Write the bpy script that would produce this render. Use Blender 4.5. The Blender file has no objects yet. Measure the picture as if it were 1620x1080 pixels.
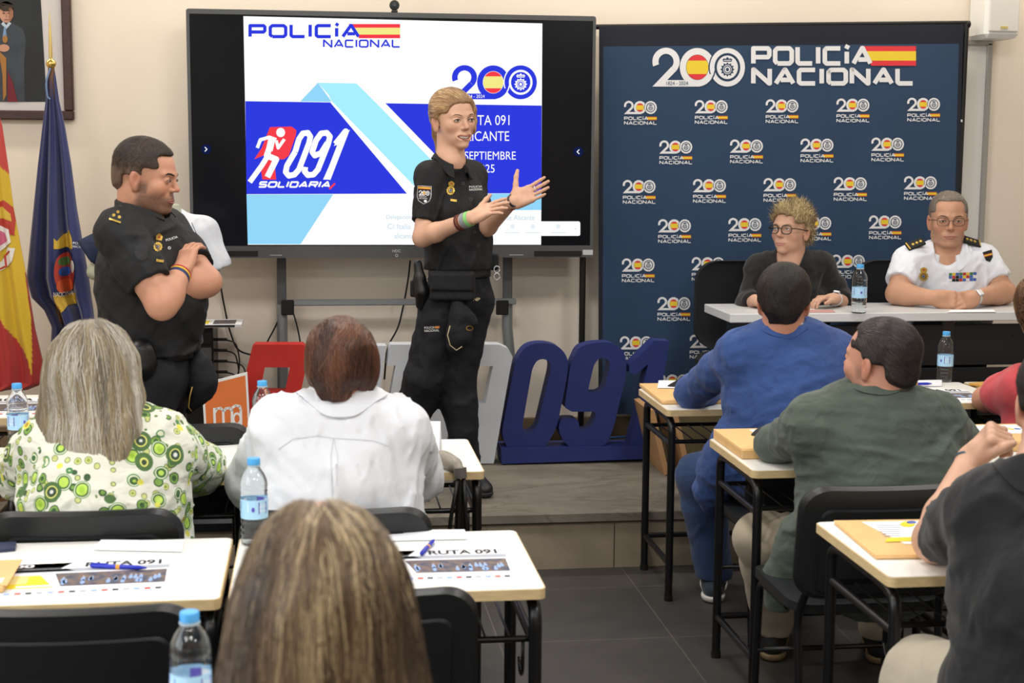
import bpy, math, random
import numpy as np
from mathutils import Vector, Matrix
from mathutils.bvhtree import BVHTree
from mathutils.geometry import tessellate_polygon
random.seed(7); np.random.seed(7)
SC = bpy.context.scene
COL = SC.collection

# ------------------------------------------------------------------ camera
FPX = 2340.0
CAMP = Vector((0, 0, 1.65))
CR = (Matrix.Rotation(-math.radians(7.55), 3, 'Z') @ Matrix.Rotation(math.radians(90 - 7.3), 3, 'X')
      @ Matrix.Rotation(math.radians(0.4), 3, 'Z'))
cd = bpy.data.cameras.new('camera'); cam = bpy.data.objects.new('camera', cd); COL.objects.link(cam)
cam.location = CAMP; cam.rotation_euler = CR.to_euler()
cd.sensor_width = 36; cd.lens = 36 * FPX / 1620; cd.clip_start = 0.05
cd.dof.use_dof = True; cd.dof.focus_distance = 6.2; cd.dof.aperture_fstop = 6.3
SC.camera = cam

# ------------------------------------------------------------------ world, exposure
w = bpy.data.worlds.new('world'); SC.world = w; w.use_nodes = True
w.node_tree.nodes['Background'].inputs[0].default_value = (0.9, 0.95, 1.0, 1)
w.node_tree.nodes['Background'].inputs[1].default_value = 0.25
SC.view_settings.view_transform = 'Standard'; SC.view_settings.look = 'None'
SC.view_settings.gamma = 1; SC.view_settings.exposure = 0.0; SC.view_settings.use_curve_mapping = False

# ------------------------------------------------------------------ lamps of the room (ceiling panels, wall washers, cool area light at left)
def area(name, loc, rot, sx, sy, power, col):
    l = bpy.data.lights.new(name, 'AREA'); l.shape = 'RECTANGLE'; l.size = sx; l.size_y = sy
    l.energy = power; l.color = col
    o = bpy.data.objects.new(name, l); COL.objects.link(o); o.location = loc; o.rotation_euler = rot
    return o
WARM = (1.0, 0.92, 0.79); NEUT = (1.0, 0.97, 0.93); COOL = (0.86, 0.93, 1.0)
CEIL_PANELS = [(-1.6, 2.2), (0.4, 2.2), (2.4, 2.2), (-1.6, 4.6), (0.4, 4.6), (2.4, 4.6), (0.4, -0.4), (2.4, -0.4), (-1.6, -0.4)]
for (x, y) in CEIL_PANELS:
    area('ceiling_panel_lamp', (x, y, 3.12), (0, 0, 0), 0.58, 0.58, 26, NEUT)
for x in (-2.1, -0.3, 1.5, 3.3):
    area('wall_wash_lamp', (x, 6.72, 3.02), (math.radians(-14), 0, 0), 1.5, 0.12, 16, WARM)
area('left_area_lamp', (-2.9, 1.2, 1.9), (0, math.radians(-84), 0), 1.6, 3.0, 60, COOL)  # unseen cool area light by the left wall, no window built there

# ------------------------------------------------------------------ projection of photo measurements into the room
def ray(px, py): return CR @ Vector(((px - 810) / FPX, -(py - 540) / FPX, -1))
def at(px, py, Y): d = ray(px, py); return CAMP + d * (Y / d.y)
def onz(px, py, z): d = ray(px, py); return CAMP + d * ((z - CAMP.z) / d.z)
def mpx(Y): return Y / FPX            # metres per photo pixel at distance Y (about)

# ------------------------------------------------------------------ materials
def lin(c):
    if isinstance(c, str):
        c = c.lstrip('#'); c = [int(c[i:i + 2], 16) / 255 for i in (0, 2, 4)]
    return tuple((v / 12.92 if v <= 0.04045 else ((v + 0.055) / 1.055) ** 2.4) for v in c) + (1,)
MATS = {}
def mat(name, col='#808080', rough=0.6, metal=0, bump=0, bscale=60, var=0, vscale=3, emit=0, trans=0, ior=1.45, attr=False,
        spec=0.5, sheen=0, coat=0, col2=None, stretch=None, weave=False, alpha=1, wr=0, wrs=9):
    if name in MATS: return MATS[name]
    m = bpy.data.materials.new(name); m.use_nodes = True; nt = m.node_tree; N = nt.nodes; L = nt.links
    p = N['Principled BSDF']; c = lin(col); p.inputs['Base Color'].default_value = c
    p.inputs['Roughness'].default_value = rough; p.inputs['Metallic'].default_value = metal
    p.inputs['Specular IOR Level'].default_value = spec
    if sheen: p.inputs['Sheen Weight'].default_value = sheen
    if coat: p.inputs['Coat Weight'].default_value = coat
    p.inputs['IOR'].default_value = ior
    if trans: p.inputs['Transmission Weight'].default_value = trans
    if alpha < 1: p.inputs['Alpha'].default_value = alpha
    if emit:
        p.inputs['Emission Color'].default_value = c; p.inputs['Emission Strength'].default_value = emit
        p.inputs['Base Color'].default_value = (0, 0, 0, 1); p.inputs['Specular IOR Level'].default_value = 0; p.inputs['Roughness'].default_value = 1
    tc = None
    def coord():
        nonlocal tc
        if tc is None:
            t = N.new('ShaderNodeTexCoord'); mp = N.new('ShaderNodeMapping'); L.new(t.outputs['Object'], mp.inputs[0])
            if stretch: mp.inputs['Scale'].default_value = stretch
            tc = mp.outputs[0]
        return tc
    if attr:
        a = N.new('ShaderNodeAttribute'); a.attribute_name = 'Col'; L.new(a.outputs['Color'], p.inputs['Base Color'])
    if var or col2:
        n = N.new('ShaderNodeTexNoise'); n.inputs['Scale'].default_value = vscale; n.inputs['Detail'].default_value = 5
        L.new(coord(), n.inputs['Vector'])
        r = N.new('ShaderNodeValToRGB'); r.color_ramp.elements[0].position = 0.35; r.color_ramp.elements[1].position = 0.65
        L.new(n.outputs[0], r.inputs[0])
        if col2: a_, b_ = c, lin(col2)
        else: a_ = tuple(max(0, v * (1 - var)) for v in c[:3]) + (1,); b_ = tuple(min(1, v * (1 + var)) for v in c[:3]) + (1,)
        r.color_ramp.elements[0].color = a_; r.color_ramp.elements[1].color = b_
        if attr:
            mx = N.new('ShaderNodeMix'); mx.data_type = 'RGBA'; mx.blend_type = 'MULTIPLY'; mx.inputs[0].default_value = 1
            L.new(a.outputs['Color'], mx.inputs[6]); L.new(r.outputs[0], mx.inputs[7]); L.new(mx.outputs[2], p.inputs['Base Color'])
        else: L.new(r.outputs[0], p.inputs['Base Color'])
    if bump:
        b = N.new('ShaderNodeBump'); b.inputs['Strength'].default_value = bump; b.inputs['Distance'].default_value = 0.004
        if weave:
            n = N.new('ShaderNodeTexNoise'); n.inputs['Scale'].default_value = bscale; n.inputs['Detail'].default_value = 3; n.inputs['Distortion'].default_value = 1.0
        else:
            n = N.new('ShaderNodeTexNoise'); n.inputs['Scale'].default_value = bscale; n.inputs['Detail'].default_value = 6
        L.new(coord(), n.inputs['Vector']); L.new(n.outputs[0], b.inputs['Height']); L.new(b.outputs[0], p.inputs['Normal'])
        if wr:
            n2 = N.new('ShaderNodeTexNoise'); n2.inputs['Scale'].default_value = wrs; n2.inputs['Detail'].default_value = 2.5; n2.inputs['Distortion'].default_value = .5; L.new(coord(), n2.inputs['Vector'])
            b2 = N.new('ShaderNodeBump'); b2.inputs['Strength'].default_value = wr; b2.inputs['Distance'].default_value = .03
            L.new(n2.outputs[0], b2.inputs['Height']); L.new(b2.outputs[0], b.inputs['Normal'])
    MATS[name] = m
    return m

# ------------------------------------------------------------------ object helpers
def tag(o, label, cat, group=None, kind=None):
    if label: o['label'] = label
    if cat: o['category'] = cat
    if group: o['group'] = group
    if kind: o['kind'] = kind
    return o
def empty(name, loc, label=None, cat=None, group=None, rz=0):
    o = bpy.data.objects.new(name, None); COL.objects.link(o); o.location = loc; o.rotation_euler = (0, 0, rz)
    o.empty_display_size = 0.05
    tag(o, label, cat, group); return o
def mk(name, V, faces, mats, parent=None, smooth=True, fm=None, col=None, origin=None, auto=None):
    """faces: list of index tuples or (n,4) array; V world coords (or local to the parent when the parent is an empty made for it)."""
    me = bpy.data.meshes.new(name)
    V = np.asarray(V, dtype=np.float64)
    off = np.array(origin if origin is not None else (0, 0, 0), dtype=float)
    V = V - off
    if isinstance(faces, np.ndarray):
        nf, k = faces.shape
        me.vertices.add(len(V)); me.vertices.foreach_set('co', V.astype(np.float32).ravel())
        me.loops.add(nf * k); me.loops.foreach_set('vertex_index', faces.astype(np.int32).ravel())
        me.polygons.add(nf); me.polygons.foreach_set('loop_start', (np.arange(nf) * k).astype(np.int32))
        me.update(calc_edges=True)
    else:
        me.from_pydata([tuple(v) for v in V], [], faces)
    if not isinstance(mats, (list, tuple)): mats = [mats]
    for m in mats: me.materials.append(m)
    if fm is not None: me.polygons.foreach_set('material_index', np.asarray(fm, dtype=np.int32))
    sm = np.ones(len(me.polygons), dtype=bool) if smooth else np.zeros(len(me.polygons), dtype=bool)
    me.polygons.foreach_set('use_smooth', sm)
    if col is not None:
        at_ = me.color_attributes.new('Col', 'FLOAT_COLOR', 'POINT')
        c = np.ones((len(V), 4), dtype=np.float32); c[:, :3] = col; at_.data.foreach_set('color', c.ravel())
    me.update()
    if auto is not None and smooth:
        me.set_sharp_from_angle(angle=math.radians(auto))
    o = bpy.data.objects.new(name, me); COL.objects.link(o)
    if parent is not None: o.parent = parent
    elif origin is not None: o.location = origin
    return o

class MB:
    """collects polygons for ONE mesh object"""
    def __init__(s): s.v = []; s.f = []; s.m = []; s.mats = []
    def mi(s, m):
        if m not in s.mats: s.mats.append(m)
        return s.mats.index(m)
    def add(s, V, F, m):
        b = len(s.v); s.v += [tuple(p) for p in V]; i = s.mi(m)
        for f in F: s.f.append(tuple(b + k for k in f)); s.m.append(i)
        return s
    def box(s, c, h, m, rot=None, bev=0):
        """centre c, half sizes h; bevelled edges when bev > 0"""
        hx, hy, hz = h; V = []; F = []
        if bev <= 0:
            V = [Vector((x * hx, y * hy, z * hz)) for x in (-1, 1) for y in (-1, 1) for z in (-1, 1)]
            F = [(0, 1, 3, 2), (4, 6, 7, 5), (0, 4, 5, 1), (2, 3, 7, 6), (0, 2, 6, 4), (1, 5, 7, 3)]
        else:
            b = min(bev, hx * .99, hy * .99, hz * .99); V = []; idx = {}
            for sx in (-1, 1):
                for sy in (-1, 1):
                    for sz in (-1, 1):
                        for ax in range(3):
                            p = [sx * hx, sy * hy, sz * hz]
                            for k in range(3):
                                if k != ax: p[k] -= (sx, sy, sz)[k] * b
                            idx[(sx, sy, sz, ax)] = len(V); V.append(Vector(p))
            S = (-1, 1)
            for ax in range(3):
                for sg in S:
                    o = [k for k in range(3) if k != ax]; q = []
                    for a, bb in ((-1, -1), (1, -1), (1, 1), (-1, 1)):
                        t = [0, 0, 0]; t[ax] = sg; t[o[0]] = a; t[o[1]] = bb; q.append(idx[(*t, ax)])
                    F.append(tuple(q))
            for ax in range(3):
                o = [k for k in range(3) if k != ax]
                for a in S:
                    for bb in S:
                        q = []
                        for t_, w_ in ((-1, o[0]), (1, o[0]), (1, o[1]), (-1, o[1])):
                            t = [0, 0, 0]; t[ax] = t_; t[o[0]] = a; t[o[1]] = bb; q.append(idx[(*t, w_)])
                        F.append(tuple(q))
            for sx in S:
                for sy in S:
                    for sz in S: F.append(tuple(idx[(sx, sy, sz, ax)] for ax in range(3)))
        M = rot if rot is not None else Matrix.Identity(3); c = Vector(c)
        return s.add([c + M @ p for p in V], F, m)
    def tube(s, pts, r, m, n=8, cap=True):
        pts = [Vector(p) for p in pts]
        rs = r if isinstance(r, (list, tuple)) else [r] * len(pts)
        V = []; F = []; up = None
        for i, p in enumerate(pts):
            t = (pts[min(i + 1, len(pts) - 1)] - pts[max(i - 1, 0)]).normalized()
            if up is None: up = Vector((0, 0, 1)) if abs(t.z) < .9 else Vector((0, 1, 0))
            a = t.cross(up).normalized(); up = a.cross(t).normalized()
            for k in range(n):
                an = 2 * math.pi * k / n; V.append(p + (a * math.cos(an) + up * math.sin(an)) * rs[i])
        for i in range(len(pts) - 1):
            for k in range(n):
                F.append((i * n + k, i * n + (k + 1) % n, (i + 1) * n + (k + 1) % n, (i + 1) * n + k))
        if cap: F.append(tuple(range(n))[::-1]); F.append(tuple((len(pts) - 1) * n + k for k in range(n)))
        return s.add(V, F, m)
    def lathe(s, prof, c, m, n=24, axis='z'):
        c = Vector(c); V = []; F = []
        for (r, z) in prof:
            for k in range(n):
                an = 2 * math.pi * k / n; p = Vector((r * math.cos(an), r * math.sin(an), z))
                if axis == 'y': p = Vector((p.x, -p.z, p.y))
                if axis == 'x': p = Vector((p.z, p.x, p.y))
                V.append(c + p)
        for i in range(len(prof) - 1):
            for k in range(n): F.append((i * n + k, i * n + (k + 1) % n, (i + 1) * n + (k + 1) % n, (i + 1) * n + k))
        F.append(tuple(range(n))[::-1]); F.append(tuple((len(prof) - 1) * n + k for k in range(n)))
        return s.add(V, F, m)
    def prism(s, outline, holes, fn, m, depth, mside=None):
        """2D outline with holes; fn(x,y,d) -> point; d runs 0..depth"""
        polys = [outline] + list(holes)
        flat = [p for q in polys for p in q]
        tris = tessellate_polygon([[Vector((p[0], p[1], 0)) for p in q] for q in polys])
        n = len(flat)
        s.add([fn(p[0], p[1], 0) for p in flat], [tuple(t) for t in tris], m)
        if depth:
            s.add([fn(p[0], p[1], depth) for p in flat], [tuple(t)[::-1] for t in tris], m)
            for q in polys:
                V = [fn(p[0], p[1], 0) for p in q] + [fn(p[0], p[1], depth) for p in q]; k = len(q)
                s.add(V, [(i, (i + 1) % k, k + (i + 1) % k, k + i) for i in range(k)], mside or m)
        return s
    def build(s, name, parent=None, smooth=False, origin=None, auto=None):
        return mk(name, s.v, s.f, s.mats, parent, smooth, s.m, None, origin, auto)

def arc(cx, cy, rx, ry, a0, a1, n=16):
    return [(cx + rx * math.cos(math.radians(a0 + (a1 - a0) * i / n)), cy + ry * math.sin(math.radians(a0 + (a1 - a0) * i / n))) for i in range(n + 1)]
def rrect(x0, y0, x1, y1, r, n=5):
    return (arc(x1 - r, y1 - r, r, r, 0, 90, n) + arc(x0 + r, y1 - r, r, r, 90, 180, n) + arc(x0 + r, y0 + r, r, r, 180, 270, n) + arc(x1 - r, y0 + r, r, r, 270, 360, n))

_txt = {}
def text2d(t, bold=0.0):
    """triangles of a text in the built-in face, scaled to a unit box (x 0..1, y 0..1)"""
    k = (t, bold)
    if k in _txt: return _txt[k]
    cu = bpy.data.curves.new('t', 'FONT'); cu.body = t; cu.size = 1; cu.offset = bold; cu.resolution_u = 3
    ob = bpy.data.objects.new('t', cu); me = bpy.data.meshes.new_from_object(ob)
    V = [(v.co.x, v.co.y) for v in me.vertices]; F = [tuple(p.vertices) for p in me.polygons]
    bpy.data.objects.remove(ob); bpy.data.curves.remove(cu); bpy.data.meshes.remove(me)
    x0 = min(v[0] for v in V); x1 = max(v[0] for v in V); y0 = min(v[1] for v in V); y1 = max(v[1] for v in V)
    V = [((x - x0) / (x1 - x0), (y - y0) / (y1 - y0)) for x, y in V]
    _txt[k] = (V, F); return _txt[k]

class Pic:
    """flat artwork: layers of 2D polygons, later laid on a surface through a mapping function"""
    def __init__(s): s.items = []; s.layer = 0
    def up(s): s.layer += 1; return s
    def poly(s, pts, m, holes=()):
        polys = [list(pts)] + [list(h) for h in holes]; flat = [p for q in polys for p in q]
        tris = tessellate_polygon([[Vector((p[0], p[1], 0)) for p in q] for q in polys])
        s.items.append((flat, [tuple(t) for t in tris], m, s.layer)); return s
    def grid(s, x0, y0, x1, y1, m, nx=1, ny=1):
        V = [(x0 + (x1 - x0) * i / nx, y0 + (y1 - y0) * j / ny) for j in range(ny + 1) for i in range(nx + 1)]
        F = [(j * (nx + 1) + i, j * (nx + 1) + i + 1, (j + 1) * (nx + 1) + i + 1, (j + 1) * (nx + 1) + i) for j in range(ny) for i in range(nx)]
        s.items.append((V, F, m, s.layer)); return s
    def stroke(s, pts, wd, m, step=None, rnd=True, sy=1.0):
        """sy squashes vertical stroke thickness"""
        for i in range(len(pts) - 1):
            (x0, y0), (x1, y1) = pts[i], pts[i + 1]; L = math.hypot(x1 - x0, y1 - y0) or 1e-9
            nx, ny = -(y1 - y0) / L * wd / 2, (x1 - x0) / L * wd / 2; n = max(1, int(L / step)) if step else 1
            V = []; F = []
            for k in range(n + 1):
                t = k / n; x = x0 + (x1 - x0) * t; y = y0 + (y1 - y0) * t
                V += [(x + nx, y + ny * sy), (x - nx, y - ny * sy)]
            for k in range(n): F.append((2 * k, 2 * k + 1, 2 * k + 3, 2 * k + 2))
            s.items.append((V, F, m, s.layer))
        if rnd:
            for (x, y) in pts[1:-1]:
                c = arc(x, y, wd / 2, wd / 2 * sy, 0, 330, 11); s.items.append((c, [tuple(range(12))], m, s.layer))
        return s
    def ring(s, cx, cy, rx, ry, ix, iy, m, a0=0, a1=360, n=32):
        o = arc(cx, cy, rx, ry, a0, a1, n); i = arc(cx, cy, ix, iy, a0, a1, n)
        s.items.append((o + i, [(k, k + 1, n + 1 + k + 1, n + 1 + k) for k in range(n)], m, s.layer)); return s
    def disc(s, cx, cy, rx, ry, m, a0=0, a1=360, n=24):
        s.items.append((arc(cx, cy, rx, ry, a0, a1, n), [tuple(range(n + 1 if a1 - a0 < 360 else n))], m, s.layer)); return s
    def text(s, t, x0, y0, x1, y1, m, bold=0.0, shear=0.0):
        V, F = text2d(t, bold)
        s.items.append(([(x0 + (x1 - x0) * u + shear * v, y0 + (y1 - y0) * v) for u, v in V], F, m, s.layer)); return s
    def emit(s, mb, fn, eps=0.0006, base=1):
        for V, F, m, l in s.items:
            mb.add([fn(x, y, (l + base) * eps) for x, y in V], F, m)
        return mb

# wide square lettering (used on the banner, the screen, the name card, badges); unit cell w x 1
def sq(ch):
    r = 0.16
    def rr(x0, y0, x1, y1): return [(x0 + r, y0), (x1 - r, y0), (x1, y0 + r), (x1, y1 - r), (x1 - r, y1), (x0 + r, y1), (x0, y1 - r), (x0, y0 + r), (x0 + r, y0)]
    G = {'P': (1.25, [[(0, -.08), (0, 1), (1.05, 1), (1.15, .88), (1.15, .55), (1.05, .42), (0, .42)]]),
         'O': (1.3, [rr(0, 0, 1.2, 1)]), 'L': (1.1, [[(0, 1.08), (0, .12), (.12, 0), (1.05, 0)]]), 'I': (.22, [[(.06, -.08), (.06, 1.08)]]),
         'C': (1.2, [[(1.12, 1), (.12, 1), (0, .88), (0, .12), (.12, 0), (1.12, 0)]]),
         'i': (.22, [[(.06, -.08), (.06, .78)], [(.02, .98), (.16, 1.22)]]),
         'A': (1.3, [[(0, -.08), (.62, 1.02), (.66, 1.02), (1.22, -.08)], [(.35, .26), (.95, .26)]]),
         'N': (1.25, [[(0, -.08), (0, 1.02), (.04, 1.02), (1.1, -.02), (1.14, -.02), (1.14, 1.08)]]),
         'S': (1.2, [[(1.1, 1), (.1, 1), (0, .9), (0, .6), (.1, .52), (1.0, .48), (1.1, .4), (1.1, .1), (1.0, 0), (0, 0)]]),
         'D': (1.25, [[(0, 0), (0, 1), (1.0, 1), (1.15, .85), (1.15, .15), (1.0, 0), (0, 0)]]),
         'R': (1.25, [[(0, -.08), (0, 1), (1.05, 1), (1.15, .88), (1.15, .58), (1.05, .45), (0, .45)], [(.6, .45), (1.15, -.08)]]),
         'E': (1.1, [[(1.05, 1), (0, 1), (0, 0), (1.05, 0)], [(0, .5), (.95, .5)]])}
    return G[ch]
def sqtext(pic, word, x0, y0, x1, y1, m, wd, gap=.32, shear=0, step=None):
    """fit word into the box; wd stroke width in output units"""
    tot = sum(sq(c)[0] for c in word) + gap * (len(word) - 1); sx = (x1 - x0 - wd) / (tot - .1); sy = (y1 - y0 - wd * (1 if y1 > y0 else -1))
    y00 = y0 + wd / 2 * (1 if y1 > y0 else -1); x = x0 + wd / 2
    for c in word:
        wch, sts = sq(c)
        for st in sts:
            P = [(x + a * sx + shear * b, y00 + min(max(b, -.0), 1.25) * sy) for a, b in st]
            pic.stroke(P, wd, m, step=step)
        x += (wch + gap) * sx
# ================================================================== ROOM
M_wall = mat('painted_wall', '#e6dbcc', .9, bump=.08, bscale=25, var=.015, vscale=1.2)
M_ceil = mat('ceiling_paint', '#e8e6e0', .9)
YW = 7.12; ZP = 0.232; YE = 5.65
XL, XR, YB = -3.2, 5.2, -2.6
def structure(name, mb, smooth=False):
    o = mb.build(name, smooth=smooth); o['kind'] = 'structure'; return o
structure('wall_back', MB().box(((XL + XR) / 2, YW + .06, 1.6), ((XR - XL) / 2 + .12, .06, 1.6), M_wall))
structure('wall_left', MB().box((XL - .06, (YW + YB) / 2, 1.6), (.06, (YW - YB) / 2, 1.6), M_wall))
structure('wall_right', MB().box((XR + .06, (YW + YB) / 2, 1.6), (.06, (YW - YB) / 2, 1.6), M_wall))
structure('wall_rear', MB().box(((XL + XR) / 2, YB - .06, 1.6), ((XR - XL) / 2 + .12, .06, 1.6), M_wall))
structure('ceiling', MB().box(((XL + XR) / 2, (YW + YB) / 2, 3.25), ((XR - XL) / 2 + .12, (YW - YB) / 2 + .12, .05), M_ceil))

def floor_mat():
    m = bpy.data.materials.new('dark_floor_tiles'); m.use_nodes = True; N = m.node_tree.nodes; L = m.node_tree.links; p = N['Principled BSDF']
    tc = N.new('ShaderNodeTexCoord'); mp = N.new('ShaderNodeMapping'); L.new(tc.outputs['Object'], mp.inputs[0])
    mp.inputs['Rotation'].default_value = (0, 0, 0)
    b = N.new('ShaderNodeTexBrick'); L.new(mp.outputs[0], b.inputs['Vector']); b.offset = 0; b.inputs['Scale'].default_value = 1
    b.inputs['Brick Width'].default_value = .6; b.inputs['Row Height'].default_value = .6; b.inputs['Mortar Size'].default_value = .003
    b.inputs['Color1'].default_value = lin('#3c3a38'); b.inputs['Color2'].default_value = lin('#403d3b'); b.inputs['Mortar'].default_value = lin('#575350')
    n = N.new('ShaderNodeTexNoise'); n.inputs['Scale'].default_value = 9; n.inputs['Detail'].default_value = 8; L.new(mp.outputs[0], n.inputs['Vector'])
    mx = N.new('ShaderNodeMix'); mx.data_type = 'RGBA'; mx.blend_type = 'OVERLAY'; mx.inputs[0].default_value = .35
    L.new(b.outputs[0], mx.inputs[6]); L.new(n.outputs[0], mx.inputs[7]); L.new(mx.outputs[2], p.inputs['Base Color'])
    p.inputs['Roughness'].default_value = .45
    bp = N.new('ShaderNodeBump'); bp.inputs['Strength'].default_value = .15; bp.inputs['Distance'].default_value = .003
    L.new(b.outputs['Fac'], bp.inputs['Height']); bp.invert = True; L.new(bp.outputs[0], p.inputs['Normal'])
    return m
def stone_mat():
    m = bpy.data.materials.new('worn_stone'); m.use_nodes = True; N = m.node_tree.nodes; L = m.node_tree.links; p = N['Principled BSDF']
    tc = N.new('ShaderNodeTexCoord'); mp = N.new('ShaderNodeMapping'); L.new(tc.outputs['Object'], mp.inputs[0]); mp.inputs['Scale'].default_value = (.6, 1.2, 1)
    n = N.new('ShaderNodeTexNoise'); n.inputs['Scale'].default_value = 5; n.inputs['Detail'].default_value = 12; n.inputs['Roughness'].default_value = .7; L.new(mp.outputs[0], n.inputs['Vector'])
    r = N.new('ShaderNodeValToRGB'); E_ = r.color_ramp.elements; E_[0].position = .3; E_[0].color = lin('#5c564d'); E_[1].position = .7; E_[1].color = lin('#7d766b')
    L.new(n.outputs[0], r.inputs[0])
    v = N.new('ShaderNodeTexNoise'); v.inputs['Scale'].default_value = 2.2; v.inputs['Detail'].default_value = 10; v.inputs['Distortion'].default_value = 1.5; L.new(mp.outputs[0], v.inputs['Vector'])
    rv = N.new('ShaderNodeValToRGB'); rv.color_ramp.elements[0].position = .47; rv.color_ramp.elements[0].color = (1, 1, 1, 1)
    e = rv.color_ramp.elements.new(.5); e.color = (.55, .5, .45, 1); rv.color_ramp.elements[2].position = .53; rv.color_ramp.elements[2].color = (1, 1, 1, 1)
    L.new(v.outputs[0], rv.inputs[0])
    mx = N.new('ShaderNodeMix'); mx.data_type = 'RGBA'; mx.blend_type = 'MULTIPLY'; mx.inputs[0].default_value = .6
    L.new(r.outputs[0], mx.inputs[6]); L.new(rv.outputs[0], mx.inputs[7]); L.new(mx.outputs[2], p.inputs['Base Color'])
    p.inputs['Roughness'].default_value = .7; return m
M_floor = floor_mat(); M_stone = stone_mat()
M_riser = mat('riser_stone', '#8f8370', .75, var=.14, vscale=6, bump=.2, bscale=30)
M_joint = mat('dark_joint', '#2c2824', .9)
structure('floor', MB().box(((XL + XR) / 2, (YE + YB) / 2 + .06, -.05), ((XR - XL) / 2, (YE - YB) / 2, .05), M_floor))
pf = MB()
pf.box(((XL + XR) / 2, (YE + YW) / 2, ZP - .02), ((XR - XL) / 2, (YW - YE) / 2, .02), M_stone, bev=.004)
pf.box(((XL + XR) / 2, (YE + YW) / 2 + .01, (ZP - .046) / 2 - .05), ((XR - XL) / 2, (YW - YE) / 2 - .01, (ZP - .046) / 2 + .05), M_riser)
for k in range(9):
    pf.box((-2.7 + k * .98 - .05, YE + .0195, .09), (.0015, .001, .09), M_joint)
structure('floor_platform', pf)
M_tanbase = mat('tan_skirting', '#86735a', .6, var=.08, vscale=8)
structure('baseboard_back', MB().box(((XL + XR) / 2, YW - .012, ZP + .06), ((XR - XL) / 2, .012, .06), M_tanbase, bev=.003))

M_lampw = mat('lamp_diffuser', '#ffffff', emit=2.0); M_white = mat('white_plastic', '#e9e9e6', .4)
for (x, y) in CEIL_PANELS:
    t = empty('ceiling_light', (x, y, 3.2), 'square white ceiling light panel above the desks', 'ceiling light', 'ceiling light panels')
    MB().box((0, 0, -.02), (.31, .31, .02), M_white).build('frame', t); MB().box((0, 0, -.043), (.29, .29, .003), M_lampw).build('diffuser', t)

# ------------------------------------------------------------------ framed portrait on the back wall
def portrait():
    Y = YW - .035; M_fr = mat('dark_wood_frame', '#3a221b', .35, var=.2, vscale=14, stretch=(1, 1, 8)); M_mt = mat('grey_mount', '#c9c4c4', .7)
    p1 = at(117, 190, Y); p0 = at(-150, 190, Y); zb = p1.z; zt = zb + 1.05; x1 = p1.x; x0 = x1 - .86
    t = empty('framed_portrait', ((x0 + x1) / 2, YW, zb), 'dark brown wooden frame holding a painted portrait of a man in a grey suit', 'picture')
    o = t.location; fw = .042
    mb = MB()
    for a, b, c, d in ((x0, x1, zb, zb + fw), (x0, x1, zt - fw, zt), (x0, x0 + fw, zb + fw, zt - fw), (x1 - fw, x1, zb + fw, zt - fw)):
        mb.box(((a + b) / 2 - o.x, Y + .015 - o.y, (c + d) / 2 - o.z), ((b - a) / 2, .02, (d - c) / 2), M_fr, bev=.005)
    mb.build('frame', t)
    MB().box(((x0 + x1) / 2 - o.x, Y + .022 - o.y, (zb + zt) / 2 - o.z), ((x1 - x0) / 2 - .02, .006, (zt - zb) / 2 - .02), M_mt).build('mount', t)
    yq = Y + .0155
    def fn(x, y, d): q = at(x, y, yq - d); return q - o
    P = Pic(); bg = mat('portrait_background', '#1c2023', .6, var=.2, vscale=6); su = mat('portrait_suit', '#353c45', .6, var=.2, vscale=10); fa = mat('portrait_face', '#b98872', .6)
    P.poly([(-80, -60), (61, -60), (74, 161), (-74, 161)], bg).up()
    P.poly([(-30, 161), (-35, 70), (-22, 45), (2, 36), (18, 35), (36, 46), (41, 62), (38, 100), (39, 161)], su).up()
    P.poly([(2, 38), (10, 46), (18, 37), (14, 34), (10, 40), (5, 34)], mat('portrait_shirt', '#aebccb', .6)).up()
    P.poly([(6, 44), (9, 42), (11, 62), (7, 66), (4, 60)], mat('portrait_tie', '#6f8fb5', .6))
    P.disc(10, 21, 11, 15, fa).up()
    P.disc(10, 10, 12, 8, mat('portrait_hair', '#32261d', .6))
    P.poly([(-3, 6), (-2, 20), (1, 12), (8, 8), (17, 9), (21, 18), (22, 8), (16, 2), (4, 2)], MATS['portrait_hair'])
    for ex in (6, 14): P.disc(ex, 21, 2, 1, MATS['portrait_hair'])
    P.poly([(14, 12), (21, 14), (21, 26), (17, 33), (14, 35)], mat('portrait_face_dark', '#94654f', .6)).up(); P.stroke([(10.5, 20), (9.5, 26), (12, 26.5)], .9, MATS['portrait_face_dark']); P.stroke([(4, 18), (8, 17.6)], .9, MATS['portrait_hair']); P.stroke([(12.5, 17.6), (16.5, 18)], .9, MATS['portrait_hair']); P.stroke([(7, 31), (13, 31)], 1.4, mat('portrait_lips', '#8f4f45', .6))
    P.disc(6, 76, 9, 6, fa); P.poly([(-2, 80), (10, 92), (10, 150), (5, 160), (4, 120)], mat('portrait_sash_gold', '#9b6a2c', .5))
    P.poly([(12, 112), (20, 130), (28, 161), (12, 161)], mat('portrait_sash_red', '#6b1524', .6))
    P.disc(8, 62, 4, 6, MATS['portrait_sash_gold'])
    m2 = MB(); P.emit(m2, fn, .0006); m2.build('painting', t)
portrait()

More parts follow.
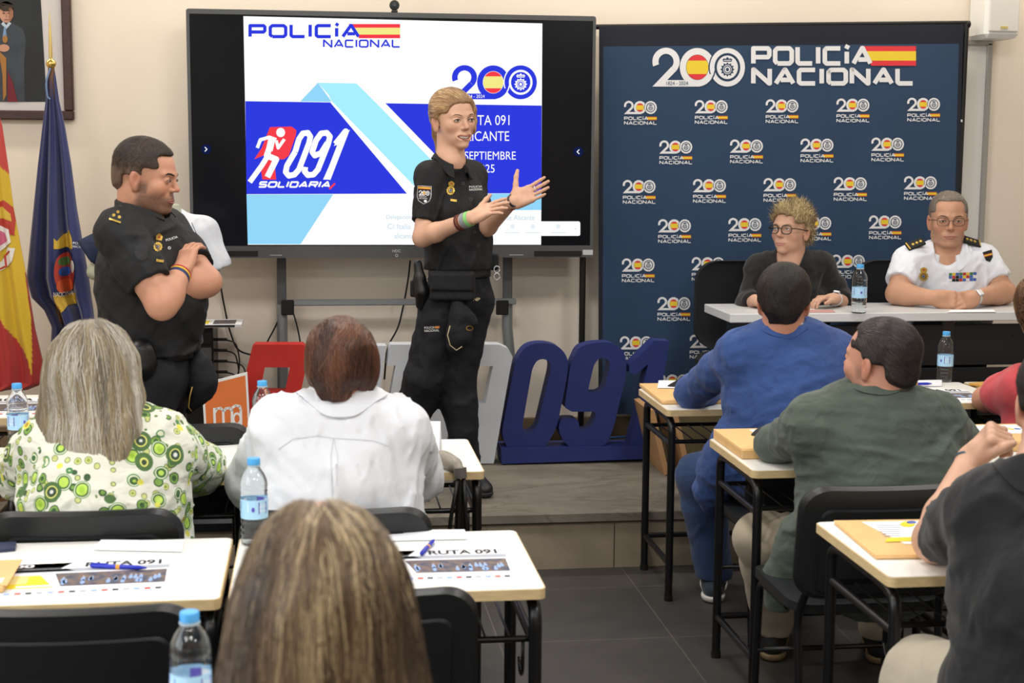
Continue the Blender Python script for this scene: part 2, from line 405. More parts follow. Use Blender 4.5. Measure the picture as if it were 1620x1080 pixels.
# ------------------------------------------------------------------ loudspeaker and white panel on the right
def speaker():
    Y = YW - .2; a = at(1557, 60, Y); b = at(1612, 64, Y)
    t = empty('wall_speaker', ((a.x + b.x) / 2, YW, a.z), 'white wall loudspeaker high in the upper right corner', 'loudspeaker')
    M = mat('speaker_white', '#dcdad4', .5, bump=.25, bscale=500)
    hw = (b.x - a.x) / 2
    MB().box((0, -.11, .19), (hw, .1, .19), M_white, bev=.02).build('cabinet', t)
    MB().box((0, -.215, .2), (hw - .012, .006, .172), M, bev=.006).build('grille', t)
    MB().box((.0, -.2225, .05), (.018, .001, .005), mat('brass_plate', '#c9b36a', .4)).build('badge', t)
    MB().box((.04, -.005, .2), (.03, .012, .05), mat('bracket_grey', '#8d8d8d', .4)).build('bracket', t)
speaker()
def wallpanel():
    Y = YW - .03; z0 = 1.0; zt = at(1560, 68, Y).z; x0 = at(1500, 80, Y).x; x1 = at(1566, 80, Y).x
    t = empty('whiteboard', ((x0 + x1) / 2, YW, z0), 'white wall board with grey metal edge partly hidden behind the blue banner', 'whiteboard')
    o = t.location
    g = mat('aluminium_edge', '#a9a9a6', .35, metal=.6)
    MB().box((-.45, -.012, (zt - z0) / 2), ((x1 - x0) / 2 + .44, .01, (zt - z0) / 2), mat('whiteboard_face', '#e4e3df', .35)).build('board', t)
    m = MB(); m.box(((x1 - x0) / 2, -.018, (zt - z0) / 2), (.014, .018, (zt - z0) / 2), g, bev=.003); m.box((-.45, -.018, zt - z0), ((x1 - x0) / 2 + .46, .018, .012), g, bev=.003)
    m.box((-.45, -.02, 0), ((x1 - x0) / 2 + .46, .03, .012), g, bev=.003); m.build('frame', t)
wallpanel()

# ------------------------------------------------------------------ interactive screen on its stand
M_blk = mat('black_plastic', '#141414', .4); M_dkmet = mat('bezel_grey', '#57595b', .45, metal=.3); M_steel = mat('stand_steel', '#8f9496', .4, metal=.5)
S_W = mat('screen_white', '#ffffff', emit=1.0); S_B = mat('screen_blue', '#2f3ce0', emit=1.0); S_LB = mat('screen_lightblue', '#8fd9fb', emit=1.0)
S_C = mat('screen_cyan', '#a8f0ff', emit=1.0); S_C2 = mat('screen_cyan_deep', '#93d8fb', emit=1.0); S_R = mat('screen_red', '#f8404c', emit=1.0); S_Y = mat('screen_yellow', '#f6ec8a', emit=1.0); S_G = mat('screen_greytext', '#c3dcec', emit=1.0)
S_GL = mat('screen_glass', '#0b0d14', .2, spec=.25); S_NV = mat('screen_navy', '#16204e', emit=.8)
def logo200(P, X0, Y0, X1, Y1, cm, bg, flag_r, flag_y, yr=True, small=False, ink=None):
    """the 200 numeral in box (Y0 bottom, Y1 top)"""
    ink = ink or bg
    sx = (X1 - X0) / 786; sy = (Y1 - Y0) / 330
    fx = lambda x: X0 + (x - 497) * sx
    fy = lambda y: Y0 + (735 - y) * sy
    T = lambda pts: [(fx(x), fy(y)) for x, y in pts]
    n = 14 if small else 32
    P.layer = 1
    # the 2
    P.ring(fx(613), fy(523), 116 * sx, 118 * sy, 64 * sx, 66 * sy, cm, 200, -42, n=n)
    P.poly(T([(699, 602), (658, 567), (497, 735), (640, 735), (640, 680), (622, 680)]), cm)
    P.poly(T([(600, 680), (900, 680), (900, 735), (560, 735)]), cm)
    P.ring(fx(880), fy(571), 150 * sx, 164 * sy, 97 * sx, 108 * sy, cm, n=n)
    P.layer = 2
    P.ring(fx(1135), fy(571), 160 * sx, 176 * sy, 146 * sx, 162 * sy, bg, 75, 200, n=n // 2)
    P.layer = 3
    P.ring(fx(1135), fy(571), 150 * sx, 164 * sy, 97 * sx, 108 * sy, cm, n=n)
    P.layer = 4
    P.ring(fx(1135), fy(571), 110 * sx, 121 * sy, 97 * sx, 108 * sy, ink, n=n)
    P.poly(T([(1036, 600), (1026, 640), (1012, 668), (1002, 662), (1016, 634), (1026, 596)]), bg)
    P.disc(fx(880), fy(571), 94 * sx, 105 * sy, flag_y, n=n)
    P.layer = 5
    a = 33
    P.disc(fx(880), fy(571), 94 * sx, 105 * sy, flag_r, a, 180 - a, n=8); P.disc(fx(880), fy(571), 94 * sx, 105 * sy, flag_r, 180 + a, 360 - a, n=8)
    if ink is bg and not small or yr:
        P.disc(fx(1135), fy(571), 90 * sx, 100 * sy, cm, n=n)
    P.layer = 6
    # emblem: rayed star with shield, crown on top
    c = (fx(1135), fy(590)); k = 8 if small else 12
    star = []
    for i in range(2 * k):
        rr_ = 62 if i % 2 == 0 else 46; an = math.pi * i / k + math.pi / 2; star.append((c[0] + rr_ * sx * math.cos(an), c[1] + rr_ * sy * math.sin(an)))
    P.poly(star, ink); P.layer = 7
    P.disc(c[0], c[1], 36 * sx, 40 * sy, cm, n=12); P.layer = 8
    P.ring(c[0], c[1], 31 * sx, 34 * sy, 24 * sx, 26 * sy, ink, n=12); P.disc(c[0], c[1], 14 * sx, 16 * sy, ink, n=8)
    P.layer = 6
    P.poly(T([(1100, 524), (1094, 506), (1106, 494), (1120, 500), (1135, 482), (1150, 500), (1164, 494), (1176, 506), (1170, 524)]), ink)
    if not small:
        P.layer = 7; P.stroke(T([(1104, 512), (1166, 512)]), 6 * sy, cm); P.layer = 6
        P.text('1824 - 2024', fx(615), fy(722), fx(800), fy(690), ink)
def flagword(P, x0, y0, x1, y1, m, fr, fy_, wd, step=None, frac=.735, shear=0):
    """the word POLICIA with accent and a flag bar; y0 baseline, y1 top (picture y may run down)"""
    xa = x0 + (x1 - x0) * frac
    P.layer = 3; sqtext(P, 'POLICiA', x0, y0, xa, y1, m, wd, step=step, shear=shear)
    h = (y1 - y0); xs = xa - (x1 - x0) * .055
    P.layer = 1; P.poly([(xs - (x1 - x0) * .02, y1), (x1, y1), (x1, y0), (xs + (x1 - x0) * .05, y0)], fr)
    P.layer = 2; P.poly([(xs, y1 - h * .26), (x1, y1 - h * .26), (x1, y0 + h * .26), (xs + (x1 - x0) * .035, y0 + h * .26)], fy_)

def tv():
    Y = 6.85
    c0 = at(293, 12, Y); c1 = at(943, 27, Y); c2 = at(938, 408, Y); c3 = at(303, 407, Y)
    x0 = (c0.x + c3.x) / 2; x1 = (c1.x + c2.x) / 2; zt = (c0.z + c1.z) / 2; zb = (c2.z + c3.z) / 2
    t = empty('interactive_screen', ((x0 + x1) / 2, Y + .3, ZP), 'large wall-size display screen on a grey wheeled stand showing a blue and white slide', 'screen')
    o = t.location; L = lambda p: Vector(p) - o
    D = .085
    # housing
    hb = MB(); fn = lambda x, z, d: L((x, Y + d, z))
    inner = [(x0 + .014, zb + .055), (x1 - .014, zb + .055), (x1 - .014, zt - .022), (x0 + .014, zt - .022)]
    hb.prism(rrect(x0, zb, x1, zt, .012), [inner[::-1]], fn, M_dkmet, D); hb.box(L(((x0 + x1) / 2, Y + D * .8, (zb + zt) / 2)), ((x1 - x0) / 2 - .02, .02, (zt - zb) / 2 - .02), M_blk)
    hb.build('housing', t)
    MB().box(L(((x0 + x1) / 2, Y + .012, (zb + zt) / 2 + .016)), ((x1 - x0) / 2 - .014, .006, (zt - zb) / 2 - .0385), S_GL).build('display_glass', t)
    # slide (what the display shows), coordinates measured on the photograph and laid on the panel plane
    P = Pic(); yq = Y + .0055
    def m(x, y, d): q = at(x, y, yq - d * .35); return q - o
    P.poly([(385, 25.5), (858, 37), (856, 387), (392, 387)], S_W); P.up()
    P.poly([(388, 160), (857, 167), (856.5, 305.5), (390, 307)], S_B)
    P.poly([(390, 307.5), (527, 307.3), (475.5, 386), (392, 386)], mat('screen_palesky', '#93d8fa', emit=1.0))
    P.poly([(700, 306.5), (856.6, 305.8), (856.4, 332), (724, 333)], S_C2)
    P.up()
    P.poly([(475, 160.5), (503, 131), (525, 161.2)], S_C2)
    P.poly([(522, 161.4), (526, 157), (604, 161), (610, 163.5), (760, 318), (760, 335), (690, 335), (668, 335)], S_W)
    P.up(); P.poly([(503, 131), (564, 132), (604, 172), (735, 307), (690, 333), (668, 307)], S_C)
    P.poly([(503, 131), (520, 150), (524, 159), (668, 307), (690, 333), (735, 307), (564, 132)], S_C)
    # headings
    T = Pic(); flagword(T, 393, 60.5, 633, 38, S_B, S_R, S_Y, 5.2)
    T.layer = 3; sqtext(T, 'NACIONAL', 511, 75.5, 633, 62.5, S_B, 2.6)
    for it in T.items: P.items.append((it[0], it[1], it[2], it[3] + 2))
    T = Pic(); logo200(T, 715, 157, 849, 103, S_B, S_W, S_R, S_Y, yr=False, ink=S_W)
    for it in T.items: P.items.append((it[0], it[1], it[2], it[3] + 2))
    P.layer = 4
    # the P and the runner
    P.poly([(427, 201), (461, 200), (469, 206), (468, 214), (457, 246), (449, 252), (434, 252), (437, 284), (415, 284), (412, 262), (424, 243), (402, 252), (414, 234)], S_R)
    P.up(); P.disc(444, 209.5, 7, 7.4, S_W)
    P.stroke([(407, 234), (412, 221), (426, 217), (437, 221)], 5.5, S_W); P.stroke([(432, 218), (422, 246), (437, 252), (423, 280)], 9.5, S_W)
    P.stroke([(424, 246), (414, 262), (395, 288)], 8.2, S_W); P.stroke([(437, 222), (440, 234), (450, 220)], 5, S_W); P.stroke([(430, 220), (426, 238)], 11, S_W)
    # 091 italic
    def oval(cx, cy, h, wv, sh, wd, a0=0, a1=360):
        pts = []
        for i in range(33):
            an = math.radians(a0 + (a1 - a0) * i / 32); yy = math.sin(an); xx = math.cos(an)
            yy = math.copysign(abs(yy) ** .7, yy); pts.append((cx + xx * wv - sh * (-yy * h), cy - yy * h))
        P.stroke(pts, wd, S_W)
    P.stroke([(467, 240), (473, 220), (479, 211), (487, 210), (491, 216), (489, 226), (473, 268), (466, 276), (457, 278), (452, 272), (454, 262), (467, 240)], 9, S_W)
    P.stroke([(518, 226), (508, 242), (498, 246), (494, 240), (500, 222), (508, 211), (517, 210), (522, 216), (519, 228), (503, 268), (496, 276), (487, 277), (482, 271), (483, 264)], 9, S_W)
    P.stroke([(531, 228), (547, 208), (518, 283)], 10, S_W, rnd=True); P.poly([(537, 215), (554, 205), (549, 214), (520, 284), (511, 284), (536, 228), (528, 231)], S_W)
    T = Pic(); sqtext(T, 'SOLIDARIA', 408, 297, 522, 286.5, S_W, 2.8, shear=3)
    for it in T.items: P.items.append((it[0], it[1], it[2], 5))
    P.stroke([(521, 299), (530, 290)], 3, S_R)
    # heading on the right of the slide
    P.text('RUTA 091', 733, 198, 806, 182, S_W); P.text('ALICANTE', 726, 223, 805.5, 207.5, S_W)
    P.text('SEPTIEMBRE', 735, 252.5, 816, 239.5, S_W); P.text('2025', 752, 273, 782.5, 260, S_W)
    P.text('Delegación de Deportes', 611, 348, 700, 340, S_G); P.text('de Alicante', 800, 348, 846, 340, S_G)
    P.text('C/ Italia', 613, 362, 650, 354, S_G); P.text('alicante', 624, 377, 655, 369, S_G)
    # tool bar and side arrows
    P.poly(rrect(730, 350, 918, 373, 3), S_W)
    P.up()
    for x in (811, 843, 883): P.ring(x, 358, 3.2, 3.2, 2.4, 2.4, S_G, n=10); P.disc(x, 358, 1.1, 1.1, S_G, n=8); P.stroke([(x - 12, 368), (x + 12, 368)], .7, S_G)
    P.disc(910, 362, 1.2, 1.2, S_G, n=6)
    for x in (326, 915): P.disc(x, 236 + (4 if x > 500 else 0), 8, 8, S_NV)
    P.up(); P.stroke([(324, 232.5), (327.5, 236), (324, 239.5)], 1.4, S_W); P.stroke([(916.5, 236.5), (913, 240), (916.5, 243.5)], 1.4, S_W)
    mb = MB(); P.emit(mb, m, .0012, base=0); mb.build('slide_image', t)
    # bezel marks
    mb = MB(); Q = Pic(); gl = mat('bezel_print', '#c5c8ca', .4); Q.text('HDC', 621, 399, 634, 394.5, gl); Q.ring(627.5, 404, 2.4, 2.4, 1.6, 1.6, gl); Q.stroke([(427, 403.5), (446, 403.5)], .8, gl); Q.stroke([(806, 403), (828, 403)], .8, gl)
    Q.grid(922, 395, 938, 403, gl); Q.emit(mb, lambda x, y, d: at(x, y, Y - d) - o, .0008); mb.build('bezel_marking', t)
    for a, b in ((320, 408), (845, 920)): p, q = at(a, 401, Y), at(b, 401, Y); MB().box(L(((p.x + q.x) / 2, Y - .001, p.z)), ((q.x - p.x) / 2, .003, .012), M_blk).build('bezel_grille', t)
    # stand
    ys = Y + .16
    for px_ in (445, 803):
        a = at(px_, 412, ys); sx = .05 if px_ > 600 else 0
        MB().box(L((a.x, ys, (a.z + .35 + ZP + .66) / 2)), (.022, .016, (a.z + .35 - ZP - .66) / 2), M_dkmet, bev=.004).build('upright', t)
        mb = MB(); mb.tube([L((a.x, ys, ZP + .70)), L((a.x, ys, ZP + .58)), L((a.x + sx, ys - .02, ZP + .07))], .026, M_steel, 12); mb.build('stand_leg', t, smooth=True, auto=50)
        MB().tube([L((a.x + sx, ys - .2, ZP + .07)), L((a.x + sx, ys + .06, ZP + .07))], .02, M_steel, 10).build('stand_foot', t, smooth=True, auto=50)
    a = at(454, 478, ys); b = at(815, 478, ys)
    MB().box(L(((a.x + b.x) / 2, ys - .02, a.z)), ((b.x - a.x) / 2, .02, .014), M_steel, bev=.004).build('shelf_bar', t)
    for px_ in (445, 803):
        a = at(px_, 480, ys); MB().box(L((a.x + (.03 if px_ < 600 else -.03), ys - .035, a.z - .015)), (.03, .01, .035), M_blk, bev=.004).build('bracket', t)
        a = at(px_, 412, ys); xo = .05 if px_ > 600 else 0
        for dy in (-.17, .03): MB().lathe([(.03, -.012), (.034, -.008), (.034, .008), (.03, .012)], L((a.x + xo, ys + dy, ZP + .034)), M_blk, 16, 'x').build('castor', t)
tv()
def webcam():
    Y = 6.87; p = at(624, 10, Y); q = at(624, 19, Y)
    t = empty('webcam', (p.x, Y, q.z - .004), 'small round black webcam on top of the big screen', 'webcam')
    MB().lathe([(.019, -.012), (.023, -.006), (.023, .006), (.019, .014)], (0, 0, .034), M_blk, 20, 'y').build('camera_head', t)
    MB().lathe([(.012, -.001), (.012, .004), (.008, .006)], (0, -.015, .034), mat('lens_glass', '#3a3f46', .1), 16, 'y').build('lens', t)
    MB().box((0, 0, .006), (.014, .02, .005), M_blk, bev=.002).tube([(0, 0, .006), (0, 0, .02)], .006, M_blk).build('clip', t)
webcam()

# ------------------------------------------------------------------ blue banner (photocall)
def banner():
    Y = 6.97; M_cl = mat('banner_cloth', '#26405f', .85, var=.06, vscale=3, bump=.1, bscale=900, sheen=.2)
    M_hem = mat('banner_hem', '#181d2b', .8); W_ = mat('banner_white', '#e8e9ec', .8); R_ = mat('banner_red', '#e23b42', .8); Yl = mat('banner_yellow', '#efd03a', .8); Or = mat('banner_orange', '#e0762a', .8)
    a = at(948, 40, Y); zb = ZP + .13
    t = empty('event_banner', (2.3, Y, ZP), 'dark blue fabric backdrop banner with rows of white 200 logos on a black pole frame', 'banner')
    o = t.location
    rnd = random.Random(3); ph = [(rnd.uniform(9, 30), rnd.uniform(0, 6), rnd.uniform(.3, 1)) for _ in range(6)]
    def fold(x, z):
        u = 1 if z is None else max(.25, min(1, (2.2 - z) / 1.2))
        return sum(.0022 * A * math.sin(f * x + p + .3 * (z or 0)) for f, p, A in ph) * u
    xl = lambda y: 948 + (y - 40) * (-4 / 600); xr = lambda y: 1526 + (y - 35) * (-14 / 265)
    # corners of the cloth
    tl, tr = at(948, 42, Y), at(1524, 38, Y); bl = at(947, 656, Y); br = at(1508, 640, Y)
    nx, nz = 90, 40; V = []; F = []
    for j in range(nz + 1):
        for i in range(nx + 1):
            u, v = i / nx, j / nz; p = (tl * (1 - u) + tr * u) * (1 - v) + (bl * (1 - u) + br * u) * v
            V.append((p.x - o.x, fold(p.x, p.z), p.z - o.z))
    for j in range(nz):
        for i in range(nx): k = j * (nx + 1) + i; F.append((k, k + 1, k + nx + 2, k + nx + 1))
    fm = [1 if (f[0] // (nx + 1)) < 2 or (f[0] % (nx + 1)) in (0, nx - 1) else 0 for f in F]
    b = len(V); V += [(x, y + .004, z) for x, y, z in V]; F2 = [tuple(k + b for k in f)[::-1] for f in F]
    cl = mk('banner_cloth', V, F + F2, [M_cl, M_hem], t, True, fm + fm)
    P = Pic(); step = 5
    logo200(P, 1032, 137, 1178, 75.5, W_, M_cl, R_, Yl)
    T = Pic(); flagword(T, 1188, 104, 1449, 73, W_, R_, Yl, 7.2, step=14); T.layer = 3; sqtext(T, 'NACIONAL', 1188, 135.5, 1446, 107, W_, 7.2, step=14)
    P.items += T.items
    rows = []
    c5 = [(1014, 164.0, 1463, 159.5)]; 
    def rowpos(y_, n, xa, xb, ya, yb):
        for i in range(n): f = i / (n - 1); rows.append((xa + (xb - xa) * f, ya + (yb - ya) * f))
    rowpos(0, 5, 1013, 1461, 180, 175); rowpos(0, 4, 1069, 1404, 242.5, 238); rowpos(0, 5, 1011, 1456, 305, 299); rowpos(0, 4, 1067, 1400, 367, 361)
    rowpos(0, 5, 1009.5, 1452, 429, 421); rowpos(0, 4, 1066, 1396, 490, 482); rowpos(0, 5, 1006.5, 1448, 552, 543); rowpos(0, 4, 1064, 1392, 612, 605)
    L0 = Pic(); logo200(L0, -26, .5, 26, -21 + .5, W_, M_cl, R_, Yl, small=True); T = Pic(); flagword(T, -26, 14 - 4, 26, 14 - 9.5, W_, Or, Yl, 1.3); T.layer = 3
    sqtext(T, 'NACIONAL', -26, 17.3, 26, 11.7, W_, 1.25); L0.items += T.items
    for (cx, cy) in rows:
        if cy > 640: continue
        for V_, F_, m_, l_ in L0.items: P.items.append(([(x + cx, y + cy - 0) for x, y in V_], F_, m_, l_))
    mb = MB()
    def fn(x, y, d):
        q = at(x, y, Y); return Vector((q.x - o.x, fold(q.x, q.z) - .0012 - d, q.z - o.z))
    P.emit(mb, fn, .0002); mb.build('printed_logos', t)
    # pole frame
    q = at(1531, 37, Y + .015); mb = MB(); ypl = .022
    mb.tube([at(936, 42, Y) - o + Vector((0, ypl, 0)), at(1536, 36, Y) - o + Vector((0, ypl, 0))], .012, M_blk, 12); mb.lathe([(.012, -.012), (.018, -.008), (.018, .008), (.012, .012)], at(1534, 38, Y) - o + Vector((0, ypl, 0)), M_blk, 14, 'x')
    mb.build('top_pole', t)
    zc = q.z
    for xx in (at(921, 500, Y + .02).x, at(1521, 200, Y + .02).x):
        mb = MB(); mb.tube([(xx - o.x, ypl, 0.02), (xx - o.x, ypl, zc - o.z - (.0 if xx > 2 else .35))], .0155, M_blk, 12)
        mb.build('upright_pole', t)
        MB().box((xx - o.x, -.02, .012), (.03, .13, .012), M_blk, bev=.004).build('foot', t)
    w_ = at(1521, 191, Y); MB().tube([(w_.x - o.x, ypl, w_.z - o.z - .006), (w_.x - o.x, ypl, w_.z - o.z + .006)], .0175, M_white, 12).build('pole_collar', t)
banner()
# ================================================================== FURNITURE
def copy_tree(o, parent=None):
    c = o.copy(); COL.objects.link(c)
    if parent is not None: c.parent = parent
    for ch in list(o.children): copy_tree(ch, c)
    return c
M_top = mat('desk_laminate', '#efeee9', .35, var=.01, vscale=9); M_edge = mat('beech_edge', '#d3ba8c', .45, var=.1, vscale=20, stretch=(1, 1, 12))
M_tube = mat('black_tube', '#0e0e10', .32)
DZ = .72
def smooth_path(pts, r, n=5):
    """rounds the corners of a polyline"""
    pts = [Vector(p) for p in pts]; out = [pts[0]]
    for i in range(1, len(pts) - 1):
        a = (pts[i - 1] - pts[i]); b = (pts[i + 1] - pts[i]); d = min(r, a.length * .49, b.length * .49)
        p0 = pts[i] + a.normalized() * d; p1 = pts[i] + b.normalized() * d
        for k in range(n + 1): t = k / n; out.append(p0 * (1 - t) ** 2 + pts[i] * 2 * t * (1 - t) + p1 * t * t)
    out.append(pts[-1]); return out
def make_desk():
    """origin on the floor under the near left corner of the top; x right 0..0.68, y away 0..0.5"""
    t = empty('school_desk', (0, 0, 0)); W_, D_ = .675, .50
    mb = MB(); fn = lambda x, y, d: Vector((x, y, DZ - d))
    mb.prism(rrect(0.003, 0.003, W_ - .003, D_ - .003, .016), [], fn, M_top, .003)
    mb.prism(rrect(0, 0, W_, D_, .018), [], lambda x, y, d: Vector((x, y, DZ - .0015 - d)), M_edge, .0225); mb.build('tabletop', t)
    for sx in (0, 1):
        x = .022 if sx == 0 else W_ - .022; xi = x + (.0 if sx == 0 else -.0)
        for (y, yi) in ((.012, .09), (.425, .34)):
            MB().tube(smooth_path([(x, y, 0.004), (x, y, DZ - .05), (x, yi + (.02 if yi > .2 else 0), DZ - .036), (x, .22, DZ - .036)], .05), .0145, M_tube, 10).build('leg', t, smooth=True, auto=50)
            MB().tube([(x, y, 0.0), (x, y, .022)], .0165, M_blk, 10).build('foot_cap', t)
        MB().tube([(x, .012, DZ - .13), (x, .425, DZ - .13)], .011, M_tube, 8).build('side_bar', t, smooth=True, auto=50)
        MB().tube([(x, .012, .14), (x, .425, .14)], .011, M_tube, 8).build('lower_bar', t, smooth=True, auto=50)
        hk = [(x + (.02 if sx == 0 else -.02), .06 + .028 * (1 - math.cos(a)), DZ - .19 - .03 * math.sin(a)) for a in [math.pi * k / 8 for k in range(9)]]
        hk = [(hk[0][0], hk[0][1], DZ - .13)] + hk
        MB().tube(hk, .004, M_tube, 6).build('bag_hook', t, smooth=True)
    mb = MB()
    for y in (.06, .40): mb.tube([(.022, y, DZ - .13), (W_ - .022, y, DZ - .13)], .008, M_tube, 8)
    for k in range(11): x = .07 + k * .0535; mb.tube([(x, .06, DZ - .13), (x, .40, DZ - .13)], .0028, M_tube, 5)
    mb.tube([(.022, .40, DZ - .045), (W_ - .022, .40, DZ - .045)], .011, M_tube, 8)
    mb.build('book_rack', t, smooth=True, auto=50)
    MB().tube([(.022, .425, .14), (W_ - .022, .425, .14)], .011, M_tube, 8).build('cross_bar', t, smooth=True, auto=50)
    return t
DESK0 = make_desk(); _desk_used = False
def place_desk(x, y, label, rz=0):
    global _desk_used
    d = DESK0 if not _desk_used else copy_tree(DESK0); _desk_used = True
    d.location = (x, y, 0); d.rotation_euler = (0, 0, rz); tag(d, label, 'desk', 'school desks facing the platform'); return d
XD = -.192
place_desk(XD, 3.05, 'white school desk in the middle foreground with pen and event leaflet beside the blonde head')
place_desk(XD - .69, 3.05, 'white school desk in the left foreground with kraft envelope and blue pen on a leaflet')
place_desk(XD, 4.23, 'white school desk with the standing name card, in front of the red-haired woman')
place_desk(XD - .69, 4.23, 'white school desk in front of the woman in the green patterned blouse')
place_desk(XD - 1.38, 4.23, 'white school desk cut by the left picture edge, water bottle near its corner')
place_desk(XD - 1.38 + .02, 5.255, 'white school desk at far left by the flags with a yellow and brown leaflet')
XR0 = 1.262
place_desk(XR0, 5.2, 'white school desk of the man in the blue blazer, beside the blue 091 numerals')
place_desk(XR0 + .69, 5.25, 'school desk holding the water bottle and leaflet under the panel table')
place_desk(XR0 + 1.38, 5.25, 'school desk at the right picture edge with an ochre envelope')
place_desk(XR0 + .01, 4.16, 'white school desk under the elbow of the man in the grey-green blazer')
place_desk(XR0 + .70, 4.16, 'school desk behind the fist of the man in the dark polo shirt, with an envelope')
place_desk(XR0 - .01, 3.05, 'white school desk in the right foreground with kraft envelope under a bare elbow')
place_desk(XD, 1.93, 'school desk at the bottom edge in front of the blonde woman')
place_desk(XD - .69, 1.93, 'school desk at the bottom edge carrying the nearest water bottle')

M_cshell = mat('chair_shell', '#17191b', .42, spec=.5); M_cpad = mat('chair_pad', '#1c1f22', .5, bump=.1, bscale=300)
def make_chair():
    """origin on the floor under the seat centre, back rest on the -y side, top at 0.83"""
    t = empty('school_chair', (0, 0, 0)); bw = .235
    tilt = math.radians(8); R3 = Matrix.Rotation(-tilt, 3, 'X')
    def bp(x, z, d):
        # curved shell: x across, z up from seat, d thickness towards -y
        yy = -.20 - math.tan(tilt) * 0 - .035 * (1 - (x / bw) ** 2) + .02
        p = Vector((x, 0, z)); p = R3 @ Vector((x, 0, z)); return Vector((p.x, -.205 - abs(math.sin(tilt)) * z - .03 * (1 - (x / bw) ** 2) - d, .44 + z * math.cos(tilt)))
    # back shell as gridded rounded rectangle
    def slab(hx, z0, z1, d0, d1, r, m, name, parent, edge=.006):
        nx, nz = 36, 24; V = []; F = []
        def outline(i, j, sh=0):
            u = -math.cos(math.pi * i / nx); v = .5 - .5 * math.cos(math.pi * j / nz); x = u * (hx - sh); z = z0 + sh + (z1 - z0 - 2 * sh) * v
            cz = max(0, abs(v - .5) * (z1 - z0) - ((z1 - z0) / 2 - r)); lim = hx - sh - (r - math.sqrt(max(0, r * r - cz * cz)))
            return max(-lim, min(lim, u * lim)), z
        lay = [(d0, 0, -edge), (d0, 0, 0), ]
        def add(d, sh):
            b = len(V)
            for j in range(nz + 1):
                for i in range(nx + 1): x, z = outline(i, j, sh); V.append(bp(x, z, d))
            return b
        b1 = add(d1, edge); b0 = add(d0, edge)
        q = lambda i, j: j * (nx + 1) + i
        for j in range(nz):
            for i in range(nx):
                F.append((b1 + q(i, j), b1 + q(i + 1, j), b1 + q(i + 1, j + 1), b1 + q(i, j + 1))); F.append((b0 + q(i, j + 1), b0 + q(i + 1, j + 1), b0 + q(i + 1, j), b0 + q(i, j)))
        per = [(i, 0) for i in range(nx)] + [(nx, j) for j in range(nz)] + [(i, nz) for i in range(nx, 0, -1)] + [(0, j) for j in range(nz, 0, -1)]
        bm = len(V)
        for (i, j) in per: x, z = outline(i, j, 0); V.append(bp(x, z, (d0 + d1) / 2 + (d1 - d0) * .2))
        bm2 = len(V)
        for (i, j) in per: x, z = outline(i, j, 0); V.append(bp(x, z, (d0 + d1) / 2 - (d1 - d0) * .2))
        n = len(per)
        for k in range(n):
            k2 = (k + 1) % n
            F.append((b1 + q(*per[k]), bm + k, bm + k2, b1 + q(*per[k2]))[::-1]); F.append((bm + k, bm2 + k, bm2 + k2, bm + k2)[::-1]); F.append((bm2 + k, b0 + q(*per[k]), b0 + q(*per[k2]), bm2 + k2)[::-1])
        return mk(name, V, F, m, parent, True)
    bs = slab(bw, .06, .395, 0, .030, .07, M_cshell, 'backrest', t, .010)
    slab(bw - .052, .075, .33, .028, .036, .03, M_cshell, 'back_panel', bs, .006)
    mb = MB(); fn = lambda x, y, d: Vector((x, y, .455 - d + .012 * (x / .22) ** 2))
    mb.prism(rrect(-.215, -.19, .215, .21, .06), [], fn, M_cpad, .028); mb.build('seat', t, smooth=True, auto=40)
    for sx in (-1, 1):
        x = sx * .20
        MB().tube(smooth_path([(x, .19, 0), (x, .16, .43), (x, -.1, .43)], .05), .0115, M_tube, 9).build('leg', t, smooth=True, auto=50)
        MB().tube(smooth_path([(x, -.25, 0), (x, -.18, .43), (x * .92, -.245, .56), (x * .9, -.27, .70)], .05), .0115, M_tube, 9).build('leg', t, smooth=True, auto=50)
    mb = MB(); mb.tube([(-.2, .17, .2), (.2, .17, .2)], .008, M_tube, 7)
    mb.build('stretcher', t, smooth=True)
    return t
CH0 = make_chair(); _ch = False
def place_chair(x, y, label, rz=0, s=1):
    global _ch
    d = CH0 if not _ch else copy_tree(CH0); _ch = True
    s *= .95; d.location = (x, y, 0); d.rotation_euler = (0, 0, rz); d.scale = (1, 1, s); tag(d, label, 'chair', 'black school chairs'); return d
def chair_at(px, ptop, top, label, rz=0, s=1):
    """place by the pixel of the middle of its top edge, whose height above the floor is known"""
    p = onz(px, ptop, top * s * .95); return place_chair(p.x, p.y + .30, label, rz, s)
ctop = .44 + .395 * math.cos(math.radians(8))
# x centres measured; depths from the tops of the backs
for px_, py_, lab, s in ((130, 808, 'black chair of the woman in the green patterned blouse', 1), (112, 962, 'empty black chair at the bottom left corner', 1),
                       (572, 935, 'empty black chair in the bottom middle, right of the blonde head', 1),
                       (532, 806, 'black chair of the red-haired woman, top showing behind the blonde head', 1)):
    chair_at(px_, py_, ctop, lab, 0, s)
chair_at(280, 671, ctop, 'black chair below the orange sign, its back turned to the desks', 0, 1)
chair_at(1408, 768, ctop, 'black chair behind the man in the grey-green blazer', 0, 1)
chair_at(1302, 671, ctop, 'black chair of the man in the blue blazer', 0, 1)
place_chair(2.80, 4.80, 'chair of the person in the coral shirt'); place_chair(1.72, 2.72, 'chair of the man in the dark polo shirt')
place_chair(.07, 1.45, 'chair under the blonde woman')

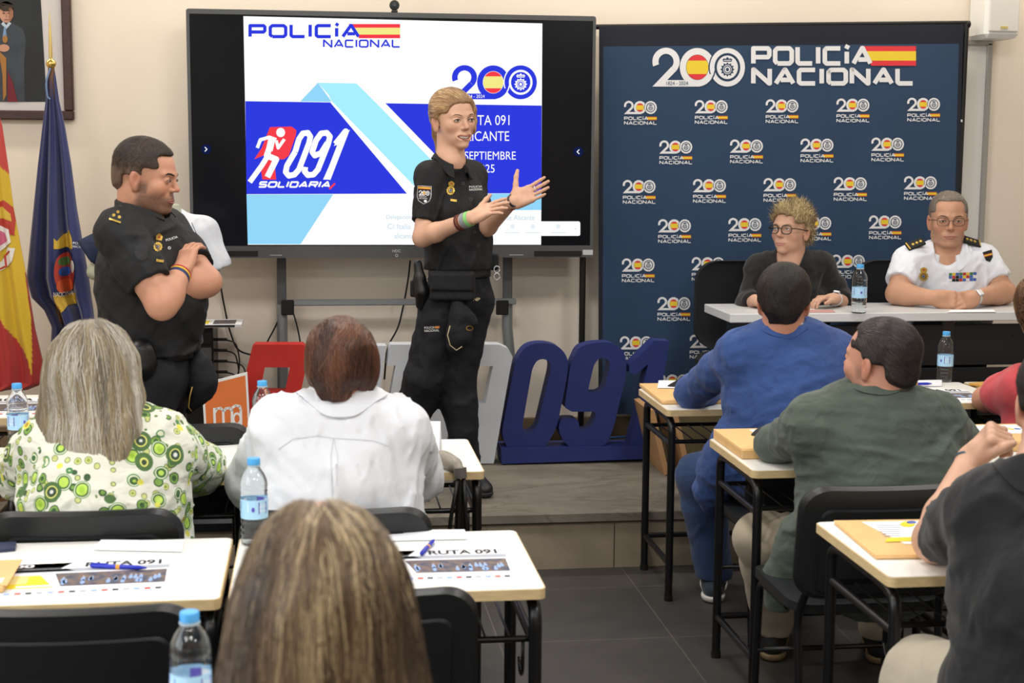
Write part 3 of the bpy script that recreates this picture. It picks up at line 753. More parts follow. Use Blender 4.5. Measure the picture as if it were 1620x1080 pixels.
# ------------------------------------------------------------------ panel table on the platform, office chairs
def panel_table():
    zt = .978; p = onz(1155, 496.5, zt); x0 = p.x; y0 = p.y; x1 = x0 + 2.0
    t = empty('panel_table', (x0, y0, ZP), 'long light-grey table with black modesty panel on the platform', 'table'); o = t.location
    MT = mat('grey_laminate', '#c9cbcc', .35); zl = zt - ZP
    MB().box((1.0, .21, zl - .019), (1.0, .21, .019), MT, bev=.003).build('tabletop', t)
    MP = mat('modesty_panel', '#101113', .6)
    m = MB(); m.box((1.02, .07, zl - .15), (.93, .009, .09), MP, bev=.002); m.box((1.02, .06, zl - .45), (.93, .009, .20), MP, bev=.002); m.build('modesty_panel', t)
    for x in (.12, 1.0, 1.9):
        MB().box((x, .22, (zl - .04) / 2 + .01), (.03, .16, (zl - .04) / 2), M_blk, bev=.006).build('leg', t)
    m = MB()
    for x in (.64, .70, 1.3, 1.36): m.lathe([(.004, 0), (.004, .003)], (x, .058, zl - .11), mat('screw', '#3a3a3a', .3, metal=.8), 8, 'y')
    m.build('screws', t)
    return x0, y0, zt
TX0, TY0, TZ = panel_table()
def office_chair(x, y, label):
    t = empty('office_chair', (x, y, ZP), label, 'chair', 'dark office chairs of the panel')
    M = mat('chair_fabric', '#15171d', .85, bump=.2, bscale=500)
    mb = MB(); fn = lambda u, v, d: Vector((u, .24 - d - .05 * (1 - (u / .24) ** 2), v))
    mb.prism(rrect(-.235, .5, .235, .92, .1, 6), [], fn, M, .05); mb.build('backrest', t, smooth=True, auto=50)
    MB().box((0, -.02, .45), (.24, .23, .04), M, bev=.03).build('seat', t)
    m = MB(); m.tube([(0, 0, .06), (0, 0, .42)], .03, M_blk, 12); m.box((0, .22, .5), (.03, .01, .12), M_blk, bev=.004); m.box((0, .12, .4), (.03, .11, .01), M_blk); m.build('column', t)
    for k in range(5):
        a = k * 2 * math.pi / 5; MB().tube([(0, 0, .08), (.24 * math.cos(a), .24 * math.sin(a), .05)], .018, M_blk, 8).tube([(.24 * math.cos(a), .24 * math.sin(a), .045), (.24 * math.cos(a), .24 * math.sin(a), 0)], .022, M_blk, 8).build('base_arm', t)
OC1 = at(1190, 500, 6.62); OC2 = at(1440, 500, 6.62)
office_chair(OC1.x, 6.55, 'dark office chair behind the woman in black'); office_chair(OC2.x, 6.55, 'dark office chair behind the officer in the white shirt')

# ------------------------------------------------------------------ bottles
M_pet = mat('clear_pet', '#f2f8fb', .08, trans=1.0, ior=1.07, spec=1.0, coat=1); M_cap = mat('bottle_cap_blue', '#4ea8ea', .4)
M_lab = mat('bottle_label', '#a7d4f2', .4); M_lab2 = mat('label_purple', '#5d54b8', .4); M_lab3 = mat('label_white', '#eef4fa', .4); M_ring = mat('bottle_ring', '#d7ecfa', .3, trans=.5)
def make_bottle():
    t = empty('water_bottle', (0, 0, 0))
    pr_ = [(.028, 0), (.0315, .004), (.032, .012)]
    for k in range(3): z = .016 + k * .014; pr_ += [(.0325, z), (.0305, z + .005), (.0325, z + .010)]
    pr_ += [(.0325, .062), (.0318, .066), (.0318, .112), (.0325, .116)]
    for k in range(2): z = .120 + k * .012; pr_ += [(.0325, z), (.0308, z + .004), (.0325, z + .008)]
    pr_ += [(.0322, .146), (.030, .158), (.025, .170), (.0185, .180), (.0145, .186), (.0135, .190)]
    MB().lathe(pr_, (0, 0, 0), M_pet, 28).build('bottle_body', t, smooth=True, auto=60)
    MB().lathe([(.0137, .1875), (.0165, .189), (.0165, .192), (.0137, .193)], (0, 0, 0), M_ring, 24).build('neck_ring', t, smooth=True, auto=40)
    MB().lathe([(.0150, .193), (.0154, .194), (.0154, .206), (.0145, .208)], (0, 0, 0), M_cap, 28).build('cap', t, smooth=True, auto=40)
    P = Pic()
    P.grid(-math.pi, .066, math.pi, .112, M_lab, 40, 1); P.up()
    for b in (-1.9, .15, 2.2):
        P.poly(rrect(b - .75, .082, b + .2, .106, .004, 3), M_lab3); P.poly([(b - .1, .070), (b + .9, .070), (b + .9, .080), (b + .2, .083)], M_lab3)
    P.up()
    for b in (-1.9, .15, 2.2):
        P.poly(rrect(b + .05, .079, b + .75, .107, .003, 3), M_lab2); P.up(); P.text('AGUA', b + .12, .093, b + .68, .103, M_lab3); P.text('MINERAL', b + .12, .083, b + .68, .090, M_lab3)
        P.disc(b - .35, .09, .12, .006, M_lab2, n=10); P.layer -= 1
    def fn(x, y, d): a = x - math.pi / 2; r = .0324 + d; return Vector((r * math.cos(a), r * math.sin(a), y))
    mb = MB()
    # subdivide wide polygons is not needed: every piece is small against the radius
    P.emit(mb, fn, .0004, base=0); mb.build('label', t)
    return t
BT0 = make_bottle(); _bt = False
def bottle(px, py, z, label, rz=0):
    global _bt
    d = BT0 if not _bt else copy_tree(BT0); _bt = True
    p = onz(px, py, z); d.location = (p.x, p.y + .012, z + .0003); d.rotation_euler = (0, 0, rz); tag(d, label, 'bottle', 'small water bottles'); return d
bottle(1360, 495.5, TZ, 'water bottle on the panel table between the woman in black and the officer', .1)
bottle(1496, 604, DZ, 'water bottle on the desk below the panel table', 1.3)
bottle(403, 862, DZ, 'water bottle between the white shirt woman and the blonde head', 2.2)
bottle(416, 706, DZ, 'water bottle left of the shoulder of the red-haired woman', 2.4)
bottle(29, 712, DZ, 'water bottle at the left edge beside the green blouse', 1.0)
pb = onz(303, 1180, DZ); bottle(303, 1172, DZ, 'nearest water bottle, cut by the bottom edge', .4)

# ------------------------------------------------------------------ papers, envelopes, pens on the desks
K_ = mat('kraft_paper', '#e0b67c', .75, var=.05, vscale=12, bump=.1, bscale=200); K2 = mat('kraft_edge', '#c99f68', .8); W1 = mat('paper_white', '#f1f3f8', .6); P_Y = mat('print_yellow', '#e6cf2b', .6)
P_BR = mat('print_photo', '#7d6759', .6, col2='#3b4560', vscale=45); P_DB = mat('print_darkblue', '#2b3350', .6); P_G = mat('print_grey', '#a9adb8', .6); P_B = mat('print_blue', '#3f66c4', .6); P_R = mat('print_red', '#c8483c', .6); P_LB = mat('print_pale_blue', '#8cabe0', .6); P_BK = mat('print_black', '#26262a', .6)
def flat_fn(o, rz, sx, sy, z=.0006):
    c, s = math.cos(rz), math.sin(rz)
    return lambda x, y, d: Vector((c * x * sx - s * y * sy, s * x * sx + c * y * sy, z + d))
def leaflet(x, y, z, rz, label, W_=.42, D_=.297, dark=False):
    """event place mat, text upright when read from the seat; origin at its near left corner"""
    t = empty('event_leaflet', (x, y, z), label, 'leaflet', 'event leaflets on the desks', rz)
    mb = MB(); mb.box((W_ / 2, D_ / 2, .0006), (W_ / 2, D_ / 2, .0004), W1); mb.build('sheet', t)
    P = Pic(); P.poly([(0, .70), (1, .70), (1, .80), (0, .80)], P_G); P.poly([(.0, .72), (.45, .72), (.4, .79), (0, .79)], P_DB)
    P.poly([(.0, .80), (.36, .80), (.42, .97), (0, .97)], P_BK); P.poly([(.12, .97), (.42, .97), (.36, .84), (.2, .84)], P_Y)
    P.poly([(0, .26), (.36, .26), (.26, .62), (0, .62)], P_Y); P.poly([(.40, .28), (.99, .28), (.99, .66), (.34, .66)], P_BR)
    P.up(); P.text('RUTA 091', .5, .82, .95, .96, P_BK, .03)
    P.text('200', .02, .86, .2, .95, W1, .03)
    r = random.Random(5)
    for k in range(20):
        cx, cy = r.uniform(.40, .96), r.uniform(.29, .42); P.disc(cx, cy + .05, .013, .05, P_LB, n=9); P.disc(cx, cy + .115, .008, .022, P_G, n=8)
    P.poly([(.15, .29), (.35, .29), (.34, .33), (.15, .33)], W1)
    for k in range(5): P.grid(.02, .40 + .042 * k, .2, .412 + .042 * k, W1)
    for k in range(16): cx = .04 + k * .06; P.grid(cx, .10, cx + .035, .15, (P_G, P_LB, P_R, P_BK)[k % 4]); P.grid(cx, .19, cx + .04, .2, P_G)
    m2 = MB(); P.emit(m2, flat_fn(None, 0, W_, D_, .0011), .0002); m2.build('print', t); return t
def envelope(x, y, z, rz, label, W_=.33, D_=.24, H=.016, lab=1, m=None):
    t = empty('kraft_envelope', (x, y, z), label, 'envelope', 'kraft envelopes on the desks', rz)
    m = m or K_
    mb = MB(); mb.box((W_ / 2, D_ / 2, H / 2 + .0006), (W_ / 2, D_ / 2, H / 2), m, bev=.003); mb.box((W_ / 2 + .004, D_ / 2 + .006, H + .0012), (W_ / 2 + .003, D_ / 2, .0008), m)
    mb.build('envelope_body', t)
    if lab:
        P = Pic(); x0, y0, x1, y1 = (.50, .12, .97, .30) if lab == 1 else (.35, .45, .98, .95)
        P.grid(x0, y0, x1, y1, W1); P.up(); P.text('POLICIA NACIONAL', x0 + .04, y0 + .3 * (y1 - y0), x0 + .62 * (x1 - x0), y0 + .6 * (y1 - y0), P_G)
        P.disc(x0 + .75 * (x1 - x0), (y0 + y1) / 2, .03, .05, P_Y, n=10); P.disc(x0 + .86 * (x1 - x0), (y0 + y1) / 2, .035, .04, P_B, n=10)
        m2 = MB(); P.emit(m2, flat_fn(None, 0, W_, D_, H + .0022), .0003); m2.build('address_label', t)
    return t
def pen(px, py, z, rz, label):
    p = onz(px, py, z); t = empty('ballpoint_pen', (p.x, p.y, z), label, 'pen', 'blue ballpoint pens', rz); B_ = mat('pen_blue', '#2433b8', .3); O_ = mat('pen_orange', '#e3a13c', .4)
    MB().tube([(-.066, 0, .0055), (-.06, 0, .0055), (.045, 0, .0055), (.064, 0, .0055)], [.003, .0052, .0052, .0018], B_, 10).build('barrel', t, smooth=True)
    MB().tube([(-.006, 0, .0055), (.003, 0, .0055)], .0057, O_, 10).build('ring', t); MB().box((-.045, 0, .0115), (.02, .0015, .0008), B_).build('clip', t)
def P0(px, py): return onz(px, py, DZ)
a = P0(0, 962); 
leaflet(-.86 + .165, 3.09, DZ, math.radians(3), 'event leaflet under the blue pen on the left foreground desk', .37, .27)
envelope(-.91, 3.125, DZ + .0014, math.radians(2), 'kraft envelope at the left edge on the left foreground desk', .25, .2, .014)
pen(188, 900, DZ + .0016, math.radians(-14), 'blue pen on the leaflet of the left foreground desk')
leaflet(.07, 3.12, DZ, math.radians(-1), 'event leaflet right of the blonde head with a blue pen', .355, .27)
envelope(-.09, 3.13, DZ + .0014, 0, 'kraft envelope mostly hidden by the blonde head', .26, .2, .02, 0)
pen(677, 868, DZ + .0016, math.radians(72), 'blue pen standing out on the leaflet right of the blonde head')
MB_ = MB()
def sheet(corners_px, z, name, label, cat, m=W1, th=.0008, group=None, z0=None):
    c = [onz(x, y, z) for x, y in corners_px]; ce = sum(c, Vector()) / len(c)
    t = empty(name, (ce.x, ce.y, z), label, cat, group); mb = MB()
    mb.prism([(p.x - ce.x, p.y - ce.y) for p in c], [], lambda x, y, d: Vector((x, y, .0006 + th - d)), m, th)
    mb.build('paper', t); return t
s_ = sheet([(148, 870), (288, 873), (291, 858), (160, 856)], DZ + .0018, 'folded_card', 'folded white card lying behind the leaflet on the left foreground desk', 'card', W1, .004)
s_ = sheet([(610, 856), (740, 853), (735, 840), (612, 841)], DZ + .0018, 'folded_card', 'folded white card lying behind the leaflet in the middle foreground', 'card', W1, .004)
t_ = sheet([(-30, 877), (24, 872), (26, 862), (-30, 864)], DZ, 'blue_card', 'dark blue folded card at the left edge of the foreground desk', 'card', P_DB, .008)
lf = leaflet(XD - 1.25, 5.28, DZ, 0, 'event leaflet with a yellow corner on the desk by the flags', .50, .40)
# right block
q = P0(1000, 609); envelope(1.268, 5.315, DZ, math.radians(-1), 'kraft envelope on the desk of the man in the blue blazer', .33, .42, .012, 0)
s_ = sheet([(1040, 614), (1110, 614), (1110, 602), (1042, 602)], DZ + .016, 'envelope_label_sheet', 'white printed sheet on the envelope behind the phone', 'paper', W1)
ph_ = onz(1078, 608, DZ + .017); t = empty('smartphone', (ph_.x, ph_.y, DZ + .0150), 'black smartphone on the envelope beside the blue sleeve', 'phone', None, math.radians(-28))
MB().box((0, 0, .004), (.038, .076, .004), M_blk, bev=.003).build('phone_body', t); MB().box((0, 0, .0082), (.035, .072, .0004), S_GL).build('phone_screen', t)
envelope(1.285, 4.32, DZ, math.radians(0), 'kraft envelope with a white label beside the grey-green sleeve', .33, .33, .03, 2)
leaflet(2.12, 5.30, DZ, math.radians(-4), 'dark printed leaflet beside the bottle below the panel table', .42, .30)
s_ = sheet([(1437, 612), (1490, 611), (1490, 603), (1437, 604)], DZ + .0016, 'folded_card', 'folded white card at the far edge beside the bottle', 'card', W1, .006)
pen(1450, 609, DZ + .0085, math.radians(0), 'blue pen on the folded card beside the far bottle')
envelope(2.70, 5.45, DZ, math.radians(20), 'ochre envelope beside the coral shirt', .3, .22, .008, 0, mat('ochre_paper', '#c99a4a', .75))
envelope(2.0, 4.35, DZ, 0, 'kraft envelope behind the fist of the man in the dark polo shirt', .33, .3, .03, 2)
envelope(1.275, 3.19, DZ, math.radians(-3), 'kraft envelope under the bare elbow on the right foreground desk', .36, .33, .007, 0)
s_ = sheet([(1432, 861), (1560, 856), (1548, 823), (1363, 826)], DZ + .009, 'printed_sheet', 'white printed sheet with yellow spots on the right foreground envelope', 'paper', W1)
m2 = MB(); o_ = s_.location; PQ = Pic(); f_ = lambda x, y, d: onz(x, y, DZ + .0107) - o_ + Vector((0, 0, d))
PQ.poly([(1400, 857), (1440, 856), (1560, 853), (1556, 846), (1410, 850), (1402, 853)], P_Y); PQ.disc(1436, 829, 12, 4.5, P_Y, n=14); PQ.disc(1442, 826, 8, 2.4, P_B, n=12)
for k in range(6): PQ.grid(1385 + k * 2.5, 830 + k * 3.3, 1425, 831 + k * 3.3, P_G)
PQ.emit(m2, f_, .0003); m2.build('print', s_)
s_ = sheet([(1545, 893), (1575, 893), (1575, 862), (1540, 868)], DZ + .009, 'yellow_card', 'yellow card under the bare forearm on the right foreground desk', 'card', P_Y)

# papers on the panel table
s_ = sheet([(1275, 494.5), (1322, 494.5), (1318, 490.5), (1278, 490.5)], TZ, 'panel_notes', 'sheet of paper in front of the woman in black', 'paper', mat('paper_print', '#b98b86', .6))
s_ = sheet([(1500, 494), (1575, 493.5), (1572, 490), (1503, 490.5)], TZ, 'panel_notes', 'white sheet of paper in front of the officer in white', 'paper', W1)

# name card on the red-haired woman's desk
def name_card():
    a = onz(655, 700, DZ); t = empty('name_card', (.25, 4.50, DZ), 'folded white name card with a police logo on the desk of the red-haired woman', 'name card', None, math.radians(-10))
    mb = MB(); w2 = .125; h = .105
    for s in (-1, 1):
        mb.prism([(-w2, 0), (w2, 0), (w2, 1), (-w2, 1)], [], lambda x, y, d, s=s: Vector((x, s * (.055 * (1 - y) + .0004 + .0006 * (d > 0)), h * y + .0005)), W1, 1)
    mb.build('card', t)
    P = Pic(); P.text('Jornada Ruta 091', -.13, .84, -.03, .9, P_G); P.text('ALICANTE', -.13, .74, -.07, .79, P_G); P.text('MERCADER', -.04, .46, .04, .54, P_BK)
    T = Pic(); flagword(T, .0, .16, .12, .27, P_DB, P_R, P_Y, .0045, frac=.72); P.items += T.items
    m2 = MB(); P.emit(m2, lambda x, y, d: Vector((x, -.055 * (1 - y) - .0012 - d, h * y + .0005)), .0003); m2.build('print', t)
name_card()
def folding_cane():
    """grey handle hooked over the right front edge of the red-haired woman's desk, black strap below"""
    p = onz(703, 722, DZ); t = empty('walking_stick', (.395, 4.24, 0), 'grey-handled black walking stick leaning on the desk of the red-haired woman', 'walking stick')
    G_ = mat('handle_grey', '#8a8378', .4)
    h = smooth_path([(-.055, .09, DZ + .03), (-.03, .05, DZ + .03), (.005, -.02, DZ + .018), (.015, -.038, DZ + .004)], .03)
    n = len(h); MB().tube(h, [.016 + .010 * math.sin(math.pi * min(1, k / (n - 1) * 1.2)) * (1 - .3 * k / n) for k in range(n)], G_, 14).build('handle', t, smooth=True)
    MB().tube([(.012, -.036, DZ + .018), (.014, -.040, DZ - .012)], .019, mat('handle_ring', '#5d5a55', .4), 14).build('collar', t)
    MB().tube([(.013, -.035, DZ - .02), (.0, -.03, .3), (-.01, -.02, .0)], .012, M_blk, 10).build('shaft', t)
    for dx in (-.02, .03): MB().tube(smooth_path([(dx * .3 + .013, -.045, DZ - .01), (dx, -.05, DZ - .15), (dx * 1.2, -.045, DZ - .32), (dx * .4, -.045, DZ - .34)], .05), .006, M_blk, 6).build('strap', t, smooth=True)
folding_cane()
# ================================================================== FREE-STANDING LETTERS, SIGN, FLAGS, EQUIPMENT
def letters():
    Mr = mat('letter_red', '#c22a22', .55, var=.05, vscale=10); Mw = mat('letter_white', '#ccd1d8', .55, var=.03, vscale=8); Mb = mat('letter_blue', '#1f2c6b', .6, var=.06, vscale=14)
    D = .10
    def block(outlines, m, Y, label, cat='letter', name='foam_letter', group='free-standing letters of the word RUTA', D=D):
        pts = [at(x, y, Y) for q in outlines[0][:1] for x, y in q]
        zb = ZP; cx = sum(p.x for p in pts) / len(pts)
        t = None; mb = MB(); o = Vector((cx, Y, ZP))
        for q in outlines:
            out, holes = q[0], q[1:]
            mb.prism(out, holes, lambda x, y, d: at(x, y, Y) + Vector((0, d, 0)) - o, m, D)
        ob = mb.build(name, None, smooth=True, origin=None, auto=35); ob.location = o; tag(ob, label, cat, group); return ob
    # the red R (its lower part is hidden behind heads and the sign)
    R_out = [(399, 549), (403, 545), (479, 545), (487, 551), (489, 560), (474, 628), (466, 640), (452, 640), (455, 734), (430, 734), (427, 640), (421, 640), (417, 734), (377, 734), (393, 650), (389, 590)]
    block([[R_out, [(419, 581), (459, 581), (451, 619), (411, 619)][::-1]]], Mr, 6.60, 'red foam letter R standing on the platform')
    # the white U
    block([[[(497, 546), (538, 546), (520, 660), (526, 690), (556, 690), (570, 660), (586, 547), (611, 547), (594, 672), (580, 716), (556, 733), (506, 733), (486, 716), (482, 680)]]], Mw, 6.60, 'white foam letter U standing behind the red-haired woman')
    block([[[(616, 548), (618, 545), (688, 545), (685, 579), (666, 579), (641, 733), (598, 733), (626, 578), (612, 578)]]], Mw, 6.60, 'white foam letter T behind the standing woman')
    block([[[(714, 545), (790, 545), (804, 551), (811, 564), (806, 590), (781, 733), (744, 733), (752, 670), (712, 670), (700, 733), (663, 733), (690, 590), (698, 556)],
            [(732, 579), (780, 579), (768, 638), (722, 638)][::-1]]], Mw, 6.60, 'white foam letter A to the right of the standing woman')
    # 0 9 1 on one base
    f = lambda pts: [(760 + x / 4.5, 520 + y / 4.5) for x, y in pts]
    def rnd_(pts, r=14, n=4):
        v = smooth_path([(x, y, 0) for x, y in [((pts[0][0] + pts[-1][0]) / 2, (pts[0][1] + pts[-1][1]) / 2)] + pts + [((pts[0][0] + pts[-1][0]) / 2, (pts[0][1] + pts[-1][1]) / 2)]], r, n)
        return [(p.x, p.y) for p in v[:-1]]
    o = at(900, 735, 6.60); t = empty('foam_numerals', (o.x, 6.60, ZP), 'dark blue foam numerals 091 joined on one long base', 'numerals', 'free-standing letters of the word RUTA')
    o = t.location
    def part(name, outs, m, Y, D):
        mb = MB()
        for q in outs: mb.prism(q[0], q[1:], lambda x, y, d: at(x, y, Y) + Vector((0, d, 0)) - o, m, D)
        mb.build(name, t, smooth=True, auto=35)
    zero = rnd_(f([(200, 860), (150, 760), (170, 640), (250, 230), (320, 120), (440, 95), (560, 120), (628, 210), (620, 330), (545, 700), (470, 830), (420, 865), (300, 870)]), 14)
    zin = rnd_(f([(305, 720), (300, 680), (370, 280), (405, 222), (455, 212), (500, 240), (498, 300), (405, 690), (375, 730), (330, 742)]), 7)
    part('numeral_zero', [[zero, zin[::-1]]], Mb, 6.60, D)
    nine = rnd_(f([(600, 560), (608, 500), (640, 260), (700, 130), (800, 100), (930, 95), (1020, 150), (1042, 250), (1030, 360), (950, 700), (900, 820), (830, 850), (640, 850), (585, 790), (555, 720), (570, 640), (700, 640), (705, 720), (760, 722), (800, 680), (830, 590), (760, 590), (650, 590)]), 9)
    nin = rnd_(f([(768, 455), (770, 420), (810, 250), (850, 205), (890, 205), (925, 240), (918, 290), (880, 430), (840, 455)]), 6)
    part('numeral_nine', [[nine, nin[::-1]]], Mb, 6.60, D)
    part('numeral_one', [[f([(1060, 260), (1240, 82), (1345, 88), (1330, 200), (1205, 850), (1060, 850), (1070, 780), (1195, 250), (1100, 330), (1060, 310)])]], Mb, 6.60, D)
    part('base', [[f([(150, 850), (1212, 838), (1212, 925), (152, 962)])]], Mb, 6.57, .17)
letters()
def ma_sign():
    Y = 6.38; cor = [(334, 607), (391, 589), (399, 735), (322, 735)]
    o = at(362, 735, Y); t = empty('orange_sign', (o.x, Y, ZP), 'orange square sign with white letters ma and white border, leaning among the letters', 'sign'); o = t.location
    mb = MB(); ly = lambda x, y, d: at(x, y, Y - .03 + (753 - y) * .0006) + Vector((0, d, 0)) - o
    cor = [(319, 607), (391, 589), (400, 753), (328, 753)]
    mb.prism(cor, [], ly, mat('sign_white', '#dcdcda', .5), .02); mb.build('board', t)
    P = Pic(); Mo = mat('sign_orange', '#cf6a26', .55, var=.03); Mt = MATS['sign_white']
    P.poly([(323, 610), (388, 593.5), (396.5, 749), (331, 749)], Mo).up()
    P.stroke([(340, 674), (339, 645)], 4, Mt); P.stroke([(340, 652), (343, 646.5), (349, 645), (353, 649), (354, 674)], 4, Mt); P.stroke([(353, 652), (357, 646), (363, 645), (367, 649), (367, 674)], 4, Mt)
    P.stroke([(367, 645), (373, 641), (379, 642), (381, 648), (381.5, 674)], 4, Mt); P.ring(375, 662, 7.5, 10, 4, 6.5, Mt)
    m2 = MB(); P.emit(m2, lambda x, y, d: ly(x, y, 0) - Vector((0, d + .001, 0)), .0015, base=0); m2.build('sign_print', t)
ma_sign()
def cardboard():
    M = mat('cardboard', '#a88058', .8, var=.06, vscale=9); M2 = mat('cardboard_light', '#b3a58c', .8)
    for (x0, x1, Y, zt, lab, m, tilt) in ((1034, 1052, 6.3, .30, 'brown cardboard panel leaning by the blue numerals', M, .10), (1068, 1084, 6.28, .33, 'brown cardboard panel leaning behind the desk legs', M, .1)):
        a = at(x0, 722, Y); b = at(x1, 722, Y); t = empty('leaning_board', (a.x, Y, ZP), lab, 'cardboard', 'cardboard panels behind the first desk')
        R = Matrix.Rotation(-.25, 3, 'Y')
        MB().box((.02, .14, zt / 2), (.012, .16, zt / 2), m, R).build('panel', t)
    a = at(1095, 700, 6.5); t = empty('cardboard_box', (a.x + .02, 6.72, ZP), 'pale brown storage box below the banner behind the desk', 'box')
    MB().box((0, 0, .13), (.14, .13, .13), mat('box_olive', '#7a6d4e', .8, var=.06), bev=.003).build('box_body', t)
    MB().box((0, 0, .268), (.145, .135, .008), M, bev=.002).build('lid', t)
cardboard()

# ------------------------------------------------------------------ flags
def flag(label, ptop, Yf, Zfloor, outline, colf, pole_m, fold_f, name='furled_flag', decal=None, seed=1, tip=None, depth=.11):
    """outline: list of (y_px, xleft_px, xright_px); cloth is a folded closed tube hanging from the pole"""
    top = at(ptop[0], ptop[1], Yf)
    t = empty(name, (top.x, Yf, Zfloor), label, 'flag', 'flags by the back wall'); o = t.location
    # resample the outline so every row has its own left and right
    rows = []
    ys = np.linspace(outline[0][0], outline[-1][0], 150)
    oy = [r[0] for r in outline]; xl = np.interp(ys, oy, [r[1] for r in outline]); xr = np.interp(ys, oy, [r[2] for r in outline])
    n = 160; V = []; C = []; F = []
    for y, a, b in zip(ys, xl, xr):
        wd = at(b, y, Yf).x - at(a, y, Yf).x; f = (y - ys[0]) / (ys[-1] - ys[0])
        for k in range(n):
            an = 2 * math.pi * k / n; u = (1 - math.cos(an)) / 2; px_ = a + (b - a) * u
            p = at(px_, y, Yf); side = -1 if an < math.pi else 1
            dep = depth * min(1, .15 + f * 1.4) * math.sin(math.pi * min(1, max(0, u))) ** .5
            w_ = fold_f(u, f); yy = side * dep * .5 * (1 + (.9 * w_ if side < 0 else 0))
            V.append((p.x - o.x, yy, p.z - o.z)); C.append(colf(px_, y, u, f, side))
    m = len(ys)
    for j in range(m - 1):
        for k in range(n): F.append((j * n + k, (j + 1) * n + k, (j + 1) * n + (k + 1) % n, j * n + (k + 1) % n))
    F.append(tuple(range(n))); F.append(tuple((m - 1) * n + k for k in range(n))[::-1])
    Mf = mat('flag_satin', '#ffffff', .55, attr=True, sheen=.3, bump=.05, bscale=400)
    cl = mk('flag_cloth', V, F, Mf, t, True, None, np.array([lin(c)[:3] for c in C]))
    MB().tube([(0, 0, 0.02), (0, 0, top.z - o.z)], .014, pole_m, 12).build('pole', t, smooth=True, auto=40)
    MB().lathe([(.15, 0), (.15, .012), (.03, .03), (.02, .06)], (0, 0, 0), pole_m, 24).build('base', t, smooth=True, auto=40)
    G = mat('finial_gold', '#e0bd6a', .25, metal=1)
    zt = top.z - o.z
    m_ = MB(); m_.lathe([(.004, 0), (.012, .004), (.02, .016), (.022, .024), (.018, .036), (.008, .042), (.006, .046)], (0, 0, zt - .005), G, 16)
    m_.lathe([(.006, 0), (.0085, .02), (.006, .1), (.001, .2)], (0, 0, zt + .036), mat('spear_gold', '#d9c07a', .35, metal=.7), 10); m_.build('finial', t, smooth=True, auto=50)
    return t, cl, o
M_pole = mat('pole_wood', '#6b4a2c', .4)
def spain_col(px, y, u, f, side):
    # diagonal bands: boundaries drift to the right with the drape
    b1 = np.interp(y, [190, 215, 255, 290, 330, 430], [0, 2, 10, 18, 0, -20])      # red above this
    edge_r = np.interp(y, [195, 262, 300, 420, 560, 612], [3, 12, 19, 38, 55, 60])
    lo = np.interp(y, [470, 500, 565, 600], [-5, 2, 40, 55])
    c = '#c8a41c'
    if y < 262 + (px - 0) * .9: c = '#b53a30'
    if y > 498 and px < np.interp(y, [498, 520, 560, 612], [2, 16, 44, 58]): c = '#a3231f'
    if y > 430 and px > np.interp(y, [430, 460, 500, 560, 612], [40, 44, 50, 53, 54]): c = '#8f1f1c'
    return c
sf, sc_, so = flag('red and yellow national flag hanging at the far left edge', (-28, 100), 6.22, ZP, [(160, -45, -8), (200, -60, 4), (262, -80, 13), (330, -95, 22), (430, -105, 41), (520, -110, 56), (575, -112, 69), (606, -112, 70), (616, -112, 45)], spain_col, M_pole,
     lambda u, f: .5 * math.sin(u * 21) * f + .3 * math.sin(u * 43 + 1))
def blue_col(px, y, u, f, side): return '#232a5e'
bf, bc_, bo = flag('dark blue police flag with gold and red crest, pole topped by a gold ball', (81, 108), 6.52, ZP, [(108, 77, 86), (125, 73, 89), (160, 72, 94), (200, 67, 103), (260, 60, 113), (330, 53, 122), (400, 46, 134), (440, 42, 141), (470, 50, 145), (490, 70, 148), (516, 82, 151), (560, 80, 150), (612, 76, 148)], blue_col, M_pole,
     lambda u, f: .9 * math.sin(u * 15 + .6) * min(1, f * 2.5) + .35 * math.sin(u * 31 + 2))
def surf_fn(obj, Y, o, off=.003):
    """lays artwork measured on the photograph onto the cloth by a straight throw along the room depth"""
    me = obj.data; bv = BVHTree.FromPolygons([v.co.copy() for v in me.vertices], [tuple(p.vertices) for p in me.polygons])
    def fn(x, y, d):
        q = at(x, y, Y) - o; h = bv.ray_cast(Vector((q.x, -1.0, q.z)), Vector((0, 1, 0)))
        yy = h[0].y if h[0] is not None else q.y
        if h[0] is None:
            h2 = bv.find_nearest(q); yy = h2[0].y; q = Vector((h2[0].x, 0, h2[0].z))
        return Vector((q.x, yy - off - d, q.z))
    return fn
def spread(P, step=3.0):
    """subdivides large polygons (grid of small cells) so they follow folds; here: fans are split at their centre rings"""
    out = []
    for V, F, m, l in P.items:
        T = [f for g in F for f in ([g] if len(g) == 3 else [(g[0], g[i], g[i + 1]) for i in range(1, len(g) - 1)])]
        V = list(V); k = 0
        while k < len(T):
            a, b, c = T[k]; e = [(math.dist(V[a], V[b]), a, b, c), (math.dist(V[b], V[c]), b, c, a), (math.dist(V[c], V[a]), c, a, b)]
            L_, i, j, q = max(e)
            if L_ > step:
                V.append(((V[i][0] + V[j][0]) / 2, (V[i][1] + V[j][1]) / 2)); n_ = len(V) - 1; T[k] = (i, n_, q); T.append((n_, j, q))
            else: k += 1
        out.append((V, T, m, l))
    P.items = out; return P
FG = mat('crest_gold', '#c9a53a', .6); FR = mat('crest_red', '#b03a2c', .6); FB = mat('crest_blue', '#2a55a0', .6); FW = mat('crest_white', '#d9d4cc', .6); FP = mat('crest_pink', '#c0607c', .6); FN = mat('crest_navy', '#1b2450', .6); FGr = mat('crest_green', '#4d6f3a', .6)
P = Pic(); P.poly([(90, 375), (95, 380), (101, 370), (107, 368), (112, 362), (117, 376), (118, 392), (90, 392)], FG); P.poly([(90, 464), (95, 483), (98, 495), (106, 488), (112, 480), (121, 480), (122, 462)], FG)
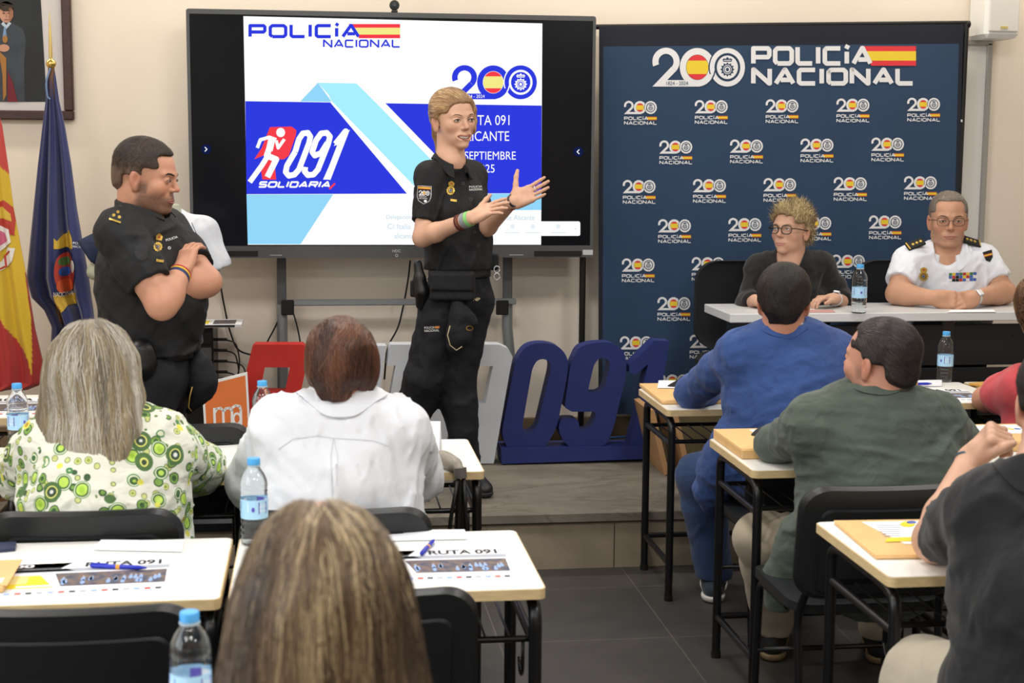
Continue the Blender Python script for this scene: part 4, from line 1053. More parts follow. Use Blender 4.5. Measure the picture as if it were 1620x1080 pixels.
P.up().disc(105, 428, 17, 38, FN).up().disc(106, 428, 15, 30, FR).up(); P.disc(105, 412, 8, 7, FGr); P.disc(106, 450, 11, 11, mat('crest_orange', '#c8552c', .6)); P.disc(117, 420, 4, 10, FW); P.up(); P.disc(105, 428, 7, 7.5, FB)
P.text('NACIONAL', 91, 466, 118, 459, FW)
m2 = MB(); spread(P, 3).emit(m2, surf_fn(bc_, 6.52, bo), .0012); m2.build('flag_crest', bf)
P = Pic(); P.poly([(-6, 322), (8, 316), (22, 328), (26, 345), (24, 370), (6, 372), (-6, 350)], FR); P.up(); P.poly([(-6, 330), (6, 326), (18, 338), (20, 350), (8, 345), (-6, 345)], FG)
P.poly([(-8, 352), (16, 362), (20, 382), (2, 398), (-8, 400)], FW); P.poly([(26, 392), (22, 412), (10, 424), (-6, 432), (-6, 418), (6, 412), (12, 400), (14, 390)], FW); P.up(); P.poly([(-6, 360), (10, 368), (14, 380), (0, 390), (-6, 388)], FP)
P.stroke([(18, 396), (10, 404), (12, 420), (4, 424)], 3, FR); P.stroke([(-2, 348), (18, 356), (24, 372)], 2.5, FR)
m2 = MB(); spread(P, 3).emit(m2, surf_fn(sc_, 6.22, so), .0012); m2.build('flag_crest', sf)
MB().tube(smooth_path([(0, -.02, 0), (-.02, -.03, -.06), (-.015, -.02, -.12), (-.005, -.02, -.13)], .03), .004, mat('cord_silver', '#6f88b0', .5), 6).build('tassel_cord', bf).location = at(81, 108, 6.52) - bo

# ------------------------------------------------------------------ equipment box with cables
def equipment():
    Y = 6.76; a = at(311, 514, Y); b = at(341, 600, Y); x0 = at(290, 560, Y).x
    t = empty('audio_rack', ((x0 + b.x) / 2 - .01, Y + .1, ZP), 'black audio equipment rack with plugged cables against the wall', 'equipment'); o = t.location
    hw = (b.x - x0) / 2; z1 = a.z - o.z - .015
    MB().box((0, .1, z1 / 2), (hw, .16, z1 / 2), M_blk, bev=.006).build('rack_case', t)
    mb = MB()
    for k in range(5): mb.box((.012, -.066, z1 - .05 - k * .07), (hw - .02, .006, .027), M_dkmet if k % 2 else M_blk, bev=.002)
    mb.build('rack_module', t)
    rnd = random.Random(4); x1 = b.x - o.x
    for k in range(5):
        z = z1 - .06 - k * .05; MB().tube([(x1 - .01, -.03, z), (x1 + .05, -.05, z + .002)], .007, M_blk, 8).build('plug', t)
        ex = x1 + .08 + rnd.random() * .05
        MB().tube(smooth_path([(x1 + .045, -.05, z), (ex, -.06, z - .01), (ex + .02, -.06, z - .1 - .05 * rnd.random()), (x1 + .02 + .05 * rnd.random(), -.05, .18), (x1 + .03, -.03, .03)], .06), .0035, M_blk, 6).build('cable', t, smooth=True)
    for k in range(4):
        cx, cz, r = x1 + .03 + .012 * k, .36 - .03 * k, .035 + .006 * k
        MB().tube([(cx + r * math.cos(u), -.07 - .004 * k, cz + r * .8 * math.sin(u)) for u in [i * math.pi / 8 for i in range(17)]], .0035, M_blk, 5).build('cable', t, smooth=True)
    # printed sheets lying on the rack
    zt = o.z + z1
    s = empty('printed_papers', (o.x + .07, Y + .12, zt), 'printed papers lying on top of the audio rack', 'papers')
    MB().box((0, 0, .008), (.13, .11, .007), W1, bev=.001).build('paper_stack', s); m = MB(); m.box((.02, -.1105, .008), (.08, .0006, .005), P_BK); m.box((.05, -.01, .0156), (.05, .08, .0004), P_BR); m.box((-.06, -.02, .0156), (.04, .06, .0004), P_Y); m.build('print', s)
equipment()
def cable(pts, label, r=.0045, name='power_cable'):
    P_ = [at(x, y, Y) for x, y, Y in pts]; o = P_[-1]
    ob = MB().tube([p - o for p in smooth_path([tuple(p) for p in P_], .08, 6)], r, M_blk, 7).build(name, None, smooth=True); ob.location = o; tag(ob, label, 'cable', 'black cables behind the letters'); return ob
cable([(347, 440, 7.09), (352, 470, 7.09), (362, 520, 7.09), (375, 555, 7.08), (400, 562, 7.05)], 'black cable curving down the wall above the red letter')
cable([(443, 500, 7.0), (434, 520, 7.0), (420, 545, 7.0), (412, 580, 7.02)], 'black cable running diagonally left of the stand leg', .004)
cable([(464, 495, 7.0), (470, 515, 7.0), (476, 545, 7.0), (474, 600, 7.04)], 'black cable hanging right of the stand leg', .004)
cable([(649, 412, 7.05), (646, 440, 7.05), (640, 475, 7.05), (630, 520, 7.05), (612, 548, 7.05), (608, 600, 7.05)], 'black cable falling from the screen behind the white letters')
b_ = MB().tube(smooth_path([tuple(at(780, 703, 6.95)), tuple(at(850, 702, 6.9)), tuple(at(930, 694, 6.9)), tuple(at(990, 691, 6.92))], .1), .006, mat('cable_blue', '#1d4f8c', .4), 7).build('blue_cable', None, smooth=True); tag(b_, 'blue cable on the platform behind the blue numerals', 'cable')
# ================================================================== BODY MODELLING: blended distance fields turned into one skin
def V3(*a): return np.array(a if len(a) == 3 else a[0], dtype=float)
def frame(fwd, up=(0, 0, 1)):
    """columns: right(x) as seen from behind the figure, forward(y), up(z)"""
    f = Vector(fwd).normalized(); u = Vector(up); r = f.cross(u).normalized(); u = r.cross(f)
    return np.array([list(r), list(f), list(u)]).T
class Sdf:
    def __init__(s): s.ops = []
    def _add(s, fn, lo, hi, k, mode): s.ops.append((fn, np.array(lo, float), np.array(hi, float), k, mode)); return s
    def cap(s, a, ra, b, rb, k=.02, sub=False):
        a = V3(a); b = V3(b); d = b - a; L2 = max(d @ d, 1e-12); R = max(ra, rb)
        def fn(P):
            t = np.clip(((P - a) @ d) / L2, 0, 1); q = P - a - t[..., None] * d
            return np.sqrt((q * q).sum(-1)) - (ra + (rb - ra) * t)
        return s._add(fn, np.minimum(a, b) - R, np.maximum(a, b) + R, k, 'sub' if sub else 'add')
    def chain(s, pts, k=.02):
        """pts: list of (point, radius)"""
        for (a, ra), (b, rb) in zip(pts[:-1], pts[1:]): s.cap(a, ra, b, rb, k)
        return s
    def ell(s, c, r, M=None, k=.02, sub=False):
        c = V3(c); r = V3(r) if not np.isscalar(r) else np.array([r] * 3, float); M = np.eye(3) if M is None else np.asarray(M); R = np.abs(M) @ r
        def fn(P):
            q = (P - c) @ M; k0 = np.sqrt(((q / r) ** 2).sum(-1)); k1 = np.sqrt(((q / (r * r)) ** 2).sum(-1)) + 1e-9
            return k0 * (k0 - 1) / k1
        return s._add(fn, c - R, c + R, k, 'sub' if sub else 'add')
    def oval(s, a, ra, b, rb, flat, nrm, k=.03):
        """tapered limb with elliptic section: radius r across, r*flat along nrm"""
        a = V3(a); b = V3(b); d = b - a; L2 = max(d @ d, 1e-12); n = V3(nrm); n = n / np.linalg.norm(n); R = max(ra, rb) * max(1, flat)
        def fn(P):
            t = np.clip(((P - a) @ d) / L2, 0, 1); q = P - a - t[..., None] * d; qn = q @ n
            q = q + (qn * (1 / flat - 1))[..., None] * n
            return (np.sqrt((q * q).sum(-1)) - (ra + (rb - ra) * t)) * min(1, flat)
        return s._add(fn, np.minimum(a, b) - R, np.maximum(a, b) + R, k, 'add')
    def box(s, c, h, M=None, r=.005, k=.01, sub=False):
        c = V3(c); h = V3(h) - r; M = np.eye(3) if M is None else np.asarray(M); R = np.abs(M) @ (h + r)
        def fn(P):
            q = np.abs((P - c) @ M) - h
            return np.sqrt((np.maximum(q, 0) ** 2).sum(-1)) + np.minimum(q.max(-1), 0) - r
        return s._add(fn, c - R, c + R, k, 'sub' if sub else 'add')
    def cut(s, c, n, R, k=0.0):
        """removes what lies beyond the plane through c (towards n), within distance R of c"""
        c = V3(c); n = V3(n); n = n / np.linalg.norm(n)
        def fn(P):
            q = P - c; d = q @ n; far = np.sqrt((q * q).sum(-1)) > R
            return np.where(far, -1e3, d)
        return s._add(fn, c - R, c + R, k, 'cut')
    def disp(s, fn_): return s._add(fn_, (-99, -99, -99), (99, 99, 99), 0, 'disp')
    def eval(s, lo, hi, res):
        n = np.maximum(2, np.ceil((np.array(hi) - lo) / res).astype(int) + 1)
        G = np.full(n, .08, dtype=np.float32); ax = [lo[i] + res * np.arange(n[i]) for i in range(3)]
        for fn, l, h, k, mode in s.ops:
            mg = k + 3 * res
            i0 = [int(max(0, np.floor((l[i] - mg - lo[i]) / res))) for i in range(3)]; i1 = [int(min(n[i], np.ceil((h[i] + mg - lo[i]) / res) + 1)) for i in range(3)]
            if any(i1[i] <= i0[i] for i in range(3)): continue
            P = np.stack(np.meshgrid(*[ax[i][i0[i]:i1[i]] for i in range(3)], indexing='ij'), -1)
            sl = tuple(slice(i0[i], i1[i]) for i in range(3)); g = G[sl]; v = fn(P)
            if mode == 'add':
                if k > 0: hh = np.maximum(k - np.abs(g - v), 0) / k; G[sl] = np.minimum(g, v) - hh * hh * k * .25
                else: G[sl] = np.minimum(g, v)
            elif mode == 'sub':
                v = -v
                if k > 0: hh = np.maximum(k - np.abs(g - v), 0) / k; G[sl] = np.maximum(g, v) + hh * hh * k * .25
                else: G[sl] = np.maximum(g, v)
            elif mode == 'cut': G[sl] = np.maximum(g, v)
            elif mode == 'disp': G[sl] = g + v
        return G
    def bounds(s):
        L = np.min([o[1] for o in s.ops if o[4] == 'add'], 0) - .02; H = np.max([o[2] for o in s.ops if o[4] == 'add'], 0) + .02; return L, H
    def mesh(s, res, lo=None, hi=None):
        l, h = s.bounds(); lo = l if lo is None else np.maximum(l, lo); hi = h if hi is None else np.minimum(h, hi)
        if np.any(hi - lo < res * 2): return np.zeros((0, 3)), np.zeros((0, 4), int)
        lo = np.asarray(lo, float)
        return nets(s.eval(lo, hi, res), lo, res)
    def mesh_multi(s, res, fine):
        """coarse everywhere, finer inside the boxes fine=[(lo,hi,res)]"""
        VV, FF = [], []; b = 0
        V, F = s.mesh(res)
        for lo, hi, r in fine:
            lo = V3(lo); hi = V3(hi)
            c = V[F].mean(1); ins = np.all((c > lo + res * .9) & (c < hi - res * .9), 1); F = F[~ins]
        used = np.unique(F); mp = -np.ones(len(V), int); mp[used] = np.arange(len(used)); VV.append(V[used]); FF.append(mp[F]); b = len(used)
        for lo, hi, r in fine:
            v, f = s.mesh(r, V3(lo), V3(hi)); VV.append(v); FF.append(f + b); b += len(v)
        return np.concatenate(VV), np.concatenate(FF)
def nets(G, lo, res):
    s = G < 0
    c = np.zeros(tuple(np.array(G.shape) - 1), np.uint8)
    for dx in (0, 1):
        for dy in (0, 1):
            for dz in (0, 1): c += s[dx:G.shape[0] - 1 + dx, dy:G.shape[1] - 1 + dy, dz:G.shape[2] - 1 + dz]
    I = np.argwhere((c > 0) & (c < 8)); N = len(I)
    if N == 0: return np.zeros((0, 3)), np.zeros((0, 4), int)
    idx = -np.ones(c.shape, np.int32); idx[tuple(I.T)] = np.arange(N)
    cor = [(dx, dy, dz) for dx in (0, 1) for dy in (0, 1) for dz in (0, 1)]
    val = {k: G[I[:, 0] + k[0], I[:, 1] + k[1], I[:, 2] + k[2]] for k in cor}
    acc = np.zeros((N, 3)); cnt = np.zeros(N)
    for k in cor:
        for ax in range(3):
            if k[ax] == 0:
                j = list(k); j[ax] = 1; a = val[k]; b = val[tuple(j)]; m = (a < 0) != (b < 0)
                t = np.where(m, a / np.where(m, a - b, 1), 0); p = np.array(k, float)[None] + np.zeros((N, 3)); p[:, ax] += t
                acc += p * m[:, None]; cnt += m
    V = (I + acc / cnt[:, None]) * res + lo
    F = []
    for ax in range(3):
        o = [i for i in range(3) if i != ax]
        sl0 = [slice(None)] * 3; sl1 = [slice(None)] * 3; sl0[ax] = slice(0, -1); sl1[ax] = slice(1, None)
        a = s[tuple(sl0)]; b = s[tuple(sl1)]
        E = np.argwhere(a != b); ok = (E[:, o[0]] > 0) & (E[:, o[1]] > 0) & (E[:, o[0]] < G.shape[o[0]] - 1) & (E[:, o[1]] < G.shape[o[1]] - 1); E = E[ok]
        if len(E) == 0: continue
        ins = a[tuple(E.T)]
        def cell(d0, d1): q = E.copy(); q[:, o[0]] += d0; q[:, o[1]] += d1; return idx[tuple(q.T)]
        q = np.stack([cell(-1, -1), cell(0, -1), cell(0, 0), cell(-1, 0)], 1)
        flip = ins if ax != 1 else ~ins
        q[~flip] = q[~flip][:, ::-1]; F.append(q)
    F = np.concatenate(F); F = F[(F >= 0).all(1)]
    return V, F
_rs = np.random.RandomState(11); _WK = _rs.normal(size=(24, 3)); _WP = _rs.uniform(0, 6.28, 24)
def wnoise(P, freq, seed=0, n=5, squash=None):
    """cheap smooth noise made of warped waves, about -1..1"""
    if squash is not None: P = P * np.asarray(squash)
    a = 0; q = P
    for i in range(n):
        K = _WK[(seed * 5 + i) % 24]; K = K / np.linalg.norm(K); a = a + np.sin((q @ K) * freq * (1 + .37 * i) + _WP[(seed + i) % 24] + 1.3 * (a if not np.isscalar(a) else 0))
    return a / n * 1.4
def folds(amp, freq, seed=0, squash=None, ridge=True):
    def fn(P):
        v = wnoise(P, freq, seed, 4, squash)
        return (amp * (np.abs(v) - .4) if ridge else amp * v).astype(np.float32)
    return fn

# ------------------------------------------------------------------ figure parts
def bend(base, R, pts):
    """local points to world"""
    return [base + R @ V3(p) for p in pts]
def head_prims(s, C, R, sc=1.0, male=True, k=.012, ear=True, fat=0.0, chin=1.0, smile=0.0, nose=1.0, open_mouth=False):
    """C centre between the ears at eye height; R columns right/forward/up"""
    def w(*p): return C + R @ (V3(*p) * sc)
    def E(c, r, kk=k, sub=False, M=None): s.ell(w(*c), V3(*r) * sc, R if M is None else R @ M, kk, sub)
    E((0, -.022, .040), (.074 , .092, .078), .0)
    E((0, .012, .028), (.070, .078, .070), .02)
    E((0, .026, -.025), (.062 + fat, .062, .076), .025)
    E((0, .030, -.070), (.049 + fat * 1.3 - (0 if male else .006), .052, .038), .025)
    E((0, .070 + .004 * chin, -.098), (.021, .019, .015), .02)
    if male: s.cap(w(-.048 - fat, -.004, -.068), .014 * sc, w(-.022, .064, -.098), .012 * sc, .02); s.cap(w(.048 + fat, -.004, -.068), .014 * sc, w(.022, .064, -.098), .012 * sc, .02)
    for x in (-1, 1):
        E((x * (.040 + fat * .5 - (0 if male else .003)), .058, -.030 + .006 * smile), (.022, .022, .022), .02)
        s.cap(w(x * .012, .0875, .017), .0075 * sc, w(x * .045, .072, .018), .006 * sc, .016)
    # sockets
    for x in (-1, 1): E((x * .0330, .0985, -.001), (.0175, .0165, .0115), .014, True)
    # nose: ridge, tip, wings
    s.cap(w(0, .0845, .012), .0070 * sc, w(0, .1010 * (1 + .04 * (nose - 1)), -.024), .0078 * sc * nose, .010)
    E((0, .1050 * (1 + .04 * (nose - 1)), -.0290), (.0090 * nose, .0090, .0080), .009)
    for x in (-1, 1): E((x * .0105 * nose, .0935, -.0325), (.0070, .0085, .0062), .006)
    # lids
    for x in (-1, 1): E((x * .0318, .0762, -.0005), (.0155, .0125, .0118), .004)
    # mouth
    y0 = .0865; zc = -.0665
    E((0, .080, zc), (.031, .0145, .020), .016)
    if open_mouth:
        s.ell(w(0, .094, zc - .002), V3(.026, .016, .0075) * sc, R, .004, True)
        for x in (-1, 1): s.ell(w(x * .018, .088, zc + .002), V3(.013, .014, .006) * sc, R, .004, True)
    else:
        s.cap(w(-.026, y0 - .007, zc + .004 * smile), .0016 * sc, w(0, y0 + .008, zc - .001 * smile), .0016 * sc, .003, True); s.cap(w(.026, y0 - .007, zc + .004 * smile), .0016 * sc, w(0, y0 + .008, zc - .001 * smile), .0016 * sc, .003, True)
    if ear:
        for x in (-1, 1):
            M = np.array(Matrix.Rotation(x * .35, 3, 'Z') @ Matrix.Rotation(.12, 3, 'X'))
            E((x * .0765, -.010, -.012), (.0075, .018, .031), .005, False, M)
            E((x * .0745, -.006, -.036), (.006, .010, .011), .006, False, M)
            E((x * .0855, -.003, -.008), (.0085, .0110, .0195), .002, True, M); s.cap(w(x * .0800, -.012, .004), .0022 * sc, w(x * .0800, -.010, -.022), .0022 * sc, .003)
def neck_prims(s, C, R, base, sc=1.0, r0=.052, r1=.058, k=.03):
    s.cap(C + R @ (V3(0, -.018, -.055) * sc), r0 * sc, V3(base), r1 * sc, k)
    s.cap(C + R @ (V3(0, -.045, -.01) * sc), .045 * sc, V3(base) + R @ V3(0, -.012, 0), r1 * .9 * sc, k)
def eye_parts(parent, o, C, R, sc=1.0, iris='#4a3626', look=(0, 0), brow='#3a2c22', open_=1.0, lips='#b56a62', teeth=False, smile=0.0, browt=.0026, liner=False, zo=-.0665, body=None, lipr=.8):
    """eyeballs, lids' dark line, brows and lips: own pieces under the head"""
    w = lambda *p: Vector(C + R @ (V3(*p) * sc)) - Vector(o)
    bv = BVHTree.FromPolygons([tuple(v.co) for v in body.data.vertices], [tuple(p.vertices) for p in body.data.polygons])
    fw = Vector(R[:, 1])
    def on(x, z, off=0.0):
        q = w(x, .16, z); h = bv.ray_cast(q, -fw, .2); return (h[0] if h[0] is not None else w(x, .085, z)) + fw * off * sc
    W_ = mat('eye_white', '#d8d2cc', .25); I_ = mat('iris_' + iris[1:], iris, .2); PU = mat('pupil', '#0a0808', .1)
    for x in (-1, 1):
        mb = MB(); c = V3(x * .0315, .0800, -.001)
        def oval(rx, rz, y, m, cx=0, cz=0, n=14):
            pts = [w(*(c + V3(cx + rx * math.cos(a), y + .0016 * (1 - abs(math.cos(a))), cz + rz * math.sin(a) * open_))) for a in [2 * math.pi * i / n for i in range(n)]]
            mb.add([w(*(c + V3(cx, y + .004, cz)))] + pts, [(0, i + 1, (i + 1) % n + 1) for i in range(n)], m)
        oval(.0122, .0046, .0072, W_); 
        oval(.0050, .0045, .0092, I_, look[0], look[1]); oval(.0022, .0022, .0100, PU, look[0], look[1])
        mb.build('eye', parent, smooth=True)
        L_ = mat('lash_dark', '#1f1512', .6)
        MB().tube([w(*(c + V3(-.0135, .0052, -.0005))), w(*(c + V3(-.006, .0108, .0048 * open_))), w(*(c + V3(.001, .0120, .0060 * open_))), w(*(c + V3(.008, .0105, .0048 * open_))), w(*(c + V3(.0140, .0050, -.0002)))], .0011 * (1.5 if liner else 1) * sc, L_, 6).build('eyelashes', parent, smooth=True)
        B_ = mat('brow_' + brow[1:], brow, .9)
        MB().tube([on(x * .014, .0165, -browt * .3), on(x * .026, .0205, -browt * .3), on(x * .038, .0215, -browt * .3), on(x * .049, .0165, -browt * .3)], [browt * .7 * sc, browt * sc, browt * sc, browt * .4 * sc], B_, 8).build('eyebrow', parent, smooth=True)
    Lm = mat('lips_' + lips[1:], lips, .4); y0 = .0875; zc = zo; sm = .0055 * smile; hw = .0245 + .0022 * smile * (1 if teeth else .3)
    g = .0078 if teeth else .0030
    def lipline(top, n=13):
        P_, r_ = [], []
        for i in range(n):
            u = -1 + 2 * i / (n - 1); cu = (1 - u * u); x = u * hw
            if top: z = zc + sm * u * u + g * .45 * cu ** .6 + (.0012 * (1 - abs(abs(u) - .25) * 3) if abs(u) < .55 else 0)
            else: z = zc + sm * u * u - g * cu ** .7 * 1.15 - (.0030 * cu ** .5)
            P_.append(on(x, z, .0002 if not teeth else .0004) if not teeth else w(x, y0 + .0075 * cu - .0095 * u * u + (.0012 if top else 0), z)); r_.append((.66 if teeth else lipr) * (.0009 + (.0021 if top else .0028) * cu ** .7) * sc)
        return P_, r_
    mb = MB()
    if not teeth: hw += .0035
    for tp in (True, False): P_, r_ = lipline(tp); mb.tube(P_, r_, Lm, 8)
    mb.build('lips', parent, smooth=True)
    if teeth:
        T_ = mat('teeth', '#e9e4da', .25); mb = MB(); MK = mat('mouth_dark', '#3a1512', .6)
        for i in range(10):
            u0 = -.80 + i * .16; u1 = u0 + .150
            q = lambda u, zz: w(u * hw, y0 + .0015 - .0125 * u * u, zc + sm * u * u + zz)
            mb.add([q(u0, .0034 * (1 - u0 * u0) ** .6), q(u1, .0034 * (1 - u1 * u1) ** .6), q(u1, -.0050 * (1 - u1 * u1) ** .6), q(u0, -.0050 * (1 - u0 * u0) ** .6)], [(0, 1, 2, 3)], T_)
        mb.build('teeth', parent)
def hand_prims(s, wrist, fdir, palm_n, thumb_side, sc=1.0, curl=(.15, .2, .25, .3), spread_=.06, thumb=(.6, .5), k=.006, tcurl=.3):
    """fdir: along the fingers; palm_n: direction the palm faces; thumb_side: +1/-1 across. curl in radians per joint for index..little"""
    f = V3(fdir); f = f / np.linalg.norm(f); n = V3(palm_n); n = n - f * (n @ f); n = n / np.linalg.norm(n); a = np.cross(f, n) * thumb_side   # a: towards the thumb side
    W = V3(wrist); L = .092 * sc
    s.box(W + f * L * .52, (.040 * sc, L * .50, .0125 * sc), np.stack([a, f, n], 1), .011 * sc, .012)
    s.cap(W - f * .01, .024 * sc, W + f * .03 * sc, .025 * sc, .02)
    s.ell(W + f * .040 * sc + a * .024 * sc + n * .008 * sc, (.017 * sc, .030 * sc, .014 * sc), np.stack([a, f, n], 1), .012)
    s.ell(W + f * .045 * sc - a * .024 * sc + n * .006 * sc, (.014 * sc, .033 * sc, .012 * sc), np.stack([a, f, n], 1), .012)
    tips = []
    for i, (off, ln, r) in enumerate(((.030, .078, .0088), (.0105, .086, .0092), (-.0095, .080, .0087), (-.0285, .062, .0078))):
        p = W + f * L * (.97 - .03 * abs(i - 1)) + a * off * sc; d = f * math.cos(spread_ * (1 - i * .66)) + a * math.sin(spread_ * (1.2 - i * .8)); d = d / np.linalg.norm(d)
        ax = np.cross(d, n); c = curl[i]; segs = (.46, .30, .24); ang = 0
        s.ell(p - d * .004, (r * 1.15 * sc,) * 3, None, .008)
        for j, fr in enumerate(segs):
            ang += c * (1.1 if j == 0 else 1.0); dd = d * math.cos(ang) + n * math.sin(ang); q = p + dd * ln * fr * sc
            s.cap(p, r * (1 - .10 * j) * sc, q, r * (1 - .10 * (j + 1)) * sc, k * .7); p = q
        tips.append((p, dd))
    t0 = W + f * .022 * sc + a * .024 * sc + n * .006 * sc; t1d = f * math.cos(thumb[0]) + a * math.sin(thumb[0]) + n * thumb[1] * .6; t1d /= np.linalg.norm(t1d)
    t1 = t0 + t1d * .044 * sc; t2d = t1d * math.cos(tcurl) + n * math.sin(tcurl) * .5 + f * math.sin(tcurl) * .6; t2d /= np.linalg.norm(t2d); t2 = t1 + t2d * .032 * sc; t3 = t2 + (t2d + f * .2) / np.linalg.norm(t2d + f * .2) * .026 * sc
    s.cap(t0, .0145 * sc, t1, .0115 * sc, .012); s.cap(t1, .0112 * sc, t2, .0100 * sc, k); s.cap(t2, .0098 * sc, t3, .0080 * sc, k)
    return tips
def bvh_of(o):
    me = o.data; M = o.matrix_world if False else Matrix.Translation(o.location if o.parent is None else (0, 0, 0))
    return BVHTree.FromPolygons([tuple(v.co) for v in me.vertices], [tuple(p.vertices) for p in me.polygons])
def strands(name, parent, surf, flow, n, length, wdt, cols, m, seg=8, lift=.002, seed=1, mask=None, jitter=.12, rise=0.0, lo=None, droop=0.0, wave=0.0, tipw=.15):
    """many hair locks lying on a surface mesh; flow(p, nrm, t) gives the combing direction"""
    me = surf.data; bv = BVHTree.FromPolygons([tuple(v.co) for v in me.vertices], [tuple(p.vertices) for p in me.polygons])
    rs = random.Random(seed); polys = me.polygons
    ar = np.array([p.area for p in polys]); cen = np.array([tuple(p.center) for p in polys]); nr = np.array([tuple(p.normal) for p in polys])
    ok = np.ones(len(ar), bool)
    if mask is not None: ok = np.array([bool(mask(c, q)) for c, q in zip(cen, nr)])
    w = ar * ok; w = w / w.sum(); pick = np.random.RandomState(seed).choice(len(ar), n, p=w)
    V = []; F = []; C = []
    cl = sorted([np.array(lin(c)[:3]) for c in cols], key=lambda c: c.sum()); nc = len(cl)
    tone = wnoise(cen * np.array([1, 1, .12]), 55, seed, 4)
    for i in pick:
        p = Vector(cen[i]) + Vector((rs.uniform(-1, 1), rs.uniform(-1, 1), rs.uniform(-1, 1))) * .003; nn = Vector(nr[i]); Ls = length * rs.uniform(.6, 1.15); st = Ls / seg
        g_ = min(nc - 1.001, max(0, (.5 + .42 * tone[i] + rs.gauss(0, .17)) * (nc - 1))); k0 = int(g_); c = (cl[k0] * (1 - g_ + k0) + cl[min(nc - 1, k0 + 1)] * (g_ - k0)) * rs.uniform(.88, 1.12); ww = wdt * rs.uniform(.6, 1.3); b = len(V); jt = Vector((rs.gauss(0, 1), rs.gauss(0, 1), rs.gauss(0, 1))) * jitter
        off = lift * rs.uniform(.3, 1.5); ph = rs.uniform(0, 6)
        for k in range(seg + 1):
            t = k / seg
            d = flow(p, nn, t) + jt
            d = d - nn * d.dot(nn) * (1 - rise); 
            if d.length < 1e-6: d = Vector((0, 0, -1))
            d.normalize()
            if wave: d = (d + d.cross(nn) * wave * math.sin(ph + t * 7)).normalized()
            side = d.cross(nn).normalized(); wk = ww * (1 - (1 - tipw) * t ** 1.5) * (.5 + min(1, t * 4) * .5)
            o_ = p + nn * (off + rise * .3 * Ls * t)
            V += [tuple(o_ - side * wk), tuple(o_ + nn * wk * .5), tuple(o_ + side * wk)]; C += [c, c * 1.12, c]
            if k: q = b + (k - 1) * 3; F += [(q, q + 1, q + 4, q + 3), (q + 1, q + 2, q + 5, q + 4)]
            p2 = p + d * st
            if rise < .3:
                h = bv.find_nearest(p2)
                if h[0] is not None and (h[0] - p2).length < .03:
                    p = h[0]; nn = (nn * .3 + h[1] * .7).normalized()
                else: p = p2 + Vector((0, 0, -droop))
            else: p = p2
    return mk(name, V, np.array(F), m, parent, True, None, np.clip(np.array(C), 0, 1))
M_hair = mat('hair_strands', '#ffffff', .42, attr=True, spec=.45)
def project(target, origin, direction, up, o, shapes, eps=.0015, reach=.25, off=0.0):
    """lays a Pic (metres, x right, y up) onto a mesh; origin world point in front of the surface, direction into it"""
    me = target.data; bv = BVHTree.FromPolygons([tuple(v.co) for v in me.vertices], [tuple(p.vertices) for p in me.polygons])
    d = Vector(direction).normalized(); r = d.cross(Vector(up)).normalized(); u = r.cross(d).normalized(); O = Vector(origin) - Vector(o)
    def fn(x, y, e):
        q = O + r * x + u * y - d * reach * .5; h = bv.ray_cast(q, d, reach)
        if h[0] is None: return O + r * x + u * y - d * e
        return h[0] - d * (off + e + eps)
    spread(shapes, .006); mb = MB(); shapes.emit(mb, fn, .0007, base=1); return mb
def seams(): pass
# ================================================================== FIGURES
def facing(px, py, Y, th, pitch=0, roll=0):
    """th: 0 towards the camera, 90 to the right of the picture, 180 away; pitch up in degrees -> frame matrix"""
    d = ray(px, py); v = Vector((-d.x, -d.y, 0)).normalized(); v.rotate(Matrix.Rotation(math.radians(th), 3, 'Z'))
    R = frame(v); R = np.array(Matrix(R.tolist()) @ Matrix.Rotation(math.radians(pitch), 3, 'X') @ Matrix.Rotation(math.radians(roll), 3, 'Y'))
    return R
A3 = lambda px, py, Y: np.array(at(px, py, Y))
M_skin = mat('skin', '#ffffff', .48, attr=True, bump=.05, bscale=350, spec=.35)
def skin_colors(V, C, R, sc, base, stub=None, stub_amt=.6, scalp=None, flush='#b5604c', lipz=0):
    b = np.array(lin(base)[:3]); col = np.tile(b, (len(V), 1)); L = ((V - C) @ R) / sc
    n = wnoise(V, 40, 3, 3)[:, None]; col = col * (1 + .05 * n)
    fl = np.array(lin(flush)[:3])
    def blob(c, r, a, colr):
        nonlocal col
        d = np.sqrt((((L - np.array(c)) / np.array(r)) ** 2).sum(1)); w = np.clip(1.3 - d, 0, 1)[:, None] * a; col = col * (1 - w) + colr * w
    for x in (-1, 1): blob((x * .045, .07, -.032), (.022, .03, .02), .30, fl); blob((x * .08, -.01, -.012), (.02, .03, .035), .35, fl)
    blob((0, .105, -.03), (.016, .016, .016), .35, fl)
    if stub is not None:
        near = (np.abs(L[:, 0]) < .085) * (L[:, 1] < .115 - .15 * np.clip(-.10 - L[:, 2], 0, 1))
        s_ = np.array(lin(stub)[:3]); z = L[:, 2]; y = L[:, 1]
        w = np.clip((-.040 - z) / .02, 0, 1) * np.clip((z + .135) / .02, 0, 1) * np.clip((y + .012) / .02, 0, 1)
        w2 = np.clip((.014 - np.abs(L[:, 0] * .5)) / .006, 0, 1) * np.clip(1 - np.abs(z + .050) / .012, 0, 1) * (y > .07)
        side = np.clip((np.abs(L[:, 0]) - .05) / .01, 0, 1) * np.clip((-.005 - z) / .02, 0, 1) * np.clip((z + .06) / .01, 0, 1) * np.clip((y + .005) / .01, 0, 1) * np.clip((.035 - y) / .01, 0, 1)
        w = (np.clip(np.maximum(np.maximum(w, w2), side), 0, 1) * near)[:, None] * stub_amt * _rs.uniform(.75, 1.1, (len(V), 1))
        col = col * (1 - w) + s_ * w
    if scalp is not None: col = scalp(L, col)
    return np.clip(col, 0, 1)
